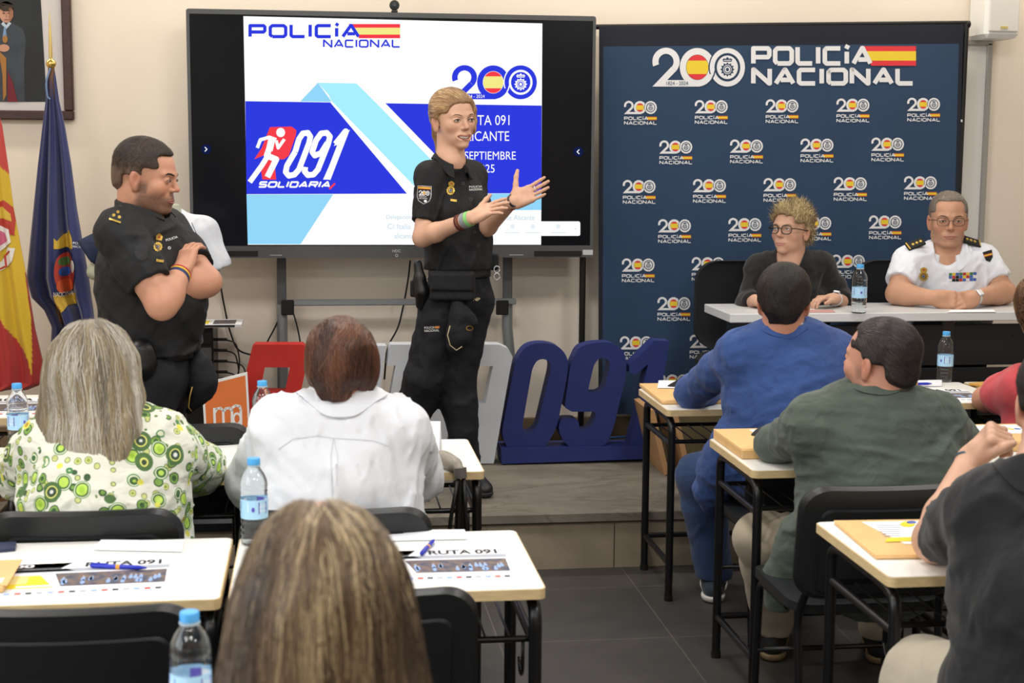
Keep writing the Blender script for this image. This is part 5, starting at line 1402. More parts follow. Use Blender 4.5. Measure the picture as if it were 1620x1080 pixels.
def torso(s, J, inf=0, k=.05, shoulders=True):
    f = J['fwd']; N, SL, SR, P = J['N'], J['SL'], J['SR'], J['P']; mid = (SL + SR) / 2; up = (mid - P) / np.linalg.norm(mid - P); sw = np.linalg.norm(SL - SR) / 2
    cw = J.get('cw', sw * .80); ww = J.get('ww', cw * .86); hw = J.get('hw', cw * .98); cf = J.get('cf', .66); wf = J.get('wf', .70); hf = J.get('hf', .72)
    Ln = np.linalg.norm(mid - P); ch = mid - up * .13 * Ln / .5 + f * J.get('cx', .0); wa = mid * .40 + P * .60 + f * J.get('wx', 0)
    s.oval(ch + up * .03, cw * .92 + inf, ch - up * .06, cw + inf, (cw * cf + inf) / (cw + inf), f, .02)
    s.oval(ch - up * .05, cw + inf, wa, ww + inf, (ww * wf + inf) / (ww + inf), f, .05)
    s.oval(wa, ww + inf, P, hw + inf, (hw * hf + inf) / (hw + inf), f, .05)
    for S in (SL, SR):
        s.cap(S, J.get('rs', .058) + inf, mid + up * .012, J.get('rs', .058) * 1.0 + inf, k)
        s.oval(S * .75 + mid * .25 - up * .04, .055 + inf, ch, cw * .6 + inf, .8, f, .05)
    s.cap(mid - up * .005, .050 + inf * .6, N - up * .012, .046 + inf * .5, .045)
    if J.get('bust'):
        for sg in (-1, 1): s.ell(ch - up * .035 + f * (cw * cf * .72) + J['right'] * sg * cw * .46, (.062 + inf * .5, .055 + inf * .5, .060 + inf * .5), np.stack([J['right'], f, up], 1), .05)
    if J.get('belly'): s.ell(wa + f * (ww * wf * .45), (ww * .85 + inf, .09 + J['belly'] + inf, .13), np.stack([J['right'], f, up], 1), .06)
def arm(s, S, E, W, inf=0, r=(.052, .043, .043, .028), k=.02, upto=1.0, only_upper=False):
    S, E, W = V3(S), V3(E), V3(W)
    s.chain([(S, r[0] + inf), (S + (E - S) * .45, (r[0] * .95) + inf), (E, r[1] + inf)], .03)
    if only_upper: return
    Q = E + (W - E) * upto
    m = E + (W - E) * min(.28, upto * .5)
    s.chain([(E, r[1] + inf), (m, r[2] * 1.03 + inf), (Q, r[3] + (r[2] - r[3]) * (1 - upto) * .8 + inf)], k)
def leg(s, H, K, A, inf=0, r=(.085, .058, .055, .040), k=.03):
    H, K, A = V3(H), V3(K), V3(A); m = K + (A - K) * .3
    s.chain([(H, r[0] + inf), (K, r[1] + inf), (m, r[2] + inf), (A, r[3] + inf)], k)
def foot_prims(s, A, toe, sc=1.0, inf=0):
    """A ankle; toe direction on the ground"""
    A = V3(A); d = V3(toe); d[2] = 0; d = d / np.linalg.norm(d); g = A - V3(0, 0, A[2]) ; z = A[2]
    heel = A - d * .035; ball = A + d * .13; tip = A + d * .18
    for p in (heel, ball, tip): pass
    return heel, ball, tip, d
def shoe(parent, o, A, toe, zf, m, sole, L=.27, wd=.05, name='shoe', laces=None, res=.006, high=.05):
    """A: ankle point (world), zf: floor height"""
    A = V3(A); d = V3(toe); d[2] = 0; d = d / np.linalg.norm(d); r = np.array([d[1], -d[0], 0]); h = V3(A[0], A[1], zf)
    s = Sdf(); M = np.stack([r, d, V3(0, 0, 1)], 1)
    s.ell(h - d * .03 + V3(0, 0, .045), (wd * .78, .055, .042), M, 0); s.ell(h + d * L * .48 + V3(0, 0, .034), (wd * .98, L * .30, .036), M, .04); s.ell(h + d * L * .22 + V3(0, 0, .055), (wd * .8, L * .26, .042), M, .04)
    s.cap(h - d * .005 + V3(0, 0, .06), wd * .82, A + V3(0, 0, high * .3), wd * .80, .02); s.cut(h + V3(0, 0, .018), (0, 0, -1), .4); s.cut(h + V3(0, 0, high + .075), (0, 0, 1), .3)
    V, F = s.mesh(res); sh = mk(name, V, F, m, parent, True, origin=o)
    s = Sdf(); s.ell(h - d * .035 + V3(0, 0, .02), (wd * .88, .052, .03), M, 0); s.ell(h + d * L * .46 + V3(0, 0, .02), (wd * 1.06, L * .33, .03), M, .04); s.ell(h + d * L * .15 + V3(0, 0, .02), (wd * .8, L * .3, .03), M, .03)
    s.cut(h + V3(0, 0, .002), (0, 0, -1), .4); s.cut(h + V3(0, 0, .026), (0, 0, 1), .4)
    V, F = s.mesh(res); mk('sole', V, F, sole, sh, True, origin=o, auto=60)
    if laces is not None:
        for k in range(4):
            c = h + d * (.055 + .022 * k) + V3(0, 0, .104 - .011 * k); mb = MB().tube([c - r * .024 - V3(0, 0, .008), c, c + r * .024 - V3(0, 0, .008)], .0028, laces, 6)
            for i in range(len(mb.v)): mb.v[i] = tuple(V3(mb.v[i]) - V3(o))
            mb.build('lace', sh, smooth=True)
    return sh
def collar(parent, o, N, up, fwd, r, m, h=.035, out=.03, open_=24, drop=.03, name='collar', flare=.0, back_h=None, point=.03, th=.004, on=None):
    """folded shirt collar around the neck; open at the front by open_ degrees each side"""
    N = V3(N); up = V3(up); up /= np.linalg.norm(up); f = V3(fwd); f = f - up * (f @ up); f /= np.linalg.norm(f); rt = np.cross(f, up)
    V = []; F = []; n = 44; bh = back_h or h
    for i in range(n + 1):
        a = math.radians(open_ + (360 - 2 * open_) * i / n); d = f * math.cos(a) + rt * math.sin(a)
        fr = (1 + math.cos(a)) / 2; hh = h * fr + bh * (1 - fr) ; hh = hh * (1 - .35 * fr); pt = point * max(0, math.cos(a)) ** 3
        rr = r + .012 * fr
        base = N - up * drop * fr ** 2
        prof = [(rr + .004, -.012), (rr, hh * .5), (rr + .001, hh), (rr + .006, hh + .003), (rr + .012, hh - .002), (rr + out * .6 + pt * .3, hh * .35 - pt * .5), (rr + out + pt * .5, -.012 - pt), (rr + out - th + pt * .5, -.015 - pt), (rr + out * .5, hh * .2 - pt * .5), (rr + .009, -.01)]
        for (q, z) in prof: V.append(base + d * q * (1 + .04 * abs(math.sin(a))) + up * z)
    k = len(prof)
    if on is not None:
        bv = BVHTree.FromPolygons([tuple(v.co) for v in on.data.vertices], [tuple(p.vertices) for p in on.data.polygons]); U = Vector(up)
        dd = []
        for i in range(n + 1):
            q = Vector(V[i * k + 6]) - Vector(o); h = bv.ray_cast(q + U * .12, -U, .3)
            dd.append(min(.05, max(-.025, (h[0] - q).dot(U) + .008)) if h[0] is not None and abs((h[0] - q).dot(U)) < .08 else 0)
        for _ in range(6): dd = [dd[0]] + [(dd[i - 1] + dd[i] * 2 + dd[i + 1]) / 4 for i in range(1, n)] + [dd[-1]]
        for i in range(n + 1):
            for j, w_ in ((4, .15), (5, .75), (6, 1), (7, 1), (8, .5)): V[i * k + j] = V[i * k + j] + up * dd[i] * w_
    for i in range(n):
        for j in range(k): F.append((i * k + j, i * k + (j + 1) % k, (i + 1) * k + (j + 1) % k, (i + 1) * k + j))
    F.append(tuple(range(k))[::-1]); F.append(tuple(n * k + j for j in range(k)))
    return mk(name, V, F, m, parent, True, origin=o, auto=70)
def hair_short(C, R, sc, th=.012, fz=.058, fy=.045, temple=.035, nape=-.075, ears=True, top=1.0, side=1.0):
    """close cut: shell over the skull minus the face"""
    s = Sdf(); w = lambda *p: C + R @ (V3(*p) * sc)
    s.ell(w(0, -.022, .040), V3(.074 + th * side, .092 + th, .078 + th * top) * sc, R, 0)
    s.ell(w(0, .010, .036), V3(.070 + th * side, .076 + th, .068 + th * top) * sc, R, .02)
    s.cap(w(0, -.055, -.02), (.055 + th * side) * sc, w(0, -.045, nape + .02), (.046 + th * .4) * sc, .03)
    for x in (-1, 1): s.ell(w(x * .052, -.012, -.005), V3(.022 + th * side, .038, .03) * sc, R, .02)
    # face opening
    s.box(w(0, .11, -.12 + fz - .0), V3(.056, .09, .12) * sc, R, .02 * sc, .012, True)
    s.box(w(0, .11 , -.13), V3(.11, .11 - temple + .02, .16) * sc, R, .01 * sc, .010, True)
    for x in (-1, 1): s.ell(w(x * .088, -.006, -.018), V3(.022, .026, .036) * sc, R, .006, True); s.box(w(x * .10, .0, nape - .02 + .03), V3(.055, .06, .05) * sc, R, .01, .01, True)
    s.cut(w(0, 0, nape), -R[:, 2], .3)
    return s
def glasses(parent, o, C, R, sc, m, rx=.0235, rz=.0185, rim=.0013, lens='#cfd6da', sq=.75, dz=-.003, y=.104):
    w = lambda *p: Vector(C + R @ (V3(*p) * sc)) - Vector(o); mb = MB()
    def loop(x, yy=0, n=26):
        pts = []
        for i in range(n + 1):
            a = 2 * math.pi * i / n; ca, sa = math.cos(a), math.sin(a)
            pts.append((x + rx * math.copysign(abs(ca) ** sq, ca), y - abs(x + rx * ca) * .12 + yy, dz + rz * math.copysign(abs(sa) ** sq, sa)))
        return pts
    for x in (-.0325, .0325): mb.tube([w(*p) for p in loop(x)], rim * sc, m, 6)
    mb.tube([w(-.010, y, dz + .004), w(0, y + .003, dz + .007), w(.010, y, dz + .004)], rim * sc, m, 6)
    for x in (-1, 1): mb.tube([w(x * .056, y - .008, dz + .006), w(x * .071, y - .018, dz + .007), w(x * .0805, .02, dz + .002), w(x * .0800, -.014, dz), w(x * .078, -.030, dz - .018)], rim * 1.2 * sc, m, 6)
    g = mb.build('glasses', parent, smooth=True); Ml = mat('lens_clear', '#f2f6f8', .03, trans=1.0, ior=1.02)
    for x in (-.0325, .0325):
        q = loop(x)[:-1]; mb = MB(); mb.add([w(x, y - .003, dz)] + [w(*p) for p in q], [(0, i + 1, (i + 1) % len(q) + 1) for i in range(len(q))], Ml); mb.build('lens', g)
    return g
def bracelet(parent, o, c, ax, r, m, wd=.006, name='bracelet', face=None, th=.003):
    ax = Vector(ax).normalized(); a = ax.cross(Vector((0, 0, 1))).normalized(); b = ax.cross(a).normalized(); c = Vector(c) - Vector(o); V = []; F = []; n = 24
    for i in range(n):
        an = 2 * math.pi * i / n; d = a * math.cos(an) + b * math.sin(an)
        for (q, z) in ((r, -wd / 2), (r + th, -wd / 2), (r + th, wd / 2), (r, wd / 2)): V.append(c + d * q + ax * z)
    for i in range(n):
        j = (i + 1) % n
        for k in range(4): F.append((i * 4 + k, i * 4 + (k + 1) % 4, j * 4 + (k + 1) % 4, j * 4 + k))
    ob = mk(name, V, F, m, parent, True, auto=50)
    if face is not None:
        dv = Vector(face[0]); dv = (dv - ax * dv.dot(ax)).normalized(); Rm = Matrix([ax.cross(dv), ax, dv]).transposed(); mb = MB()
        mb.box(c + dv * (r + .004), (face[1], face[1], .004), face[2], Rm, .002); mb.build('watch_case', ob)
        mb = MB(); mb.box(c + dv * (r + .0085), (face[1] * .8, face[1] * .8, .0006), face[3], Rm); mb.build('watch_face', ob)
    return ob
def figure(label, o, J, group=None):
    t = empty('person', tuple(o), label, 'person', group); return t
def solid(name, s, res, m, root, o, col=None, fine=None, auto=None):
    V, F = s.mesh(res) if not fine else s.mesh_multi(res, fine)
    c = col(V) if col is not None else None
    return mk(name, V, F, m, root, True, col=c, origin=o, auto=auto)
def near_box(c, h): c = V3(c); return (c - h, c + h)
def cloth(name, col, rough=.85, bump=.25, bscale=700, var=.05, sheen=.15, **k): return mat(name, col, rough, bump=bump, bscale=bscale, var=var, vscale=7, sheen=sheen, **{'wr': .35, **k})
C_uni = cloth('uniform_black', '#0d0e11', .75, sheen=.0); C_utr = cloth('uniform_trousers', '#0b0d15', .8, sheen=.0); M_lea = mat('black_leather', '#0c0c0e', .4, bump=.1, bscale=200)
M_boot = mat('boot_leather', '#141416', .5, bump=.15, bscale=120); M_sole = mat('boot_sole', '#232326', .8); GOLD = mat('insignia_gold', '#c9a94e', .35, metal=.6); SILV = mat('insignia_silver', '#c9ccd0', .4, metal=.4)
EMR = mat('emb_red', '#b3342c', .7); EMY = mat('emb_yellow', '#d8b436', .7); EMW = mat('emb_white', '#dcdcdc', .7); EMK = mat('emb_black', '#101114', .7); EMG = mat('emb_green', '#3d7a4a', .7); EMB = mat('emb_blue', '#3f5fa8', .7)
def badge_pic(w=.045, h=.065, base=True):
    """gold police badge: crown over an eight-rayed star with a shield, small name bar below"""
    P = Pic(); st = []
    for i in range(24): r_ = w / 2 * (1 if i % 2 == 0 else .82); a = math.pi * i / 12; st.append((r_ * math.cos(a), r_ * 1.12 * math.sin(a)))
    P.poly(st, GOLD); P.poly([(-w * .3, h * .36), (-w * .36, h * .58), (-w * .18, h * .68), (0, h * .74), (w * .18, h * .68), (w * .36, h * .58), (w * .3, h * .36)], GOLD); P.up()
    P.ring(0, 0, w * .27, w * .30, w * .21, w * .24, EMK, n=16); P.disc(0, 0, w * .13, w * .16, EMB, n=10); P.poly([(-w * .16, h * .47), (0, h * .60), (w * .16, h * .47)], EMR)
    return P
def patch200():
    """shield-shaped shoulder patch with the flag band and the 200 numeral"""
    P = Pic(); sh = [(-.027, .034), (.027, .034), (.027, -.008), (.021, -.024), (0, -.036), (-.021, -.024), (-.027, -.008)]
    P.poly([(x * 1.06, y * 1.05) for x, y in sh], SILV); P.up().poly(sh, EMK); P.up()
    P.grid(-.026, .022, .026, .033, EMR); P.up().grid(-.026, .0245, .026, .0305, EMY)
    T = Pic(); logo200(T, -.022, -.003, .022, .017, EMW, EMK, EMR, EMY, small=True)
    for it in T.items: P.items.append((it[0], it[1], it[2], it[3] + 2))
    P.layer = 3; P.text('POLICIA', -.02, -.010, .010, -.005, EMW); P.text('NACIONAL', -.02, -.017, .014, -.012, EMW); P.disc(.006, -.025, .006, .005, SILV, n=8)
    return P
# ------------------------------------------------------------------ the standing woman in uniform
def speaker_woman():
    Y = 6.12; o = onz(712, 772, ZP); o = np.array((o.x, Y, ZP)); A = lambda x, y, dy=0: A3(x, y, Y + dy)
    root = figure('standing woman in black police uniform with blonde ponytail, smiling and gesturing with both hands', o, None)
    R = facing(717, 189, Y, 30, -2, 3); C = A(717, 189); sc = 1.04
    Rb = facing(715, 300, Y, 38, 0); J = dict(fwd=Rb[:, 1], right=Rb[:, 0], N=A(713, 248), SR=A(682, 279, -.03), SL=A(744, 278, .13), P=A(726, 440, .03), cw=.135, ww=.118, hw=.150, cf=.68, wf=.80, hf=.80, bust=True, rs=.048)
    ER, WR = A(668, 376, -.12), A(745, 345, -.30); EL, WL = A(757, 372, .04), A(811, 319, -.22)
    HL, HR = A(745, 480, .08), A(702, 480, -.02); KL, AL = A(722, 603, .0), A(738, 727, -.02); KR, AR = A(672, 598, -.05), A(632, 716, .1)
    # body
    b = Sdf(); head_prims(b, C, R, sc, male=False, smile=1.3, fat=.003, open_mouth=True); neck_prims(b, C, R, J['N'] - V3(0, 0, .02), .92); b.cap(A(714, 250, .02), .040, A(718, 268, .02), .045, .03)
    torso(b, dict(J, bust=False), -.018); ra = (.044, .037, .037, .024)
    arm(b, J['SR'], ER, WR, 0, ra); arm(b, J['SL'], EL, WL, 0, ra)
    fR = A(800, 318, -.36) - WR; hand_prims(b, WR, fR, V3(.35, .5, -.75), +1, .93, (.10, .14, .18, .22), .10, (.75, -.2), tcurl=.1)
    fL = A(872, 292, -.26) - WL; hand_prims(b, WL, fL, V3(-.30, -.85, .35), -1, .95, (.05, .08, .10, .16), .10, (1.15, .1), tcurl=.0)
    for H, K, An in ((HL, KL, AL), (HR, KR, AR)): leg(b, H, K, An, -.012, (.075, .052, .05, .036))
    def cf(V): return skin_colors(V, C, R, sc, '#d3a68c')
    bd = solid('body', b, .011, M_skin, root, o, cf, fine=[(*near_box(C, .18), .0023), (*near_box((WR + A(800, 318, -.36)) / 2, .15), .0032), (*near_box((WL + A(872, 292, -.26)) / 2, .15), .0032)])
    eye_parts(root, o, C, R, sc, '#4a3a2a', (.000, .0), '#5a4030', .85, '#a9665e', True, 1.3, .0020, True, body=bd)
    # shirt
    s = Sdf(); arm(s, J['SR'], ER, WR, .013, ra, only_upper=True); arm(s, J['SL'], EL, WL, .012, ra, only_upper=True)
    cR = J['SR'] + (ER - J['SR']) * .74; s.cut(cR, ER - J['SR'], .17); cL = J['SL'] + (EL - J['SL']) * .74; s.cut(cL, EL - J['SL'], .09)
    torso(s, J, .010, .05); s.cap(A(725, 395, .03), .125, A(727, 412, .03), .128, .04)
    s.disp(folds(.009, 26, 2, (1, 1, .6))); s.disp(folds(.003, 70, 3, (1, 1, .6)))
    s.cut(A(727, 425, .03), (0.0, 0, -1), .35); s.cap(A(714, 232), .055, A(717, 248, -.04), .046, .01, True)
    sh = solid('shirt', s, .0065, C_uni, root, o)
    # placket, buttons, chest pocket seams
    f = Rb[:, 1]; fr = facing(740, 320, Y, 40)[:, 1]
    for (x, y) in ((715, 267), (733, 290), (745, 315), (751, 367), (757, 388)):
        h = A(x, y); P = Pic(); P.disc(0, 0, .006, .006, EMK, n=12).up(); P.ring(0, 0, .006, .006, .0045, .0045, mat('button_grey', '#4a4d52', .4), n=12)
        project(sh, h - V3(ray(x, y)) * .0, Vector(ray(x, y)), (0, 0, 1), o, P, .001, .6).build('button', sh)
    collar(sh, o, J['N'] - V3(0, 0, .016), (0, 0, 1), R[:, 1] * .3 + Rb[:, 1] * .7, .050, C_uni, .034, .026, 26, .045, point=.022, on=sh)
    # epaulettes
    for S in (J['SR'], J['SL']):
        mid = (J['SL'] + J['SR']) / 2; d = (mid - S); L_ = np.linalg.norm(d); d /= L_; u = V3(0, 0, 1) - d * d[2]; u /= np.linalg.norm(u); M = np.stack([d, np.cross(u, d), u], 1); MB().box(S + d * .045 + u * .060 - o, (.042, .021, .004), C_uni, Matrix(M.tolist()), .003).build('epaulette', sh)
        MB().box(S + d * .012 + u * .0645 - o, (.003, .018, .0015), SILV, Matrix(M.tolist())).build('rank_bar', sh)
    # badge, lettering, shoulder patch
    def lay(P, x, y, parent, name, tilt=0, into=None):
        up = Vector((math.sin(tilt), 0, math.cos(tilt))); d = Vector(into if into is not None else ray(x, y)).normalized()
        return project(parent, A(x, y), d, up, o, P, .0015, .7).build(name, parent)
    P = badge_pic(.036, .052); P.grid(.004, -.043, .030, -.034, GOLD); lay(P, 713, 301, sh, 'gold_badge', .12)
    P = Pic(); P.text('POLICIA', -.028, .001, .026, .009, EMW, .01); P.text('NACIONAL', -.028, -.011, .028, -.002, EMW, .01); lay(P, 753, 297, sh, 'chest_lettering', -.05)
    lay(patch200(), 671, 308, sh, 'shoulder_patch', .05)
    # hair: swept back into a ponytail
    h = Sdf(); w = lambda *p: C + R @ (V3(*p) * sc)
    h.ell(w(0, -.022, .040), V3(.082, .100, .086) * sc, R, 0); h.ell(w(0, .014, .043), V3(.076, .078, .066) * sc, R, .02); h.cap(w(0, -.07, -.01), .058, w(0, -.08, -.03), .045, .03)
    for x in (-1, 1): h.ell(w(x * .064, .0, .012), (.022, .048, .045), R, .02)
    h.box(w(0, .124, -.058), V3(.054, .080, .120) * sc, R, .035, .018, True); h.box(w(0, .115, -.14), V3(.12, .098, .165) * sc, R, .02, .012, True)
    for x in (-1, 1): h.ell(w(x * .090, -.006, -.022), V3(.024, .028, .032) * sc, R, .008, True)
    h.cut(w(0, 0, -.065), -R[:, 2], .3)
    h.chain([(w(0, -.105, .03), .022), (w(0, -.135, .015), .026), (w(-.01, -.14, -.06), .024), (w(-.01, -.125, -.13), .017), (w(-.012, -.115, -.185), .006)], .015)
    # side lock in front of the far temple
    h.chain([(w(-.046, .058, .072), .009), (w(-.067, .050, .04), .009), (w(-.073, .042, -.01), .008), (w(-.070, .042, -.04), .006), (w(-.064, .04, -.07), .003)], .012)
    h.disp(folds(.003, 70, 5, (1, 1, 1)))
    hm = mat('hair_base_blonde', '#8a6a4a', .6); hs = solid('hair', h, .0045, hm, root, o)
    R_ = Matrix(R.tolist()); Ri = R_.inverted()
    def flow(p, n, t):
        q = Ri @ (p + Vector(o) - Vector(C))
        if q.y < -.11 or (q.z < -.03 and q.y < -.09): return R_ @ Vector((0, .15, -1))
        if q.y > .02 and q.x < -.055 and q.z < .06: return R_ @ Vector((0, -.2, -1))
        return (Vector(w(0, -.112, .03)) - Vector(o) - p).normalized() + R_ @ Vector((0, -.3, 0))
    strands('hair_locks', hs, hs, flow, 3200, .09, .0010, ['#b08c62', '#8a6742', '#c7a678', '#75573a', '#d4b88c'], M_hair, 9, .0008, 3, jitter=.05)
    MB().lathe([(.024, -.006), (.027, 0), (.024, .006)], V3(w(0, -.118, .028)) - o, M_blk, 14, 'x').build('hair_tie', hs, smooth=True)
    MB().lathe([(.003, -.003), (.0045, 0), (.003, .003)], V3(w(-.081, -.006, -.042)) - o, SILV, 10).build('earring', root, smooth=True)
    # trousers
    t = Sdf(); P_ = A(726, 440, .03); fw = J['fwd']
    t.oval(A(727, 418, .03), .122, A(725, 470, .02), .145, .86, fw, .03)
    leg(t, A(744, 478, .06), KL, AL, .014, (.085, .062, .060, .047)); leg(t, A(703, 478, -.03), KR, AR, .014, (.088, .066, .062, .05))
    t.cut(AL - V3(0, 0, .02), (0, 0, -1), .1); t.cut(AR - V3(0, 0, .03), (0, 0, -1), .1); t.cut(A(727, 415, .03), (0, 0, 1), .3)
    t.disp(folds(.011, 20, 4, (1, 1, .8))); t.disp(folds(.004, 60, 1, (1, 1, .8))); tr = solid('trousers', t, .0075, C_utr, root, o)
    P = Pic(); P.text('POLICIA', -.03, .001, .012, .010, EMW, .012); P.text('NACIONAL', -.03, -.012, .03, -.002, EMW, .012); P.grid(.013, .001, .032, .010, mat('emb_orange', '#d98a45', .7)); lay(P, 683, 520, tr, 'thigh_lettering', -.05)
    # belt, pouches
    s2 = Sdf(); s2.oval(A(727, 420, .03), .134, A(727, 432, .03), .137, .90, fw, 0); s2.cut(A(727, 416, .03), (0, 0, 1), .3); s2.cut(A(727, 438, .03), (0, 0, -1), .3); belt = solid('duty_belt', s2, .008, M_lea, root, o)
    Rm = Matrix(facing(716, 450, Y, -5, 0, 0).tolist())
    cpt = A(716, 452, -.135); s3 = Sdf(); s3.box(cpt, (.092, .032, .060), np.array(Rm), .014, 0); s3.box(cpt - V3(Rm.col[1]) * -.028 + V3(0, 0, .018), (.088, .012, .036), np.array(Rm), .008, .004); solid('waist_pouch', s3, .005, C_uni, belt, o)
    P = Pic(); P.text('CNP', -.018, -.006, .018, .006, mat('emb_cream', '#d9cba5', .7), .012); 
    s3 = Sdf(); s3.chain([(A(661, 418, -.06), .018), (A(664, 440, -.07), .022)], .01); s3.chain([(A(664, 440, -.07), .026), (A(668, 462, -.08), .030), (A(666, 482, -.07), .022)], .01); s3.box(A(657, 456, -.05), (.02, .02, .035), np.array(Rm), .006, .01); solid('holster', s3, .005, M_lea, belt, o)
    s3 = Sdf(); s3.box(A(782, 414, .03), (.018, .03, .034), np.array(Rm), .008, 0); solid('radio_pouch', s3, .006, C_uni, belt, o)
    mb = MB(); c = A(786, 426, -.02) - o
    for dz in (0, -.03): mb.tube([V3(c) + V3(.012 * math.cos(a), 0, .014 * math.sin(a) + dz) for a in [2 * math.pi * i / 12 for i in range(13)]], .002, SILV, 6)
    mb.build('key_ring', belt, smooth=True)
    # cap hanging from the belt
    s4 = Sdf(); s4.chain([(A(722, 476, -.14), .020), (A(728, 500, -.16), .045), (A(726, 530, -.165), .050), (A(722, 546, -.16), .040)], .02); s4.ell(A(741, 510, -.165), (.040, .022, .038), None, .02); s4.disp(folds(.004, 40, 1)); cap_ = solid('cloth_cap', s4, .006, C_utr, belt, o)
    MB().tube([V3(p) - o for p in (A(712, 515, -.235), A(708, 530, -.235), A(712, 546, -.23), A(722, 554, -.22), A(731, 548, -.215))], .0022, mat('piping_cream', '#b8ab88', .7), 6).build('piping', cap_, smooth=True)
    mb = project(cap_, A(743, 519, -.17), ray(743, 519), (0, 0, 1), o, P if False else (lambda Q: (Q.disc(0, 0, .015, .010, EMK, n=12).up().ring(0, 0, .015, .010, .012, .008, GOLD, n=12)))(Pic()), .001, .4); mb.build('cap_badge', cap_)
    Q = Pic(); Q.text('CNP', -.022, -.007, .022, .007, mat('emb_cream', '#d9cba5', .7), .012); lay(Q, 751, 473, tr, 'pocket_lettering', .05)
    # shoes
    shoe(root, o, AL - V3(0, 0, .0), A(788, 770, -.25) - A(738, 770), ZP, M_boot, M_sole, .25, .046, 'boot', M_blk)
    shoe(root, o, AR, A(660, 770, -.2) - A(632, 770, .1), ZP, M_boot, M_sole, .25, .046, 'boot', M_blk)
    # bracelets, ring
    for d_, m_, w_, nm in ((-.020, mat('band_green', '#8ccf7c', .6), .016, 'wristband'), (-.040, mat('band_silver', '#8f9499', .5), .020, 'wristband'), (-.062, mat('band_brown', '#6d3b2a', .6), .008, 'wristband'), (-.074, mat('band_darkred', '#5b2424', .6), .006, 'wristband')):
        ax = (WR - ER) / np.linalg.norm(WR - ER); bracelet(root, o, WR + ax * (d_ + .012), ax, .0275 - d_ * .04, m_, w_, nm)
    ax = (WL - EL) / np.linalg.norm(WL - EL)
    bracelet(root, o, WL - ax * .012, ax, .027, mat('band_red', '#b5483c', .6), .012, 'wristband'); bracelet(root, o, WL + ax * .012, ax, .026, mat('bead_dark', '#4a4348', .4), .014, 'bead_bracelet')
    bracelet(root, o, A(847, 299, -.25), fL, .0095, SILV, .003, 'finger_ring')
speaker_woman()
def comb(R, C, o, fn):
    """combing direction given in head space"""
    R_ = Matrix(R.tolist()); Ri = R_.inverted(); off = Vector(o) - Vector(C)
    return lambda p, n, t: R_ @ Vector(fn(Ri @ (p + off), t))
SHORTF = lambda q, t: (0.05 * q.x / .08, -.75 if q.z > .0 else -.35, -.25 if q.z > .06 else -1)
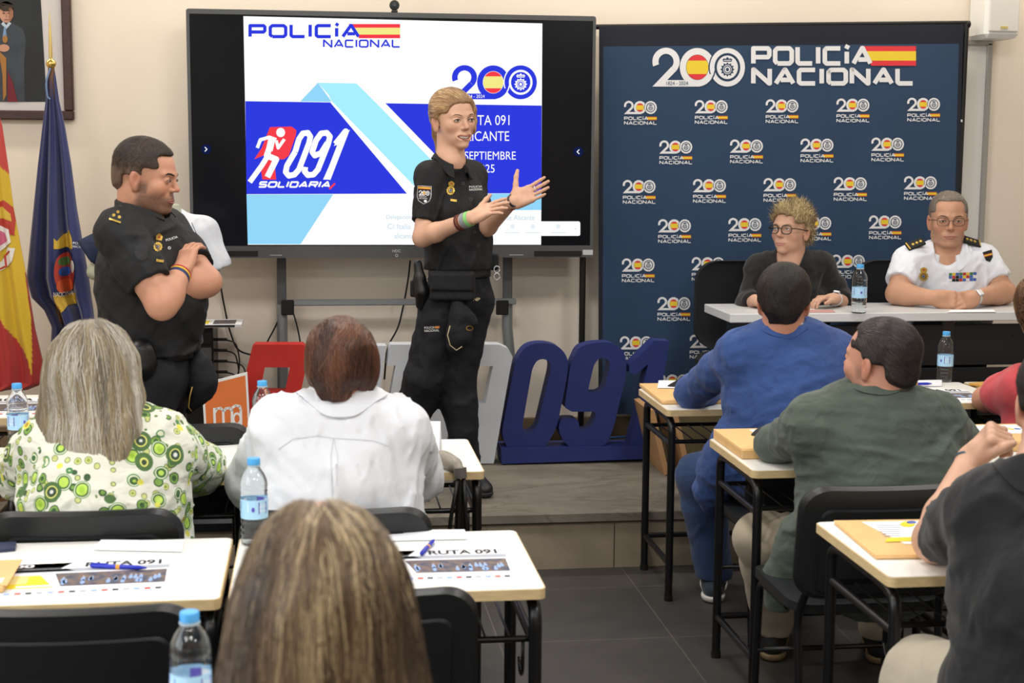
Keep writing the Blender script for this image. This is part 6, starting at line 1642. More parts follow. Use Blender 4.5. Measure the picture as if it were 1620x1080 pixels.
# ------------------------------------------------------------------ officer with folded arms, left
def officer_left():
    Y = 5.12; o = np.array((at(228, 600, Y).x, Y, 0)); A = lambda x, y, dy=0: A3(x, y, Y + dy)
    root = figure('male police officer in black with a beard standing at left, arms folded, looking right', o, None)
    R = facing(233, 279, Y, 68, -8, 0); C = A(233, 279); sc = 1.03
    Rb = facing(230, 430, Y, 62, 0); f = Rb[:, 1]
    J = dict(fwd=f, right=Rb[:, 0], N=A(223, 338, .02), SR=A(190, 368, -.17), SL=A(262, 366, .19), P=A(240, 560, 0), cw=.172, ww=.158, hw=.165, cf=.74, wf=.84, hf=.80, belly=.035, rs=.052, wx=.0)
    ER, WR = A(256, 481, -.26), A(287, 430, -.12); EL, WL = A(326, 446, -.04), A(238, 462, -.16)
    b = Sdf(); head_prims(b, C, R, sc, smile=.2, fat=.003, nose=1.1); neck_prims(b, C, R, J['N'] - V3(0, 0, .02), 1.06, .060, .068)
    torso(b, dict(J, belly=0), -.02); ra = (.060, .050, .051, .031)
    arm(b, J['SR'], ER, WR, 0, ra); arm(b, J['SL'], EL, WL, 0, ra)
    hand_prims(b, WR, A(301, 388, -.06) - WR, V3(.55, .8, 0), +1, .95, (.32, .36, .40, .42), .03, (.5, .1))
    hand_prims(b, WL, A(214, 452, -.10) - WL, V3(-.2, 1, .1), -1, 1.0, (.15, .2, .25, .3), .02, (.4, .1))
    for H, K, An in ((A(252, 590, .1), A(250, 720, .1), A(245, 850, .12)), (A(232, 590, -.1), A(232, 720, -.1), A(225, 850, -.08))): leg(b, H, K, np.array((An[0], An[1], .09)), -.012)
    hz = .0
    def scalp(L, col):
        w = (np.clip((L[:, 2] - .0) / .03, 0, 1) * np.clip((.085 - L[:, 1]) / .02, 0, 1) * (np.abs(L[:, 0]) < .2))[:, None] * 0
        return col * (1 - w)
    bd = solid('body', b, .011, M_skin, root, o, lambda V: skin_colors(V, C, R, sc, '#bd8a70', '#4a3930', .72, scalp), fine=[(*near_box(C, .16), .0024), (*near_box(A(290, 405, -.16), .13), .0035), (*near_box(A(222, 455, -.12), .1), .005)])
    eye_parts(root, o, C, R, sc, '#4a3424', (0, -.001), '#2e231c', .7, '#a0625a', False, .3, .0034, body=bd)
    s = Sdf(); arm(s, J['SR'], ER, WR, .016, ra, only_upper=True); arm(s, J['SL'], EL, WL, .016, ra, only_upper=True)
    for S, E_ in ((J['SR'], ER), (J['SL'], EL)): c = S + (E_ - S) * .70; s.cut(c, E_ - S, .17)
    torso(s, J, .014, .05); s.cap(A(237, 535, 0), .155, A(240, 552, 0), .15, .05)
    s.disp(folds(.010, 22, 6, (1, 1, .7))); s.disp(folds(.003, 70, 2, (1, 1, .7)))
    s.cut(A(240, 556), (0, 0, -1), .4); s.cap(A(226, 325), .062, J['N'] + f * .05, .050, .01, True); sh = solid('shirt', s, .0065, C_uni, root, o)
    collar(sh, o, J['N'] + V3(0, 0, .006), (-.1, -.0, 1), R[:, 1] * .2 + f * .8, .067, C_uni, .050, .026, 22, .055, point=.02, on=sh)
    def lay(P, x, y, parent, name, tilt=0, into=None):
        return project(parent, A(x, y), Vector(into if into is not None else ray(x, y)).normalized(), Vector((math.sin(tilt), 0, math.cos(tilt))), o, P, .0015, .9).build(name, parent)
    P = badge_pic(.030, .060); P.grid(.000, -.048, .024, -.040, GOLD); lay(P, 250, 390, sh, 'gold_badge', .15)
    P = Pic(); P.text('POLICIA', -.02, -.002, .02, .006, EMW, .01); lay(P, 272, 378, sh, 'chest_lettering', -.3)
    P = Pic(); P.poly(arc(0, 0, .022, .030, 0, 345, 20), EMK); lay(P, 224, 398, sh, 'sleeve_patch')
    P = Pic(); P.disc(0, 0, .006, .006, EMK, n=10).up(); P.ring(0, 0, .005, .005, .003, .003, SILV, n=10); lay(P, 268, 392, sh, 'button')
    # shoulder board with pips
    P = Pic(); P.poly([(-.020, -.036), (.020, -.036), (.017, .036), (-.017, .036)], mat('board_black', '#08080a', .6)).up(); P.grid(-.019, -.034, .019, -.029, GOLD)
    for a_, b_ in ((-.009, -.016), (.009, -.016), (0, -.002), (0, .024)): P.disc(a_, b_, .0052, .0052, GOLD, n=8)
    lay(P, 187, 334, sh, 'shoulder_board', .35)
    # hair
    h = hair_short(C, R, sc, .006, .076, .040, .030, -.060, top=1.8); h.disp(folds(.0012, 90, 4)); fade = lambda V: (lambda z: np.array(lin('#5f4a3e')[:3]) * (1 - z) + np.array(lin('#2a211c')[:3]) * z)(np.clip(((((V - C) @ R)[:, 2:3]) - .01) / .05, 0, 1)); hs = solid('hair', h, .004, mat('hair_fade', '#ffffff', .75, attr=True), root, o, fade)
    fl = comb(R, C, o, lambda q, t: (0, .1 if q.z > .05 else -.2, .9) if q.z > .075 and q.y > -.02 else SHORTF(q, t))
    strands('hair_locks', hs, hs, fl, 3600, .016, .0006, ['#2c221c', '#3a2c22', '#241b17', '#4a3a2e'], M_hair, 3, .0004, 5, jitter=.3, rise=.22, mask=lambda c, n: (R.T @ (np.array(c) + o - C))[2] > .03 + random.uniform(-.02, .01))
    # trousers, belt
    t = Sdf(); t.oval(A(240, 548), .150, A(238, 590), .165, .82, f, .03)
    leg(t, A(252, 600, .09), A(250, 720, .1), np.array((*A(245, 850, .12)[:2], .09)), .018, (.09, .07, .065, .055)); leg(t, A(232, 600, -.09), A(232, 720, -.1), np.array((*A(225, 850, -.08)[:2], .09)), .018, (.09, .07, .065, .055))
    t.cut(A(240, 545), (0, 0, 1), .4); t.cut(np.array((o[0], o[1], .07)), (0, 0, -1), .6); t.disp(folds(.009, 18, 3, (1, 1, .6))); tr = solid('trousers', t, .009, C_utr, root, o)
    s2 = Sdf(); s2.oval(A(241, 545), .160, A(241, 566), .162, .86, f, 0); s2.cut(A(240, 542), (0, 0, 1), .3); s2.cut(A(240, 566), (0, 0, -1), .3); belt = solid('duty_belt', s2, .008, M_lea, root, o)
    bc = A(294, 555, -.05); Rm = Matrix(facing(292, 555, Y, 45).tolist()); MB().box(bc - o, (.030, .008, .028), M_blk, Rm, .004).build('buckle', belt)
    s3 = Sdf(); s3.ell(A(222, 574, -.20), (.052, .028, .062), None, 0); s3.cap(A(222, 556, -.19), .045, A(222, 570, -.19), .05, .02); po = solid('round_pouch', s3, .006, M_lea, belt, o)
    P = Pic(); P.disc(0, 0, .007, .007, GOLD, n=14); project(po, A(218, 590, -.2), ray(218, 590), (0, 0, 1), o, P, .001, .5).build('snap_button', po)
    # cap and glove bunch hanging at the hip
    s4 = Sdf(); s4.chain([(A(306, 558, .02), .022), (A(314, 580, .0), .04), (A(318, 600, .0), .046), (A(314, 622, .0), .035), (A(300, 650, .0), .012)], .03); s4.ell(A(326, 612, 0), (.032, .03, .03), None, .03); s4.disp(folds(.006, 30, 2)); cp = solid('cloth_cap', s4, .007, C_utr, belt, o)
    MB().tube([V3(p) - o for p in (A(304, 612, -.055), A(300, 628, -.05), A(298, 644, -.04), A(303, 650, -.03))], .002, mat('piping_gold', '#b8964a', .6), 6).build('piping', cp, smooth=True)
    for An, dx in ((A(245, 850, .12), .1), (A(225, 850, -.08), 0)): shoe(root, o, np.array((An[0], An[1], .09)), f, 0, M_boot, M_sole, .28, .052, 'boot')
    ax = (WR - ER) / np.linalg.norm(WR - ER)
    for dd, mm, ww in ((-.030, mat('band_navy', '#1e2b5c', .6), .012), (-.018, mat('band_yellow', '#d7b13a', .6), .006), (-.010, mat('band_red2', '#b3363a', .6), .005)): bracelet(root, o, WR + ax * dd, ax, .0345, mm, ww, 'wristband')
officer_left()

# ------------------------------------------------------------------ shirt on a mannequin behind him
def mannequin():
    Y = 6.35; o = np.array((at(262, 520, Y).x, Y, ZP)); A = lambda x, y, dy=0: A3(x, y, Y + dy)
    t = empty('mannequin', tuple(o), 'mannequin torso in a white sports shirt with navy sleeve, behind the bearded officer', 'mannequin')
    Rb = facing(250, 400, Y, -8); f = Rb[:, 1]; J = dict(fwd=f, right=Rb[:, 0], N=A(264, 338), SR=A(196, 366), SL=A(320, 368), P=A(262, 500), cw=.165, ww=.15, hw=.15, rs=.05)
    G_ = mat('mannequin_grey', '#a9ad98', .5); b = Sdf(); torso(b, J, -.01); b.cap(A(264, 318), .05, J['N'], .055, .03); b.cap(J['SL'], .045, A(336, 435, -.02), .035, .02); b.cap(J['SR'], .045, A(150, 430, -.02), .035, .02)
    b.cut(A(264, 322), (0, 0, 1), .2); solid('torso_form', b, .009, G_, t, o)
    s = Sdf(); s.cap(J['SL'], .062, A(340, 420, -.02), .068, .02); s.cap(J['SR'], .062, A(128, 410, -.02), .068, .02); s.cut(A(338, 428, -.02), A(340, 425) - J['SL'], .15); s.cut(A(136, 398, -.02), A(130, 412) - J['SR'], .15)
    torso(s, J, .008); s.disp(folds(.008, 24, 3)); s.cap(A(264, 318), .062, A(266, 342, -.05), .05, .008, True)
    Ms = mat('jersey', '#ffffff', .8, attr=True, wr=.4, bump=.1, bscale=500); NV = np.array(lin('#16233f')[:3]); WH = np.array(lin('#cfd3da')[:3])
    xs = at(190, 380, Y).x
    solid('jersey', s, .007, Ms, t, o, lambda V: np.where((V[:, 0] < xs)[:, None], NV, WH))
    jer = t.children[-1]
    P = Pic(); P.text('POLICIA', -.03, .0, .03, .010, EMW, .02); P.text('NACIONAL', -.03, -.014, .03, -.004, EMW, .02); project(jer, A(127, 387), ray(127, 387), (0.1, 0, 1), o, P, .0015, .6).build('sleeve_lettering', jer)
    P = Pic(); P.disc(-.03, .006, .008, .008, EMG, n=10); P.text('mas', -.016, 0, .03, .012, mat('jersey_blue', '#2b4f86', .7), .01); project(jer, A(298, 381), ray(298, 381), (0, 0, 1), o, P, .0015, .6).build('chest_logo', jer)
    P = Pic(); P.grid(-.012, -.008, .012, .008, EMR).up().grid(-.012, -.004, .012, .004, EMY); project(jer, A(346, 396), ray(346, 396), (-.3, 0, 1), o, P, .0015, .6).build('sleeve_flag', jer)
    nb = mat('trim_navy', '#1a2a52', .7); n_ = 20; MB().tube([V3(J['N']) - o + V3(.066 * math.cos(a), .06 * math.sin(a) - .0, .008 - .025 * (math.sin(a) < 0) * abs(math.sin(a))) for a in [2 * math.pi * i / n_ for i in range(n_ + 1)]], .006, nb, 8).build('neck_trim', jer, smooth=True)
    MB().tube([V3(p) - o for p in (A(303, 352, -.10), A(312, 372, -.115), A(306, 395, -.12))], .0015, nb, 6).build('seam_piping', jer, smooth=True)
    s = Sdf(); s.cap(A(250, 505), .10, A(243, 545), .09, .02); s.cap(A(280, 505), .10, A(288, 545), .09, .02); s.cut(A(262, 545), (0, 0, -1), .3); solid('shorts', s, .01, cloth('shorts_navy', '#141c30'), t, o)
    MB().tube([(0, 0, .02), (0, 0, .7)], .014, M_steel, 10).build('stand_pole', t); MB().lathe([(.16, 0), (.16, .012), (.02, .02)], (0, 0, 0), M_steel, 24).build('stand_base', t)
mannequin()

# ------------------------------------------------------------------ panel: woman in black
def panel_woman():
    Y = 6.42; o = np.array((at(1250, 500, Y).x, Y + .1, ZP)); A = lambda x, y, dy=0: A3(x, y, Y + dy)
    root = figure('seated woman in black with short spiky blonde hair and dark glasses at the panel table', o, None)
    R = facing(1251, 364, Y, -30, 4, 0); C = A(1252, 363); sc = .98; Rb = facing(1250, 440, Y, -5); f = Rb[:, 1]
    J = dict(fwd=f, right=Rb[:, 0], N=A(1250, 411, .02), SR=A(1203, 424, .04), SL=A(1296, 422, .04), P=A(1250, 545, .12), cw=.150, ww=.145, hw=.16, bust=True, rs=.050)
    ER, WR = A(1184, 482, .0), A(1196, 478, -.17); EL, WL = A(1334, 480, .0), A(1322, 477, -.16)
    zt = TZ
    WR[2] = max(WR[2], zt + .035); WL[2] = zt + .038
    b = Sdf(); head_prims(b, C, R, sc, male=False, smile=.3, fat=.003); neck_prims(b, C, R, J['N'] - V3(0, 0, .02), .95); torso(b, dict(J, bust=False), -.016); b.cap(A(1247, 416, .0), .045, A(1247, 436, .0), .05, .04)
    ra = (.045, .038, .038, .026); arm(b, J['SR'], ER, WR, -.004, ra); arm(b, J['SL'], EL, WL, -.004, ra)
    hand_prims(b, WR, V3(.85, -.35, -.12), V3(.0, .2, -1), -1, .9, (.35, .4, .4, .4), .03, (.5, .2)); hand_prims(b, WL, V3(-.93, -.30, .10), V3(0, -.1, -1), +1, .9, (.45, .5, .5, .45), .04, (.5, .3))
    for sg in (-1, 1): H = A(1250 + sg * 30, 545, .1); K = H + f * .27; leg(b, H, K, np.array((K[0], K[1] + .02, ZP + .09)), -.01)
    bd = solid('body', b, .011, M_skin, root, o, lambda V: skin_colors(V, C, R, sc, '#c29880'), fine=[(*near_box(C, .15), .0026), (*near_box((WR + V3(.03, -.03, 0)), .11), .004), (*near_box(WL + V3(-.07, -.03, 0), .12), .0035)])
    eye_parts(root, o, C, R, sc, '#54606a', (.002, .001), '#7a6148', .8, '#b0706a', False, .5, .0018, body=bd)
    glasses(root, o, C, R, sc, M_blk, .0245, .0195, .0021)
    s = Sdf(); arm(s, J['SR'], ER, WR, .016, ra, upto=.62); arm(s, J['SL'], EL, WL, .016, ra, upto=.42)
    c = ER + (WR - ER) * .60; s.cut(c, WR - ER, .09); c = EL + (WL - EL) * .40; s.cut(c, WL - EL, .09)
    torso(s, J, .014); s.disp(folds(.010, 24, 7)); s.disp(folds(.003, 80, 2)); s.cap(A(1250, 398), .060, A(1247, 414, -.07), .055, .01, True); s.cap(A(1247, 412, -.08), .05, A(1245, 430, -.10), .02, .02, True)
    sh = solid('blouse', s, .007, cloth('blouse_black', '#0b0b0d', .85), root, o)
    MB().lathe([(.006, -.003), (.008, 0), (.006, .003)], A(1178, 471, -.06) - o, SILV, 12, 'y').build('cuff_button', sh, smooth=True)
    # hair
    h = hair_short(C, R, sc, .014, .060, .045, .030, -.060); h.disp(folds(.006, 60, 3)); hs = solid('hair', h, .0045, mat('hair_base_ashblonde', '#7d6a4c', .7), root, o)
    strands('hair_locks', hs, hs, comb(R, C, o, lambda q, t: (q.x * 6, q.y * 4 + .2, .8 if q.z > .03 else -.7)), 3000, .032, .0010, ['#b5a070', '#8b7650', '#d6c692', '#66563e', '#c4b184', '#4f4334'], M_hair, 5, .001, 6, jitter=.4, rise=.42)
    t = Sdf(); 
    for sg in (-1, 1): H = A(1250 + sg * 30, 545, .1); K = H + f * .27; leg(t, H, K, np.array((K[0], K[1] + .02, ZP + .10)), .012)
    t.oval(A(1250, 520, .12), .15, A(1250, 548, .12), .165, .75, f, .04); solid('trousers', t, .012, cloth('trousers_black', '#121216'), root, o)
    for sg in (-1, 1): K = A(1250 + sg * 30, 545, .1) + f * .27; shoe(root, o, np.array((K[0], K[1] + .02, ZP + .09)), f, ZP, M_boot, M_sole, .24, .045, 'shoe')
    ax = (WL - EL); ax /= np.linalg.norm(ax); bracelet(root, o, WL + ax * .0, ax, .0275, SILV, .012, 'watch', ((0, -.2, 1), .014, SILV, mat('dial_white', '#e8e8e6', .3)))
panel_woman()

# ------------------------------------------------------------------ panel: officer in white shirt
def panel_officer():
    Y = 6.42; o = np.array((at(1498, 500, Y).x, Y + .1, ZP)); A = lambda x, y, dy=0: A3(x, y, Y + dy)
    root = figure('seated senior police officer in white short-sleeved shirt with black shoulder boards and glasses', o, None)
    R = facing(1500, 347, Y, 7, -2, 0); C = A(1500, 347); sc = 1.07; Rb = facing(1498, 420, Y, 2); f = Rb[:, 1]
    J = dict(fwd=f, right=Rb[:, 0], N=A(1499, 397, .02), SR=A(1440, 416, .02), SL=A(1552, 414, .02), P=A(1498, 545, .12), cw=.180, ww=.17, hw=.175, cf=.66, belly=.02, rs=.060)
    zt = TZ; ER, WR = A(1418, 474, -.08), A(1478, 474, -.22); EL, WL = A(1590, 472, -.08), A(1541, 474, -.22)
    for p in (ER, EL): p[2] = zt + .052
    WR[2] = WL[2] = zt + .045
    b = Sdf(); head_prims(b, C, R, sc, smile=.1, fat=.003, nose=1.12); neck_prims(b, C, R, J['N'] - V3(0, 0, .02), 1.05, .060, .066); torso(b, dict(J, belly=0), -.018); b.cap(A(1499, 400, .0), .045, A(1499, 420, .0), .055, .04)
    ra = (.057, .047, .047, .032); arm(b, J['SR'], ER, WR, 0, ra); arm(b, J['SL'], EL, WL, 0, ra)
    hand_prims(b, WR, V3(.92, -.30, -.05), V3(.25, .9, -.35), -1, 1.0, (.42, .46, .5, .5), .03, (.4, .2)); hand_prims(b, WL, V3(-.90, -.42, -.10), V3(-.1, .85, -.5), +1, 1.0, (.62, .68, .7, .7), .02, (.35, .3))
    for sg in (-1, 1): H = A(1498 + sg * 34, 545, .1); K = H + f * .28; leg(b, H, K, np.array((K[0], K[1] + .02, ZP + .09)), -.01)
    bd = solid('body', b, .011, M_skin, root, o, lambda V: skin_colors(V, C, R, sc, '#bd8f74', '#8d7464', .25), fine=[(*near_box(C, .165), .0026), (*near_box(A(1508, 472, -.25), .13), .0035)])
    eye_parts(root, o, C, R, sc, '#3d2f26', (0, -.0006), '#54473c', .62, '#a2665a', False, .5, .0026, body=bd)
    glasses(root, o, C, R, sc, mat('frame_brown', '#3b2620', .3), .0235, .0170, .0013, sq=.7)
    Wc = cloth('shirt_white_uniform', '#dfe3ec', .8, bump=.15, sheen=.1)
    s = Sdf(); arm(s, J['SR'], ER, WR, .015, ra, only_upper=True); arm(s, J['SL'], EL, WL, .015, ra, only_upper=True)
    for S, E_ in ((J['SR'], ER), (J['SL'], EL)): c = S + (E_ - S) * .66; s.cut(c, E_ - S, .19)
    torso(s, J, .014); s.disp(folds(.010, 20, 5)); s.disp(folds(.003, 70, 2)); s.cap(A(1499, 385), .064, A(1499, 404, -.08), .052, .01, True); s.cap(A(1499, 398, -.09), .046, A(1498, 424, -.17), .010, .012, True)
    sh = solid('shirt', s, .0065, Wc, root, o)
    collar(sh, o, J['N'] - V3(0, 0, .004), (0, 0, 1), f, .064, Wc, .042, .036, 24, .045, point=.03, on=sh)
    def lay(P, x, y, parent, name, tilt=0):
        return project(parent, A(x, y), Vector(ray(x, y)).normalized(), Vector((math.sin(tilt), 0, math.cos(tilt))), o, P, .0015, .7).build(name, parent)
    P = badge_pic(.044, .056); lay(P, 1461, 437, sh, 'gold_badge')
    P = Pic(); cols = [[EMG, EMY, EMB, EMG, EMR, EMY, EMG, EMB], [EMB, EMR, EMK, EMB, EMY, EMR, EMB, EMW], [EMW, EMK, EMK, EMR, EMB, EMW, EMB, EMB]]
    for r_ in range(3):
        for i in range(8): P.grid(-.060 + i * .015, .022 - r_ * .0135 - .012 + i * .001, -.060 + i * .015 + .0137, .022 - r_ * .0135 + i * .001, cols[r_][i], 3, 1); 
    lay(P, 1523, 440, sh, 'medal_ribbons')
    P = Pic(); shp = [(-.020, .022), (.022, .026), (.020, -.008), (.004, -.028), (-.012, -.018)]; P.poly(shp, EMK).up(); P.poly([(-.017, .010), (.020, .012), (.018, .0), (-.015, -.002)], EMR).up(); P.poly([(-.017, .0075), (.020, .0095), (.019, .003), (-.015, .001)], EMY); lay(P, 1563, 405, sh, 'shoulder_patch', -.25)
    for (x, y) in ((1495, 432), (1494, 450)): P = Pic(); P.disc(0, 0, .0055, .0055, EMW, n=12); lay(P, x, y, sh, 'button')
    for sg, (cx, cy), tip in ((-1, (1448, 387), (1433, 392)), (1, (1537, 383), (1553, 387))):
        c = A(cx, cy, -.02); d = A(*tip, -.02) - A(cx, cy, -.02); d /= np.linalg.norm(d); d[2] -= .06; d /= np.linalg.norm(d); u = V3(0, -.62, .78); u -= d * (u @ d); u /= np.linalg.norm(u); M = Matrix(np.stack([d, np.cross(u, d), u], 1).tolist())
        ep = MB().box(c + u * .004 - o, (.042, .0225, .006), EMK, M, .003).build('shoulder_board', sh); MB().box(c + d * .036 + u * .0108 - o, (.0028, .0215, .001), GOLD, M).build('rank_bar', ep)
        for k in (-1, 0, 1): mb = MB(); mb.lathe([(.0075, 0), (.006, .002), (.002, .0035)], (0, 0, 0), GOLD, 8); q = mb.build('rank_star', ep); q.matrix_local = Matrix.Translation(Vector(c + u * .010 + d * (k * .019 - .008) - o)) @ M.to_4x4()
    h = hair_short(C, R, sc, .004, .080, .036, .036, -.055, top=.6); 
    h.disp(folds(.001, 90, 4)); hs = solid('hair', h, .004, mat('hair_base_grey', '#6e655c', .8), root, o)
    strands('hair_locks', hs, hs, comb(R, C, o, lambda q, t: (.3, .8, .15) if q.z > .08 else SHORTF(q, t)), 2200, .018, .0010, ['#8b8178', '#5d544c', '#a29a92', '#74685c'], M_hair, 3, .0004, 8, jitter=.3, rise=.15)
    t = Sdf()
    for sg in (-1, 1): H = A(1498 + sg * 34, 545, .1); K = H + f * .28; leg(t, H, K, np.array((K[0], K[1] + .02, ZP + .10)), .012)
    t.oval(A(1498, 515, .12), .165, A(1498, 548, .12), .175, .75, f, .04); solid('trousers', t, .012, C_utr, root, o)
    for sg in (-1, 1): K = A(1498 + sg * 34, 545, .1) + f * .28; shoe(root, o, np.array((K[0], K[1] + .02, ZP + .09)), f, ZP, M_boot, M_sole, .27, .048, 'shoe')
    ax = (WL - EL); ax /= np.linalg.norm(ax); bracelet(root, o, WL - ax * .004, ax, .0335, SILV, .012, 'watch', ((0, -.75, .6), .016, SILV, mat('dial_white', '#e8e8e6', .3)))
    MB().lathe([(.008, 0), (.009, .01), (.010, .018)], A(1500, 492, -.0) * V3(1, 0, 0) + V3(0, TY0 + .06, zt) - o, mat('clear_cup', '#f2f4f6', .1, trans=.8), 14).build('ring_hand', root) if False else None
panel_officer()

# ------------------------------------------------------------------ seated figures seen from behind
def seated_base(root, o, J, HL, HR, KL, KR, AL, AR, trm, shm, solem, r=(.085, .068, .06, .05), zf=0, belt=None, slen=.27):
    t = Sdf(); P = J['P']; t.oval(P + V3(0, 0, .06), J.get('hw', .165) * 1.0, P - V3(0, 0, .04), J.get('hw', .165) * 1.08, .8, J['fwd'], .03)
    leg(t, HL, KL, AL, .012, r); leg(t, HR, KR, AR, .012, r)
    t.cut(V3(AL[0], AL[1], zf + .075), (0, 0, -1), .14); t.cut(V3(AR[0], AR[1], zf + .075), (0, 0, -1), .14)
    t.disp(folds(.009, 17, 3)); tr = solid('trousers', t, .009, trm, root, o)
    shoes = [shoe(root, o, V3(Ak[0], Ak[1], zf + .09), V3(Ak - Kk) * 0 + J['fwd'], zf, shm, solem, slen, .05, 'shoe') for Ak, Kk in ((AL, KL), (AR, KR))]
    return tr, shoes

def blue_man():
    Y = 4.86; o = np.array((at(1240, 700, Y).x, Y - .05, 0)); A = lambda x, y, dy=0: A3(x, y, Y + dy)
    root = figure('seated man with short dark hair in a blue blazer and jeans, seen from behind', o, None)
    R = facing(1240, 474, Y, 178, -3, 0); C = A(1240, 476); sc = 1.04; Rb = facing(1240, 600, Y, 182); f = Rb[:, 1]
    J = dict(fwd=f, right=Rb[:, 0], N=A(1240, 528, -.01), SL=A(1172, 560, .02), SR=A(1320, 562, .02), P=A(1246, 705, -.02), cw=.185, ww=.165, hw=.175, cf=.64, rs=.056)
    EL, WL = A(1095, 628, .40), A(1150, 615, .62); ER, WR = A(1370, 650, .30), A(1330, 625, .50)
    EL[2] = DZ + .058; WL[2] = DZ + .045; ER[2] = DZ + .07; WR[2] = DZ + .05
    ra = (.052, .045, .043, .030)
    b = Sdf(); head_prims(b, C, R, sc, fat=.002); neck_prims(b, C, R, J['N'] - V3(0, 0, .03), 1.04, .058, .066); torso(b, J, -.018); arm(b, J['SL'], EL, WL, -.004, ra); arm(b, J['SR'], ER, WR, -.004, ra)
    hand_prims(b, WL, V3(.7, .7, -.05), V3(0, 0, -1), +1, 1, (.3, .3, .35, .4)); hand_prims(b, WR, V3(-.7, .7, -.05), V3(0, 0, -1), -1, 1, (.3, .3, .35, .4))
    HL, HR = A(1222, 725, .02), A(1285, 725, .02); KL = A(1108, 752, .30); KR = A(1330, 750, .42); AL = np.array((*onz(1128, 945, 0)[:2], .10)); AR = np.array((KR[0], KR[1] + .05, .10))
    leg(b, HL, KL, AL, -.01); leg(b, HR, KR, AR, -.01)
    bd = solid('body', b, .011, M_skin, root, o, lambda V: skin_colors(V, C, R, sc, '#bb846c', '#4a3a32', .2), fine=[(*near_box(C, .17), .004)])
    s = Sdf(); Bm = cloth('blazer_blue', '#2e4a84', .85, bump=.2, bscale=500, var=.05, sheen=.1, wr=.5, wrs=13)
    arm(s, J['SL'], EL, WL, .018, ra, upto=.9); arm(s, J['SR'], ER, WR, .018, ra, upto=.9); s.cut(EL + (WL - EL) * .88, WL - EL, .08); s.cut(ER + (WR - ER) * .88, WR - ER, .08)
    torso(s, J, .022, .06); s.oval(J['P'] + V3(0, 0, .1), .185, J['P'] - V3(0, 0, .05), .20, .75, f, .05)
    s.chain([(A(1195, 720, -.04), .055), (A(1150, 742, .05), .065), (A(1126, 775, .12), .055), (A(1122, 800, .14), .025)], .05)
    s.cap(A(1150, 700, .02), .06, A(1130, 740, .10), .06, .05)
    s.disp(folds(.009, 18, 4, (.7, 1, 1.2))); s.disp(folds(.003, 60, 2, (.5, 1, 1.6)))
    s.cap(A(1240, 505, .0), .064, A(1240, 522, .05), .062, .01, True); bl = solid('blazer', s, .0075, Bm, root, o)
    collar(bl, o, J['N'] - V3(0, 0, .012), (0, .1, 1), f, .064, Bm, .038, .024, 40, .06, back_h=.042, on=bl)
    collar(root, o, J['N'] - V3(0, 0, .0), (0, .1, 1), f, .059, mat('shirt_collar_pale', '#d8dade', .8), .036, .006, 30, .05, name='shirt_collar', back_h=.045)
    h = hair_short(C, R, sc, .012, .060, .040, .030, -.072); h.disp(folds(.002, 70, 4)); hs = solid('hair', h, .005, mat('hair_base_black', '#17120f', .7), root, o)
    strands('hair_locks', hs, hs, comb(R, C, o, SHORTF), 4600, .018, .0006, ['#1c1613', '#2a201a', '#120e0c', '#3c2c22'], M_hair, 4, .0005, 4, jitter=.22, rise=.08)
    MB().tube([V3(A(1274, 456, .02)) - o, V3(A(1279, 470, .0)) - o, V3(A(1272, 482, 0)) - o], .003, mat('hearing_aid', '#b8b4b0', .4), 8).build('hearing_aid', root, smooth=True)
    tr, sh = seated_base(root, o, J, HL, HR, KL, KR, AL, AR, cloth('jeans_blue', '#27406a', .85, bump=.4, bscale=300, var=.15, wr=.7), cloth('sneaker_petrol', '#20303a', .8), mat('sneaker_sole', '#cfccc6', .6), (.095, .072, .066, .058))
    for x in sh: MB().box(V3(x.data.vertices[0].co) * 0 + V3(0, 0, 0), (.001, .001, .001), M_blk) if False else None
blue_man()

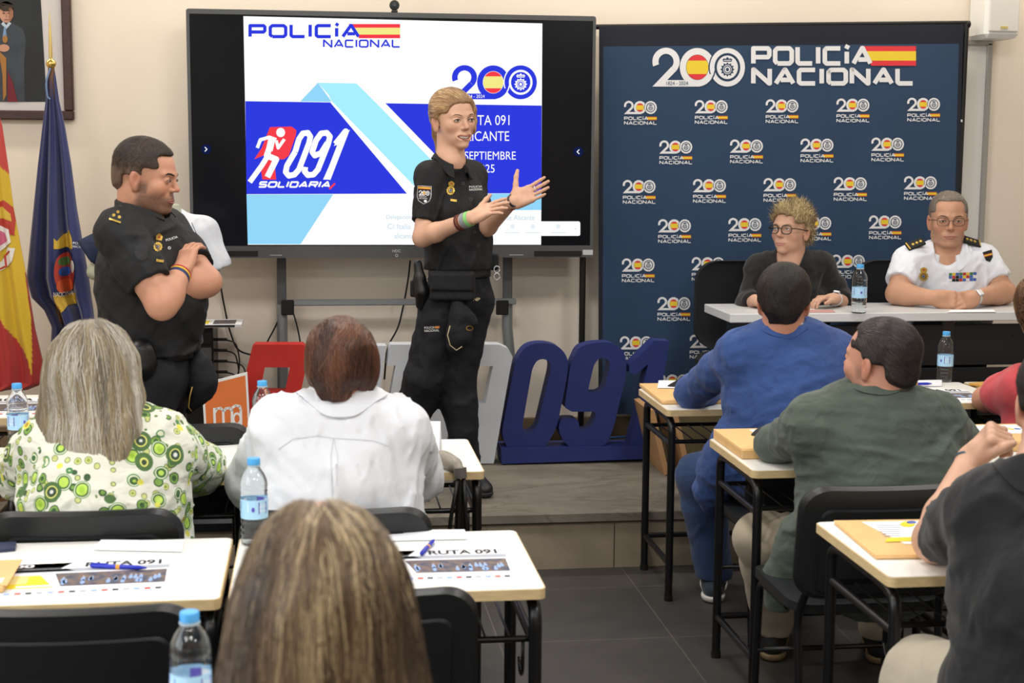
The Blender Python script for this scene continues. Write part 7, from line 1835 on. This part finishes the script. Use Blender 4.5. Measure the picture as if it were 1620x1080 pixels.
def green_man():
    Y = 4.02; o = np.array((at(1390, 800, Y).x, Y - .05, 0)); A = lambda x, y, dy=0: A3(x, y, Y + dy)
    root = figure('seated man in a grey-green blazer and beige trousers turning his head left', o, None)
    R = facing(1393, 570, Y, -124, 5, 0); C = A(1392, 570); sc = 1.04; Rb = facing(1385, 700, Y, 183); f = Rb[:, 1]
    J = dict(fwd=f, right=Rb[:, 0], N=A(1390, 622, .0), SL=A(1290, 672, .02), SR=A(1478, 668, .02), P=A(1392, 845, -.03), cw=.190, ww=.180, hw=.185, cf=.66, rs=.060)
    EL, WL = A(1228, 722, .26), A(1290, 700, .52); ER, WR = A(1512, 735, .20), A(1500, 705, .45)
    EL[2] = DZ + .054; WL[2] = DZ + .05; ER[2] = DZ + .07; WR[2] = DZ + .05
    ra = (.050, .042, .042, .030)
    b = Sdf(); head_prims(b, C, R, sc, fat=.004, nose=1.1); neck_prims(b, C, R, J['N'] - V3(0, 0, .03), 1.06, .060, .070); torso(b, J, -.018); arm(b, J['SL'], EL, WL, -.004, ra); arm(b, J['SR'], ER, WR, -.004, ra)
    hand_prims(b, WL, V3(.7, .7, -.05), V3(0, 0, -1), +1, 1, (.3, .3, .35, .4)); hand_prims(b, WR, V3(-.7, .7, -.05), V3(0, 0, -1), -1, 1, (.3, .3, .35, .4))
    HL, HR = A(1345, 870, .0), A(1450, 870, .0); KL = A(1205, 850, .36); KR = A(1440, 868, .44); AL = np.array((*onz(1222, 1035, .0)[:2], .11)); AR = np.array((*onz(1390, 1040, .0)[:2], .11))
    leg(b, HL, KL, AL, -.01); leg(b, HR, KR, AR, -.01)
    bald = np.array(lin('#a8826e')[:3])
    bd = solid('body', b, .011, M_skin, root, o, lambda V: skin_colors(V, C, R, sc, '#c08c76', '#5a4a42', .5), fine=[(*near_box(C, .17), .003)])
    eye_parts(root, o, C, R, sc, '#4a3424', (0, 0), '#2e231c', .7, '#a0625a', False, 0, .0030, body=bd)
    s = Sdf(); Gm = cloth('blazer_greygreen', '#4a544b', .88, bump=.25, bscale=450, var=.07, sheen=.1, wr=.5, wrs=14)
    arm(s, J['SL'], EL, WL, .020, ra, upto=.9); arm(s, J['SR'], ER, WR, .020, ra, upto=.9); s.cut(EL + (WL - EL) * .88, WL - EL, .08); s.cut(ER + (WR - ER) * .88, WR - ER, .08)
    torso(s, J, .024, .06); s.oval(J['P'] + V3(0, 0, .1), .20, J['P'] - V3(0, 0, .05), .21, .72, f, .05)
    s.chain([(A(1290, 830, -.06), .06), (A(1262, 860, .0), .06), (A(1238, 920, .03), .050), (A(1232, 950, .03), .042)], .05); s.cut(A(1236, 962, .03), (0, 0, -1), .12)
    s.disp(folds(.010, 18, 2, (.5, 1, 1.5))); s.disp(folds(.004, 55, 3, (.35, 1, 1.8)))
    s.cap(A(1385, 600, 0), .068, A(1385, 620, .05), .066, .01, True); bl = solid('blazer', s, .007, Gm, root, o)
    collar(bl, o, J['N'] - V3(0, 0, .014), (0, .12, 1), f, .068, Gm, .034, .024, 40, .06, back_h=.036, on=bl)
    h = hair_short(C, R, sc, .006, .076, .040, .030, -.058); h.disp(folds(.003, 60, 4)); hs = solid('hair', h, .0045, mat('hair_base_dark2', '#2a2423', .75), root, o)
    strands('hair_locks', hs, hs, comb(R, C, o, lambda q, t: (0.15, -1, .1) if q.z > .07 else (0.1 * q.x, -.8, -.5)), 4600, .030, .0007, ['#2a2322', '#3b3332', '#1d1817', '#5a5050'], M_hair, 5, .0007, 9, jitter=.25, rise=.10, mask=lambda c, n: (lambda q: (q[0] * q[0] + (q[1] + .055) ** 2 + (q[2] - .095) ** 2) > .0006 * random.uniform(.6, 3.5))(R.T @ (np.array(c) + o - C)))
    tr, sh = seated_base(root, o, J, HL, HR, KL, KR, AL, AR, cloth('chinos_beige', '#a99e8a', .85), mat('shoe_black_suede', '#121214', .8), mat('sole_tan', '#7d6a4c', .7), (.09, .070, .064, .056))
green_man()

def polo_man():
    Y = 2.80; o = np.array((at(1640, 1000, Y).x, Y - .1, 0)); A = lambda x, y, dy=0: A3(x, y, Y + dy)
    root = figure('man in dark polo shirt at the right edge, fist raised, elbow on desk', o, None)
    R = facing(1668, 640, Y, -172, -6, 0); C = A(1676, 638, .08); sc = 1.05; Rb = facing(1640, 850, Y, 190); f = Rb[:, 1]
    J = dict(fwd=f, right=Rb[:, 0], N=A(1662, 735, -.02), SL=A(1570, 810, .03), SR=A(1790, 800, -.02), P=A(1672, 1120, -.12), cw=.185, ww=.165, hw=.18, cf=.66, rs=.060)
    EL = np.array(onz(1482, 893, DZ)); EL[1] += .01; EL[2] = DZ + .055; WL = A(1536, 726, .50); ER, WR = A(1840, 900, .3), A(1760, 880, .45)
    ER[2] = DZ + .06; WR[2] = DZ + .05
    ra = (.060, .050, .048, .031)
    b = Sdf(); head_prims(b, C, R, sc, fat=.003); neck_prims(b, C, R, J['N'] - V3(0, 0, .03), 1.06, .060, .070); torso(b, J, -.018); arm(b, J['SL'], EL, WL, 0, ra); arm(b, J['SR'], ER, WR, 0, ra)
    hand_prims(b, WL, A(1580, 672, .44) - WL, V3(.80, -.1, -.5), -1, 1.06, (1.2, 1.3, 1.3, 1.2), .0, (.35, .35))
    hand_prims(b, WR, V3(-.7, .7, -.05), V3(0, 0, -1), -1, 1, (.3, .3, .35, .4))
    HL, HR = A(1590, 1110, -.1), A(1750, 1110, -.1); KL = A(1462, 1075, .22); KR = A(1740, 1095, .35)
    AL = np.array((KL[0], KL[1] + .04, .10)); AR = np.array((KR[0], KR[1] + .04, .10))
    leg(b, HL, KL, AL, -.01); leg(b, HR, KR, AR, -.01)
    bd = solid('body', b, .011, M_skin, root, o, lambda V: skin_colors(V, C, R, sc, '#c49a82', '#4a3a32', .7), fine=[(*near_box(C, .17), .004), (*near_box(A(1570, 700, .5), .13), .0035), (*near_box(EL + V3(.02, 0, .05), .14), .005)])
    s = Sdf(); Pm = cloth('polo_dark', '#0b0d12', .85); arm(s, J['SL'], EL, WL, .022, ra, only_upper=True); arm(s, J['SR'], ER, WR, .020, ra, only_upper=True)
    for S, E_ in ((J['SL'], EL), (J['SR'], ER)): c = S + (E_ - S) * .76; s.cut(c, E_ - S, .20)
    torso(s, J, .018, .06); s.oval(J['P'] + V3(0, 0, .16), .185, J['P'] + V3(0, 0, .02), .225, .80, f, .05); s.cut(J['P'] - V3(0, 0, .06), (0, 0, -1), .4); s.disp(folds(.010, 16, 6)); s.disp(folds(.003, 60, 2)); s.cap(A(1665, 690, 0), .070, A(1665, 728, .06), .066, .01, True); sh = solid('polo_shirt', s, .0075, Pm, root, o)
    collar(sh, o, J['N'] - V3(0, 0, .012), (0, .12, 1), f, .070, Pm, .036, .030, 40, .06, back_h=.042, on=sh)
    h = hair_short(C, R, sc, .008, .064, .040, .030, -.078); h.disp(folds(.002, 70, 4)); hs = solid('hair', h, .005, mat('hair_base_black', '#17120f', .7), root, o)
    strands('hair_locks', hs, hs, comb(R, C, o, SHORTF), 2600, .018, .0009, ['#2a211c', '#1c1613', '#3c3028'], M_hair, 3, .0005, 4, jitter=.2, rise=.06)
    seated_base(root, o, J, HL, HR, KL, KR, AL, AR, cloth('trousers_stone', '#b5ab98', .85), M_boot, M_sole, (.10, .078, .066, .056))
    ax = (WL - EL); ax /= np.linalg.norm(ax); bracelet(root, o, WL - ax * .012, ax, .0335, mat('band_petrol', '#2d4a60', .6), .006, 'wristband')
polo_man()

def coral_person():
    Y = 4.95; o = np.array((at(1640, 700, Y).x, Y - .05, 0)); A = lambda x, y, dy=0: A3(x, y, Y + dy)
    root = figure('person in a coral T-shirt with wavy brown hair at the right edge', o, None)
    R = facing(1645, 500, Y, -160, -6, 0); C = A(1648, 492, 0); sc = 1.0; Rb = facing(1640, 620, Y, 184); f = Rb[:, 1]
    J = dict(fwd=f, right=Rb[:, 0], N=A(1664, 560, .0), SL=A(1618, 614, .02), SR=A(1722, 612, .0), P=A(1672, 760, -.04), cw=.15, ww=.15, hw=.17, rs=.055)
    EL, WL = A(1556, 690, .26), A(1610, 672, .45); ER, WR = A(1740, 690, .3), A(1700, 680, .4)
    EL[2] = DZ + .02; WL[2] = DZ + .045; ER[2] = DZ + .05; WR[2] = DZ + .045; ra = (.055, .046, .044, .028)
    b = Sdf(); head_prims(b, C, R, sc, male=False); neck_prims(b, C, R, J['N'] - V3(0, 0, .03), 1.0); torso(b, J, -.018); arm(b, J['SL'], EL, WL, 0, ra); arm(b, J['SR'], ER, WR, 0, ra)
    hand_prims(b, WL, V3(.7, .7, -.05), V3(0, 0, -1), +1, 1, (.3, .3, .35, .4)); hand_prims(b, WR, V3(-.7, .7, -.05), V3(0, 0, -1), -1, 1, (.3, .3, .35, .4))
    HL, HR = A(1645, 780, 0), A(1705, 780, 0); KL = HL + f * .42; KR = HR + f * .42; AL = np.array((KL[0], KL[1], .1)); AR = np.array((KR[0], KR[1], .1)); leg(b, HL, KL, AL, -.01); leg(b, HR, KR, AR, -.01)
    bd = solid('body', b, .011, M_skin, root, o, lambda V: skin_colors(V, C, R, sc, '#c08a70'), fine=[(*near_box(C, .17), .005)])
    s = Sdf(); Cm = cloth('tshirt_coral', '#c5484f', .85); arm(s, J['SL'], EL, WL, .022, ra, only_upper=True); arm(s, J['SR'], ER, WR, .022, ra, only_upper=True)
    for S, E_ in ((J['SL'], EL), (J['SR'], ER)): c = S + (E_ - S) * .66; s.cut(c, E_ - S, .17)
    torso(s, J, .016, .06); s.disp(folds(.008, 20, 3)); s.cap(A(1662, 530, 0), .062, A(1664, 552, .03), .062, .01, True); solid('tshirt', s, .008, Cm, root, o)
    h = Sdf(); w = lambda *p: C + R @ (V3(*p) * sc); h.ell(w(0, -.02, .04), V3(.095, .112, .095), R, 0); h.ell(w(0, -.05, -.03), V3(.088, .080, .075), R, .04); h.box(w(0, .12, -.08), V3(.06, .09, .13), R, .03, .02, True); h.disp(folds(.010, 45, 5))
    hs = solid('hair', h, .006, mat('hair_base_brown', '#3a2618', .7), root, o)
    strands('hair_locks', hs, hs, comb(R, C, o, lambda q, t: (q.x * 3, -.3, -1)), 2200, .07, .0016, ['#4a3220', '#6b4a2e', '#352216', '#8a6440'], M_hair, 8, .002, 5, jitter=.5, rise=.18, wave=.9)
    seated_base(root, o, J, HL, HR, KL, KR, AL, AR, cloth('jeans_dark', '#1d2638'), M_boot, M_sole)
coral_person()
# ------------------------------------------------------------------ women in the left rows
def print_material():
    """white cloth printed all over with green, lime and ochre circles and rings"""
    m = bpy.data.materials.new('retro_circle_print'); m.use_nodes = True; N = m.node_tree.nodes; L = m.node_tree.links; p = N['Principled BSDF']; p.inputs['Roughness'].default_value = .8
    tc = N.new('ShaderNodeTexCoord'); prev = lin('#dfe0d2')
    cur = None
    def layer(scale, off, rings, seed, thresh, squash=(1, 1, 1), distort=.0):
        nonlocal cur
        mp = N.new('ShaderNodeMapping'); L.new(tc.outputs['Object'], mp.inputs[0]); mp.inputs['Location'].default_value = off; mp.inputs['Scale'].default_value = squash
        v = N.new('ShaderNodeTexVoronoi'); v.inputs['Scale'].default_value = scale; v.inputs['Randomness'].default_value = .75; L.new(mp.outputs[0], v.inputs['Vector'])
        # colour of each ring by distance from the cell's point
        r = N.new('ShaderNodeValToRGB'); r.color_ramp.interpolation = 'CONSTANT'; e = r.color_ramp.elements
        for i, (pos, c) in enumerate([g_[:2] for g_ in rings]):
            q = e[i] if i < 2 else e.new(pos)
            q.position = pos; q.color = lin(c)
        L.new(v.outputs['Distance'], r.inputs[0])
        lim = N.new('ShaderNodeMath'); lim.operation = 'LESS_THAN'; lim.inputs[1].default_value = rings[-1][2] if len(rings[-1]) > 2 else .42; L.new(v.outputs['Distance'], lim.inputs[0])
        # only some cells carry a motif
        sep = N.new('ShaderNodeSeparateColor'); L.new(v.outputs['Color'], sep.inputs[0]); t = N.new('ShaderNodeMath'); t.operation = 'LESS_THAN'; t.inputs[1].default_value = thresh; L.new(sep.outputs[0], t.inputs[0])
        mu = N.new('ShaderNodeMath'); mu.operation = 'MULTIPLY'; L.new(lim.outputs[0], mu.inputs[0]); L.new(t.outputs[0], mu.inputs[1])
        mx = N.new('ShaderNodeMix'); mx.data_type = 'RGBA'; L.new(mu.outputs[0], mx.inputs[0])
        if cur is None: mx.inputs[6].default_value = prev
        else: L.new(cur, mx.inputs[6])
        L.new(r.outputs[0], mx.inputs[7]); cur = mx.outputs[2]
    layer(38, (3.1, .7, 1.3), [(0, '#8ea43c'), (.16, '#c9cf86'), (.30, '#5f7d3a', .36)], 1, .62)
    layer(26, (.3, 2.7, .3), [(0, '#3b5a35'), (.20, '#7ba14a'), (.33, '#3b5a35', .40)], 2, .50)
    layer(17, (1.3, .2, 4.3), [(0, '#9fca3c'), (.13, '#b9d85c'), (.24, '#3f6a3c'), (.30, '#e2e6c6'), (.335, '#4d8a52', .37)], 3, .72)
    layer(14, (6.3, 1.2, 2.3), [(0, '#dfe4e0'), (.08, '#3a4f38'), (.18, '#dfe07a'), (.22, '#4f7040', .36)], 4, .40)
    layer(21, (2.3, 5.2, .9), [(0, '#b08a2a'), (.14, '#d9d65a'), (.3, '#d9d65a', .26)], 5, .34)
    L.new(cur, p.inputs['Base Color'])
    n2 = N.new('ShaderNodeTexNoise'); n2.inputs['Scale'].default_value = 9; n2.inputs['Detail'].default_value = 2.5; n2.inputs['Distortion'].default_value = 1.6; L.new(tc.outputs['Object'], n2.inputs['Vector'])
    b2 = N.new('ShaderNodeBump'); b2.inputs['Strength'].default_value = .5; b2.inputs['Distance'].default_value = .03; L.new(n2.outputs[0], b2.inputs['Height']); L.new(b2.outputs[0], p.inputs['Normal'])
    return m
def long_hair(root, o, C, R, sc, spec, base, cols, n, wdt, ln, seed, flow=None, seg=14, lift=.003, dispamp=.004, res=.006, jitter=.05, dfreq=60, squash=(1, 1, .25)):
    h = Sdf(); spec(h, lambda *p: C + R @ (V3(*p) * sc)); h.disp(folds(dispamp, dfreq, 5, squash)); hs = solid('hair', h, res, base, root, o)
    strands('hair_locks', hs, hs, comb(R, C, o, flow or (lambda q, t: (q.x * (7 if q.z > .06 else 1.0), (q.y + .03) * (6 if q.z > .06 else .8), -.35 if q.z > .09 else -1))), n, ln, wdt, cols, M_hair, seg, lift, seed, jitter=jitter, wave=.12)
    return hs
def green_blouse():
    Y = 3.78; o = np.array((at(150, 850, Y).x, Y - .05, 0)); A = lambda x, y, dy=0: A3(x, y, Y + dy)
    root = figure('woman with shoulder-length grey hair and glasses in a green and white circle-patterned blouse', o, None)
    R = facing(150, 594, Y, 146, -2, 0); C = A(155, 588); sc = 1.0; Rb = facing(160, 720, Y, 172); f = Rb[:, 1]
    J = dict(fwd=f, right=Rb[:, 0], N=A(160, 668, .0), SL=A(82, 708, .02), SR=A(252, 704, .0), P=A(165, 880, -.04), cw=.165, ww=.165, hw=.18, cf=.68, rs=.058)
    EL, WL = A(38, 768, .22), A(95, 748, .50); ER, WR = A(312, 745, .28), A(250, 735, .52)
    EL[2] = DZ + .075; WL[2] = DZ + .05; ER[2] = DZ + .062; WR[2] = DZ + .05; ra = (.052, .046, .044, .028)
    b = Sdf(); head_prims(b, C, R, sc, male=False, fat=.005); neck_prims(b, C, R, J['N'] - V3(0, 0, .03), 1.0); torso(b, J, -.018); arm(b, J['SL'], EL, WL, -.004, ra); arm(b, J['SR'], ER, WR, -.004, ra)
    hand_prims(b, WL, V3(.7, .7, -.05), V3(0, 0, -1), +1, .92, (.3, .3, .35, .4)); hand_prims(b, WR, V3(-.7, .7, -.05), V3(0, 0, -1), -1, .92, (.3, .3, .35, .4))
    HL, HR = A(125, 905, 0), A(210, 905, 0); KL = HL + f * .40; KR = HR + f * .40; AL = np.array((KL[0], KL[1], .1)); AR = np.array((KR[0], KR[1], .1)); leg(b, HL, KL, AL, -.01); leg(b, HR, KR, AR, -.01)
    bd = solid('body', b, .011, M_skin, root, o, lambda V: skin_colors(V, C, R, sc, '#c79a84'), fine=[(*near_box(C, .16), .0035)])
    eye_parts(root, o, C, R, sc, '#4a3424', (0, 0), '#7a6a58', .8, '#b0706a', False, 0, .002, body=bd)
    glasses(root, o, C, R, sc, mat('frame_tortoise', '#4a2c38', .3, var=.5, vscale=120), .026, .021, .0022)
    s = Sdf(); Bm = print_material(); arm(s, J['SL'], EL, WL, .028, ra, upto=.9); arm(s, J['SR'], ER, WR, .028, ra, upto=.9); s.cut(EL + (WL - EL) * .86, WL - EL, .09); s.cut(ER + (WR - ER) * .86, WR - ER, .09)
    torso(s, J, .020, .06); s.oval(J['P'] + V3(0, 0, .1), .185, J['P'] - V3(0, 0, .04), .20, .8, f, .05); s.disp(folds(.011, 20, 2, (.6, 1, 1.3))); s.disp(folds(.004, 60, 3, (.5, 1, 1.5)))
    s.cap(A(160, 640, 0), .066, A(160, 660, .03), .066, .01, True); solid('blouse', s, .0075, Bm, root, o)
    def spec(h, w):
        h.ell(w(0, -.020, .040), V3(.090, .108, .093), R, 0); h.ell(w(0, -.045, -.02), V3(.098, .090, .10), R, .05)
        h.oval(w(0, -.045, -.02), .098, w(.0, -.062, -.14), .112, .52, R[:, 1], .04); h.oval(w(0, -.062, -.14), .112, w(.0, -.072, -.205), .095, .36, R[:, 1], .04)
        for x in (-1, 1): h.chain([(w(x * .078, .01, .03), .026), (w(x * .092, .0, -.06), .028), (w(x * .10, -.02, -.13), .024)], .03)
        h.chain([(w(.085, -.02, -.12), .022), (w(.115, -.01, -.150), .016), (w(.14, .005, -.165), .006)], .03)
        h.box(w(0, .125, -.07), V3(.060, .088, .135), R, .03, .02, True)
    long_hair(root, o, C, R, sc, spec, mat('hair_base_grey2', '#8a8276', .6), ['#a39c90', '#7d766a', '#c4beb2', '#5c554a', '#948463', '#b9b3a8', '#8a7a60'], 8500, .0010, .20, 21, seg=16, lift=.003, jitter=.07)
    seated_base(root, o, J, HL, HR, KL, KR, AL, AR, cloth('trousers_black', '#121216'), M_boot, M_sole)
green_blouse()

def red_hair():
    Y = 3.75; o = np.array((at(530, 850, Y).x, Y - .05, 0)); A = lambda x, y, dy=0: A3(x, y, Y + dy)
    root = figure('woman with short red-brown hair in a loose white linen shirt, seen from behind', o, None)
    R = facing(541, 578, Y, 160, -2, 0); C = A(543, 578); sc = 1.0; Rb = facing(530, 720, Y, 178); f = Rb[:, 1]
    J = dict(fwd=f, right=Rb[:, 0], N=A(541, 630, .0), SL=A(455, 682, .02), SR=A(622, 684, .0), P=A(532, 880, -.04), cw=.165, ww=.165, hw=.175, cf=.68, rs=.058)
    EL, WL = A(408, 742, .24), A(455, 740, .52); ER, WR = A(650, 742, .26), A(600, 735, .52)
    EL[2] = DZ + .04; WL[2] = DZ + .05; ER[2] = DZ + .052; WR[2] = DZ + .05; ra = (.052, .046, .044, .028)
    b = Sdf(); head_prims(b, C, R, sc, male=False, fat=.002); neck_prims(b, C, R, J['N'] - V3(0, 0, .03), 1.0); torso(b, J, -.018); arm(b, J['SL'], EL, WL, -.004, ra); arm(b, J['SR'], ER, WR, -.004, ra)
    hand_prims(b, WL, V3(.7, .7, -.05), V3(0, 0, -1), +1, .92, (.3, .3, .35, .4)); hand_prims(b, WR, V3(-.5, .9, -.05), V3(0, 0, -1), -1, .92, (.3, .3, .35, .4))
    HL, HR = A(490, 905, 0), A(575, 905, 0); KL = HL + f * .40; KR = HR + f * .40; AL = np.array((KL[0], KL[1], .1)); AR = np.array((KR[0], KR[1], .1)); leg(b, HL, KL, AL, -.01); leg(b, HR, KR, AR, -.01)
    bd = solid('body', b, .011, M_skin, root, o, lambda V: skin_colors(V, C, R, sc, '#c0917a'), fine=[(*near_box(C, .16), .0035)])
    s = Sdf(); Lm = cloth('linen_white', '#dadde3', .85, bump=.3, bscale=420, var=.02, sheen=.1, wr=.4)
    arm(s, J['SL'], EL, WL, .034, ra, upto=.88); arm(s, J['SR'], ER, WR, .034, ra, upto=.88); s.cut(EL + (WL - EL) * .84, WL - EL, .1); s.cut(ER + (WR - ER) * .84, WR - ER, .1)
    s.ell(EL + V3(-.01, -.02, -.02), .07, None, .03); s.ell(ER + V3(.01, -.02, -.02), .066, None, .03)
    torso(s, J, .024, .06); s.oval(J['P'] + V3(0, 0, .12), .185, J['P'] - V3(0, 0, .04), .21, .8, f, .05)
    # yoke seam and box pleat
    yk = [A(x, y) for x, y in ((428, 690), (470, 672), (530, 672), (590, 676), (640, 694))]
    s.cap(A(527, 700, -.165), .010, A(530, 800, -.18), .016, .03)
    s.disp(folds(.018, 17, 4, (1, 1, .8))); s.disp(folds(.007, 50, 3, (1, 1, .6))); s.cap(A(541, 612, 0), .064, A(541, 632, .03), .062, .01, True); sh = solid('linen_shirt', s, .007, Lm, root, o)
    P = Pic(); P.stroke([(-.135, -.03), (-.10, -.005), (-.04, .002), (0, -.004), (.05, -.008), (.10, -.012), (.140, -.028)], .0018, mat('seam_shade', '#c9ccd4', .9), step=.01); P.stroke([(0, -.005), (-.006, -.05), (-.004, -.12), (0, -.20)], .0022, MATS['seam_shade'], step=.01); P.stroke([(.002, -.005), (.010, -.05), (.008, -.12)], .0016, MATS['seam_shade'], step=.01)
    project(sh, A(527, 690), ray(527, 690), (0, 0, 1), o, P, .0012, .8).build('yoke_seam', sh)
    collar(sh, o, J['N'] - V3(0, 0, .006), (0, .14, 1), f, .060, Lm, .030, .046, 36, .05, back_h=.034, on=sh)
    def spec(h, w):
        h.ell(w(0, -.022, .038), V3(.084, .102, .088), R, 0); h.cap(w(0, -.055, -.02), .066, w(0, -.052, -.055), .046, .04)
        for x in (-1, 1): h.ell(w(x * .062, .0, -.010), (.028, .048, .056), R, .03)
        h.box(w(0, .120, -.07), V3(.052, .080, .125), R, .03, .02, True); h.cut(w(0, 0, -.080), -R[:, 2], .3)
    hs = long_hair(root, o, C, R, sc, spec, mat('hair_base_auburn', '#442a1f', .6), ['#4d3024', '#633d2a', '#392118', '#7d5238', '#281812', '#573626'], 8000, .0009, .075, 31, flow=lambda q, t: (q.x * 4 + .6 * (q.x > .05) * t, -1.0 if q.z > .06 else -.15, -.35 if q.z > .06 else -1), seg=9, lift=.002, jitter=.16, res=.005)
    seated_base(root, o, J, HL, HR, KL, KR, AL, AR, cloth('trousers_black', '#121216'), M_boot, M_sole)
red_hair()

def blonde_front():
    Y = 1.74; o = np.array((at(508, 1000, Y).x, Y - .05, 0)); A = lambda x, y, dy=0: A3(x, y, Y + dy)
    root = figure('woman with long highlighted blonde-brown hair seen from behind in the foreground', o, None)
    R = facing(508, 945, Y, 182, -4, 0); C = A(508, 948); sc = 1.03; Rb = R; f = Rb[:, 1]
    N = C - V3(0, .02, .17); J = dict(fwd=f, right=Rb[:, 0], N=N, SL=N + V3(-.17, 0, -.08), SR=N + V3(.17, 0, -.08), P=N + V3(0, -.05, -.55), cw=.15, ww=.14, hw=.17)
    EL, WL = J['SL'] + V3(-.06, .12, -.22), J['SL'] + V3(.02, .30, -.20); ER, WR = J['SR'] + V3(.06, .12, -.22), J['SR'] + V3(-.02, .30, -.20)
    EL[2] = WL[2] = ER[2] = WR[2] = DZ + .05; ra = (.047, .040, .038, .026)
    b = Sdf(); head_prims(b, C, R, sc, male=False); neck_prims(b, C, R, N - V3(0, 0, .03), 1.0); torso(b, J, -.016); arm(b, J['SL'], EL, WL, 0, ra); arm(b, J['SR'], ER, WR, 0, ra)
    hand_prims(b, WL, V3(.5, .8, -.05), V3(0, 0, -1), +1, .92, (.3, .3, .35, .4)); hand_prims(b, WR, V3(-.5, .8, -.05), V3(0, 0, -1), -1, .92, (.3, .3, .35, .4))
    P = J['P']; HL, HR = P + V3(-.09, .02, -.03), P + V3(.09, .02, -.03); KL = HL + f * .4; KR = HR + f * .4; AL = np.array((KL[0], KL[1], .1)); AR = np.array((KR[0], KR[1], .1)); leg(b, HL, KL, AL, -.01); leg(b, HR, KR, AR, -.01)
    bd = solid('body', b, .011, M_skin, root, o, lambda V: skin_colors(V, C, R, sc, '#c79a84'), fine=[(*near_box(C, .17), .005)])
    s = Sdf(); torso(s, J, .014); arm(s, J['SL'], EL, WL, .014, ra, only_upper=True); arm(s, J['SR'], ER, WR, .014, ra, only_upper=True); s.disp(folds(.008, 20, 2)); solid('blouse', s, .009, cloth('blouse_dark', '#1b1d24'), root, o)
    def spec(h, w):
        h.ell(w(0, -.020, .036), V3(.083, .106, .087), R, 0); h.ell(w(0, -.050, -.03), V3(.090, .088, .10), R, .05)
        h.oval(w(0, -.050, -.03), .092, w(0, -.066, -.14), .108, .62, R[:, 1], .05); h.oval(w(0, -.066, -.14), .108, w(0, -.080, -.30), .112, .45, R[:, 1], .05)
        h.box(w(0, .135, -.10), V3(.056, .10, .17), R, .03, .02, True)
        h.cap(w(-.006, -.09, .115), .004, w(-.004, .05, .125), .004, .012, True)
    hs = long_hair(root, o, C, R, sc, spec, mat('hair_base_highlight', '#5c4630', .6), ['#54422f', '#76604a', '#3d2f23', '#a08b68', '#2f241b', '#c0ab84', '#5f4c38', '#382b20'], 13000, .0008, .26, 41,
                   flow=lambda q, t: ((q.x * 8 + (.25 if q.x > 0 else -.25)) if q.z > .075 else q.x * 1.6, -.9 if q.z > .06 else -.05, -.55 if q.z > .075 else -1), seg=20, lift=.0022, jitter=.04, dispamp=.004, res=.005, dfreq=45)
    seated_base(root, o, J, HL, HR, KL, KR, AL, AR, cloth('trousers_black', '#121216'), M_boot, M_sole)
blonde_front()
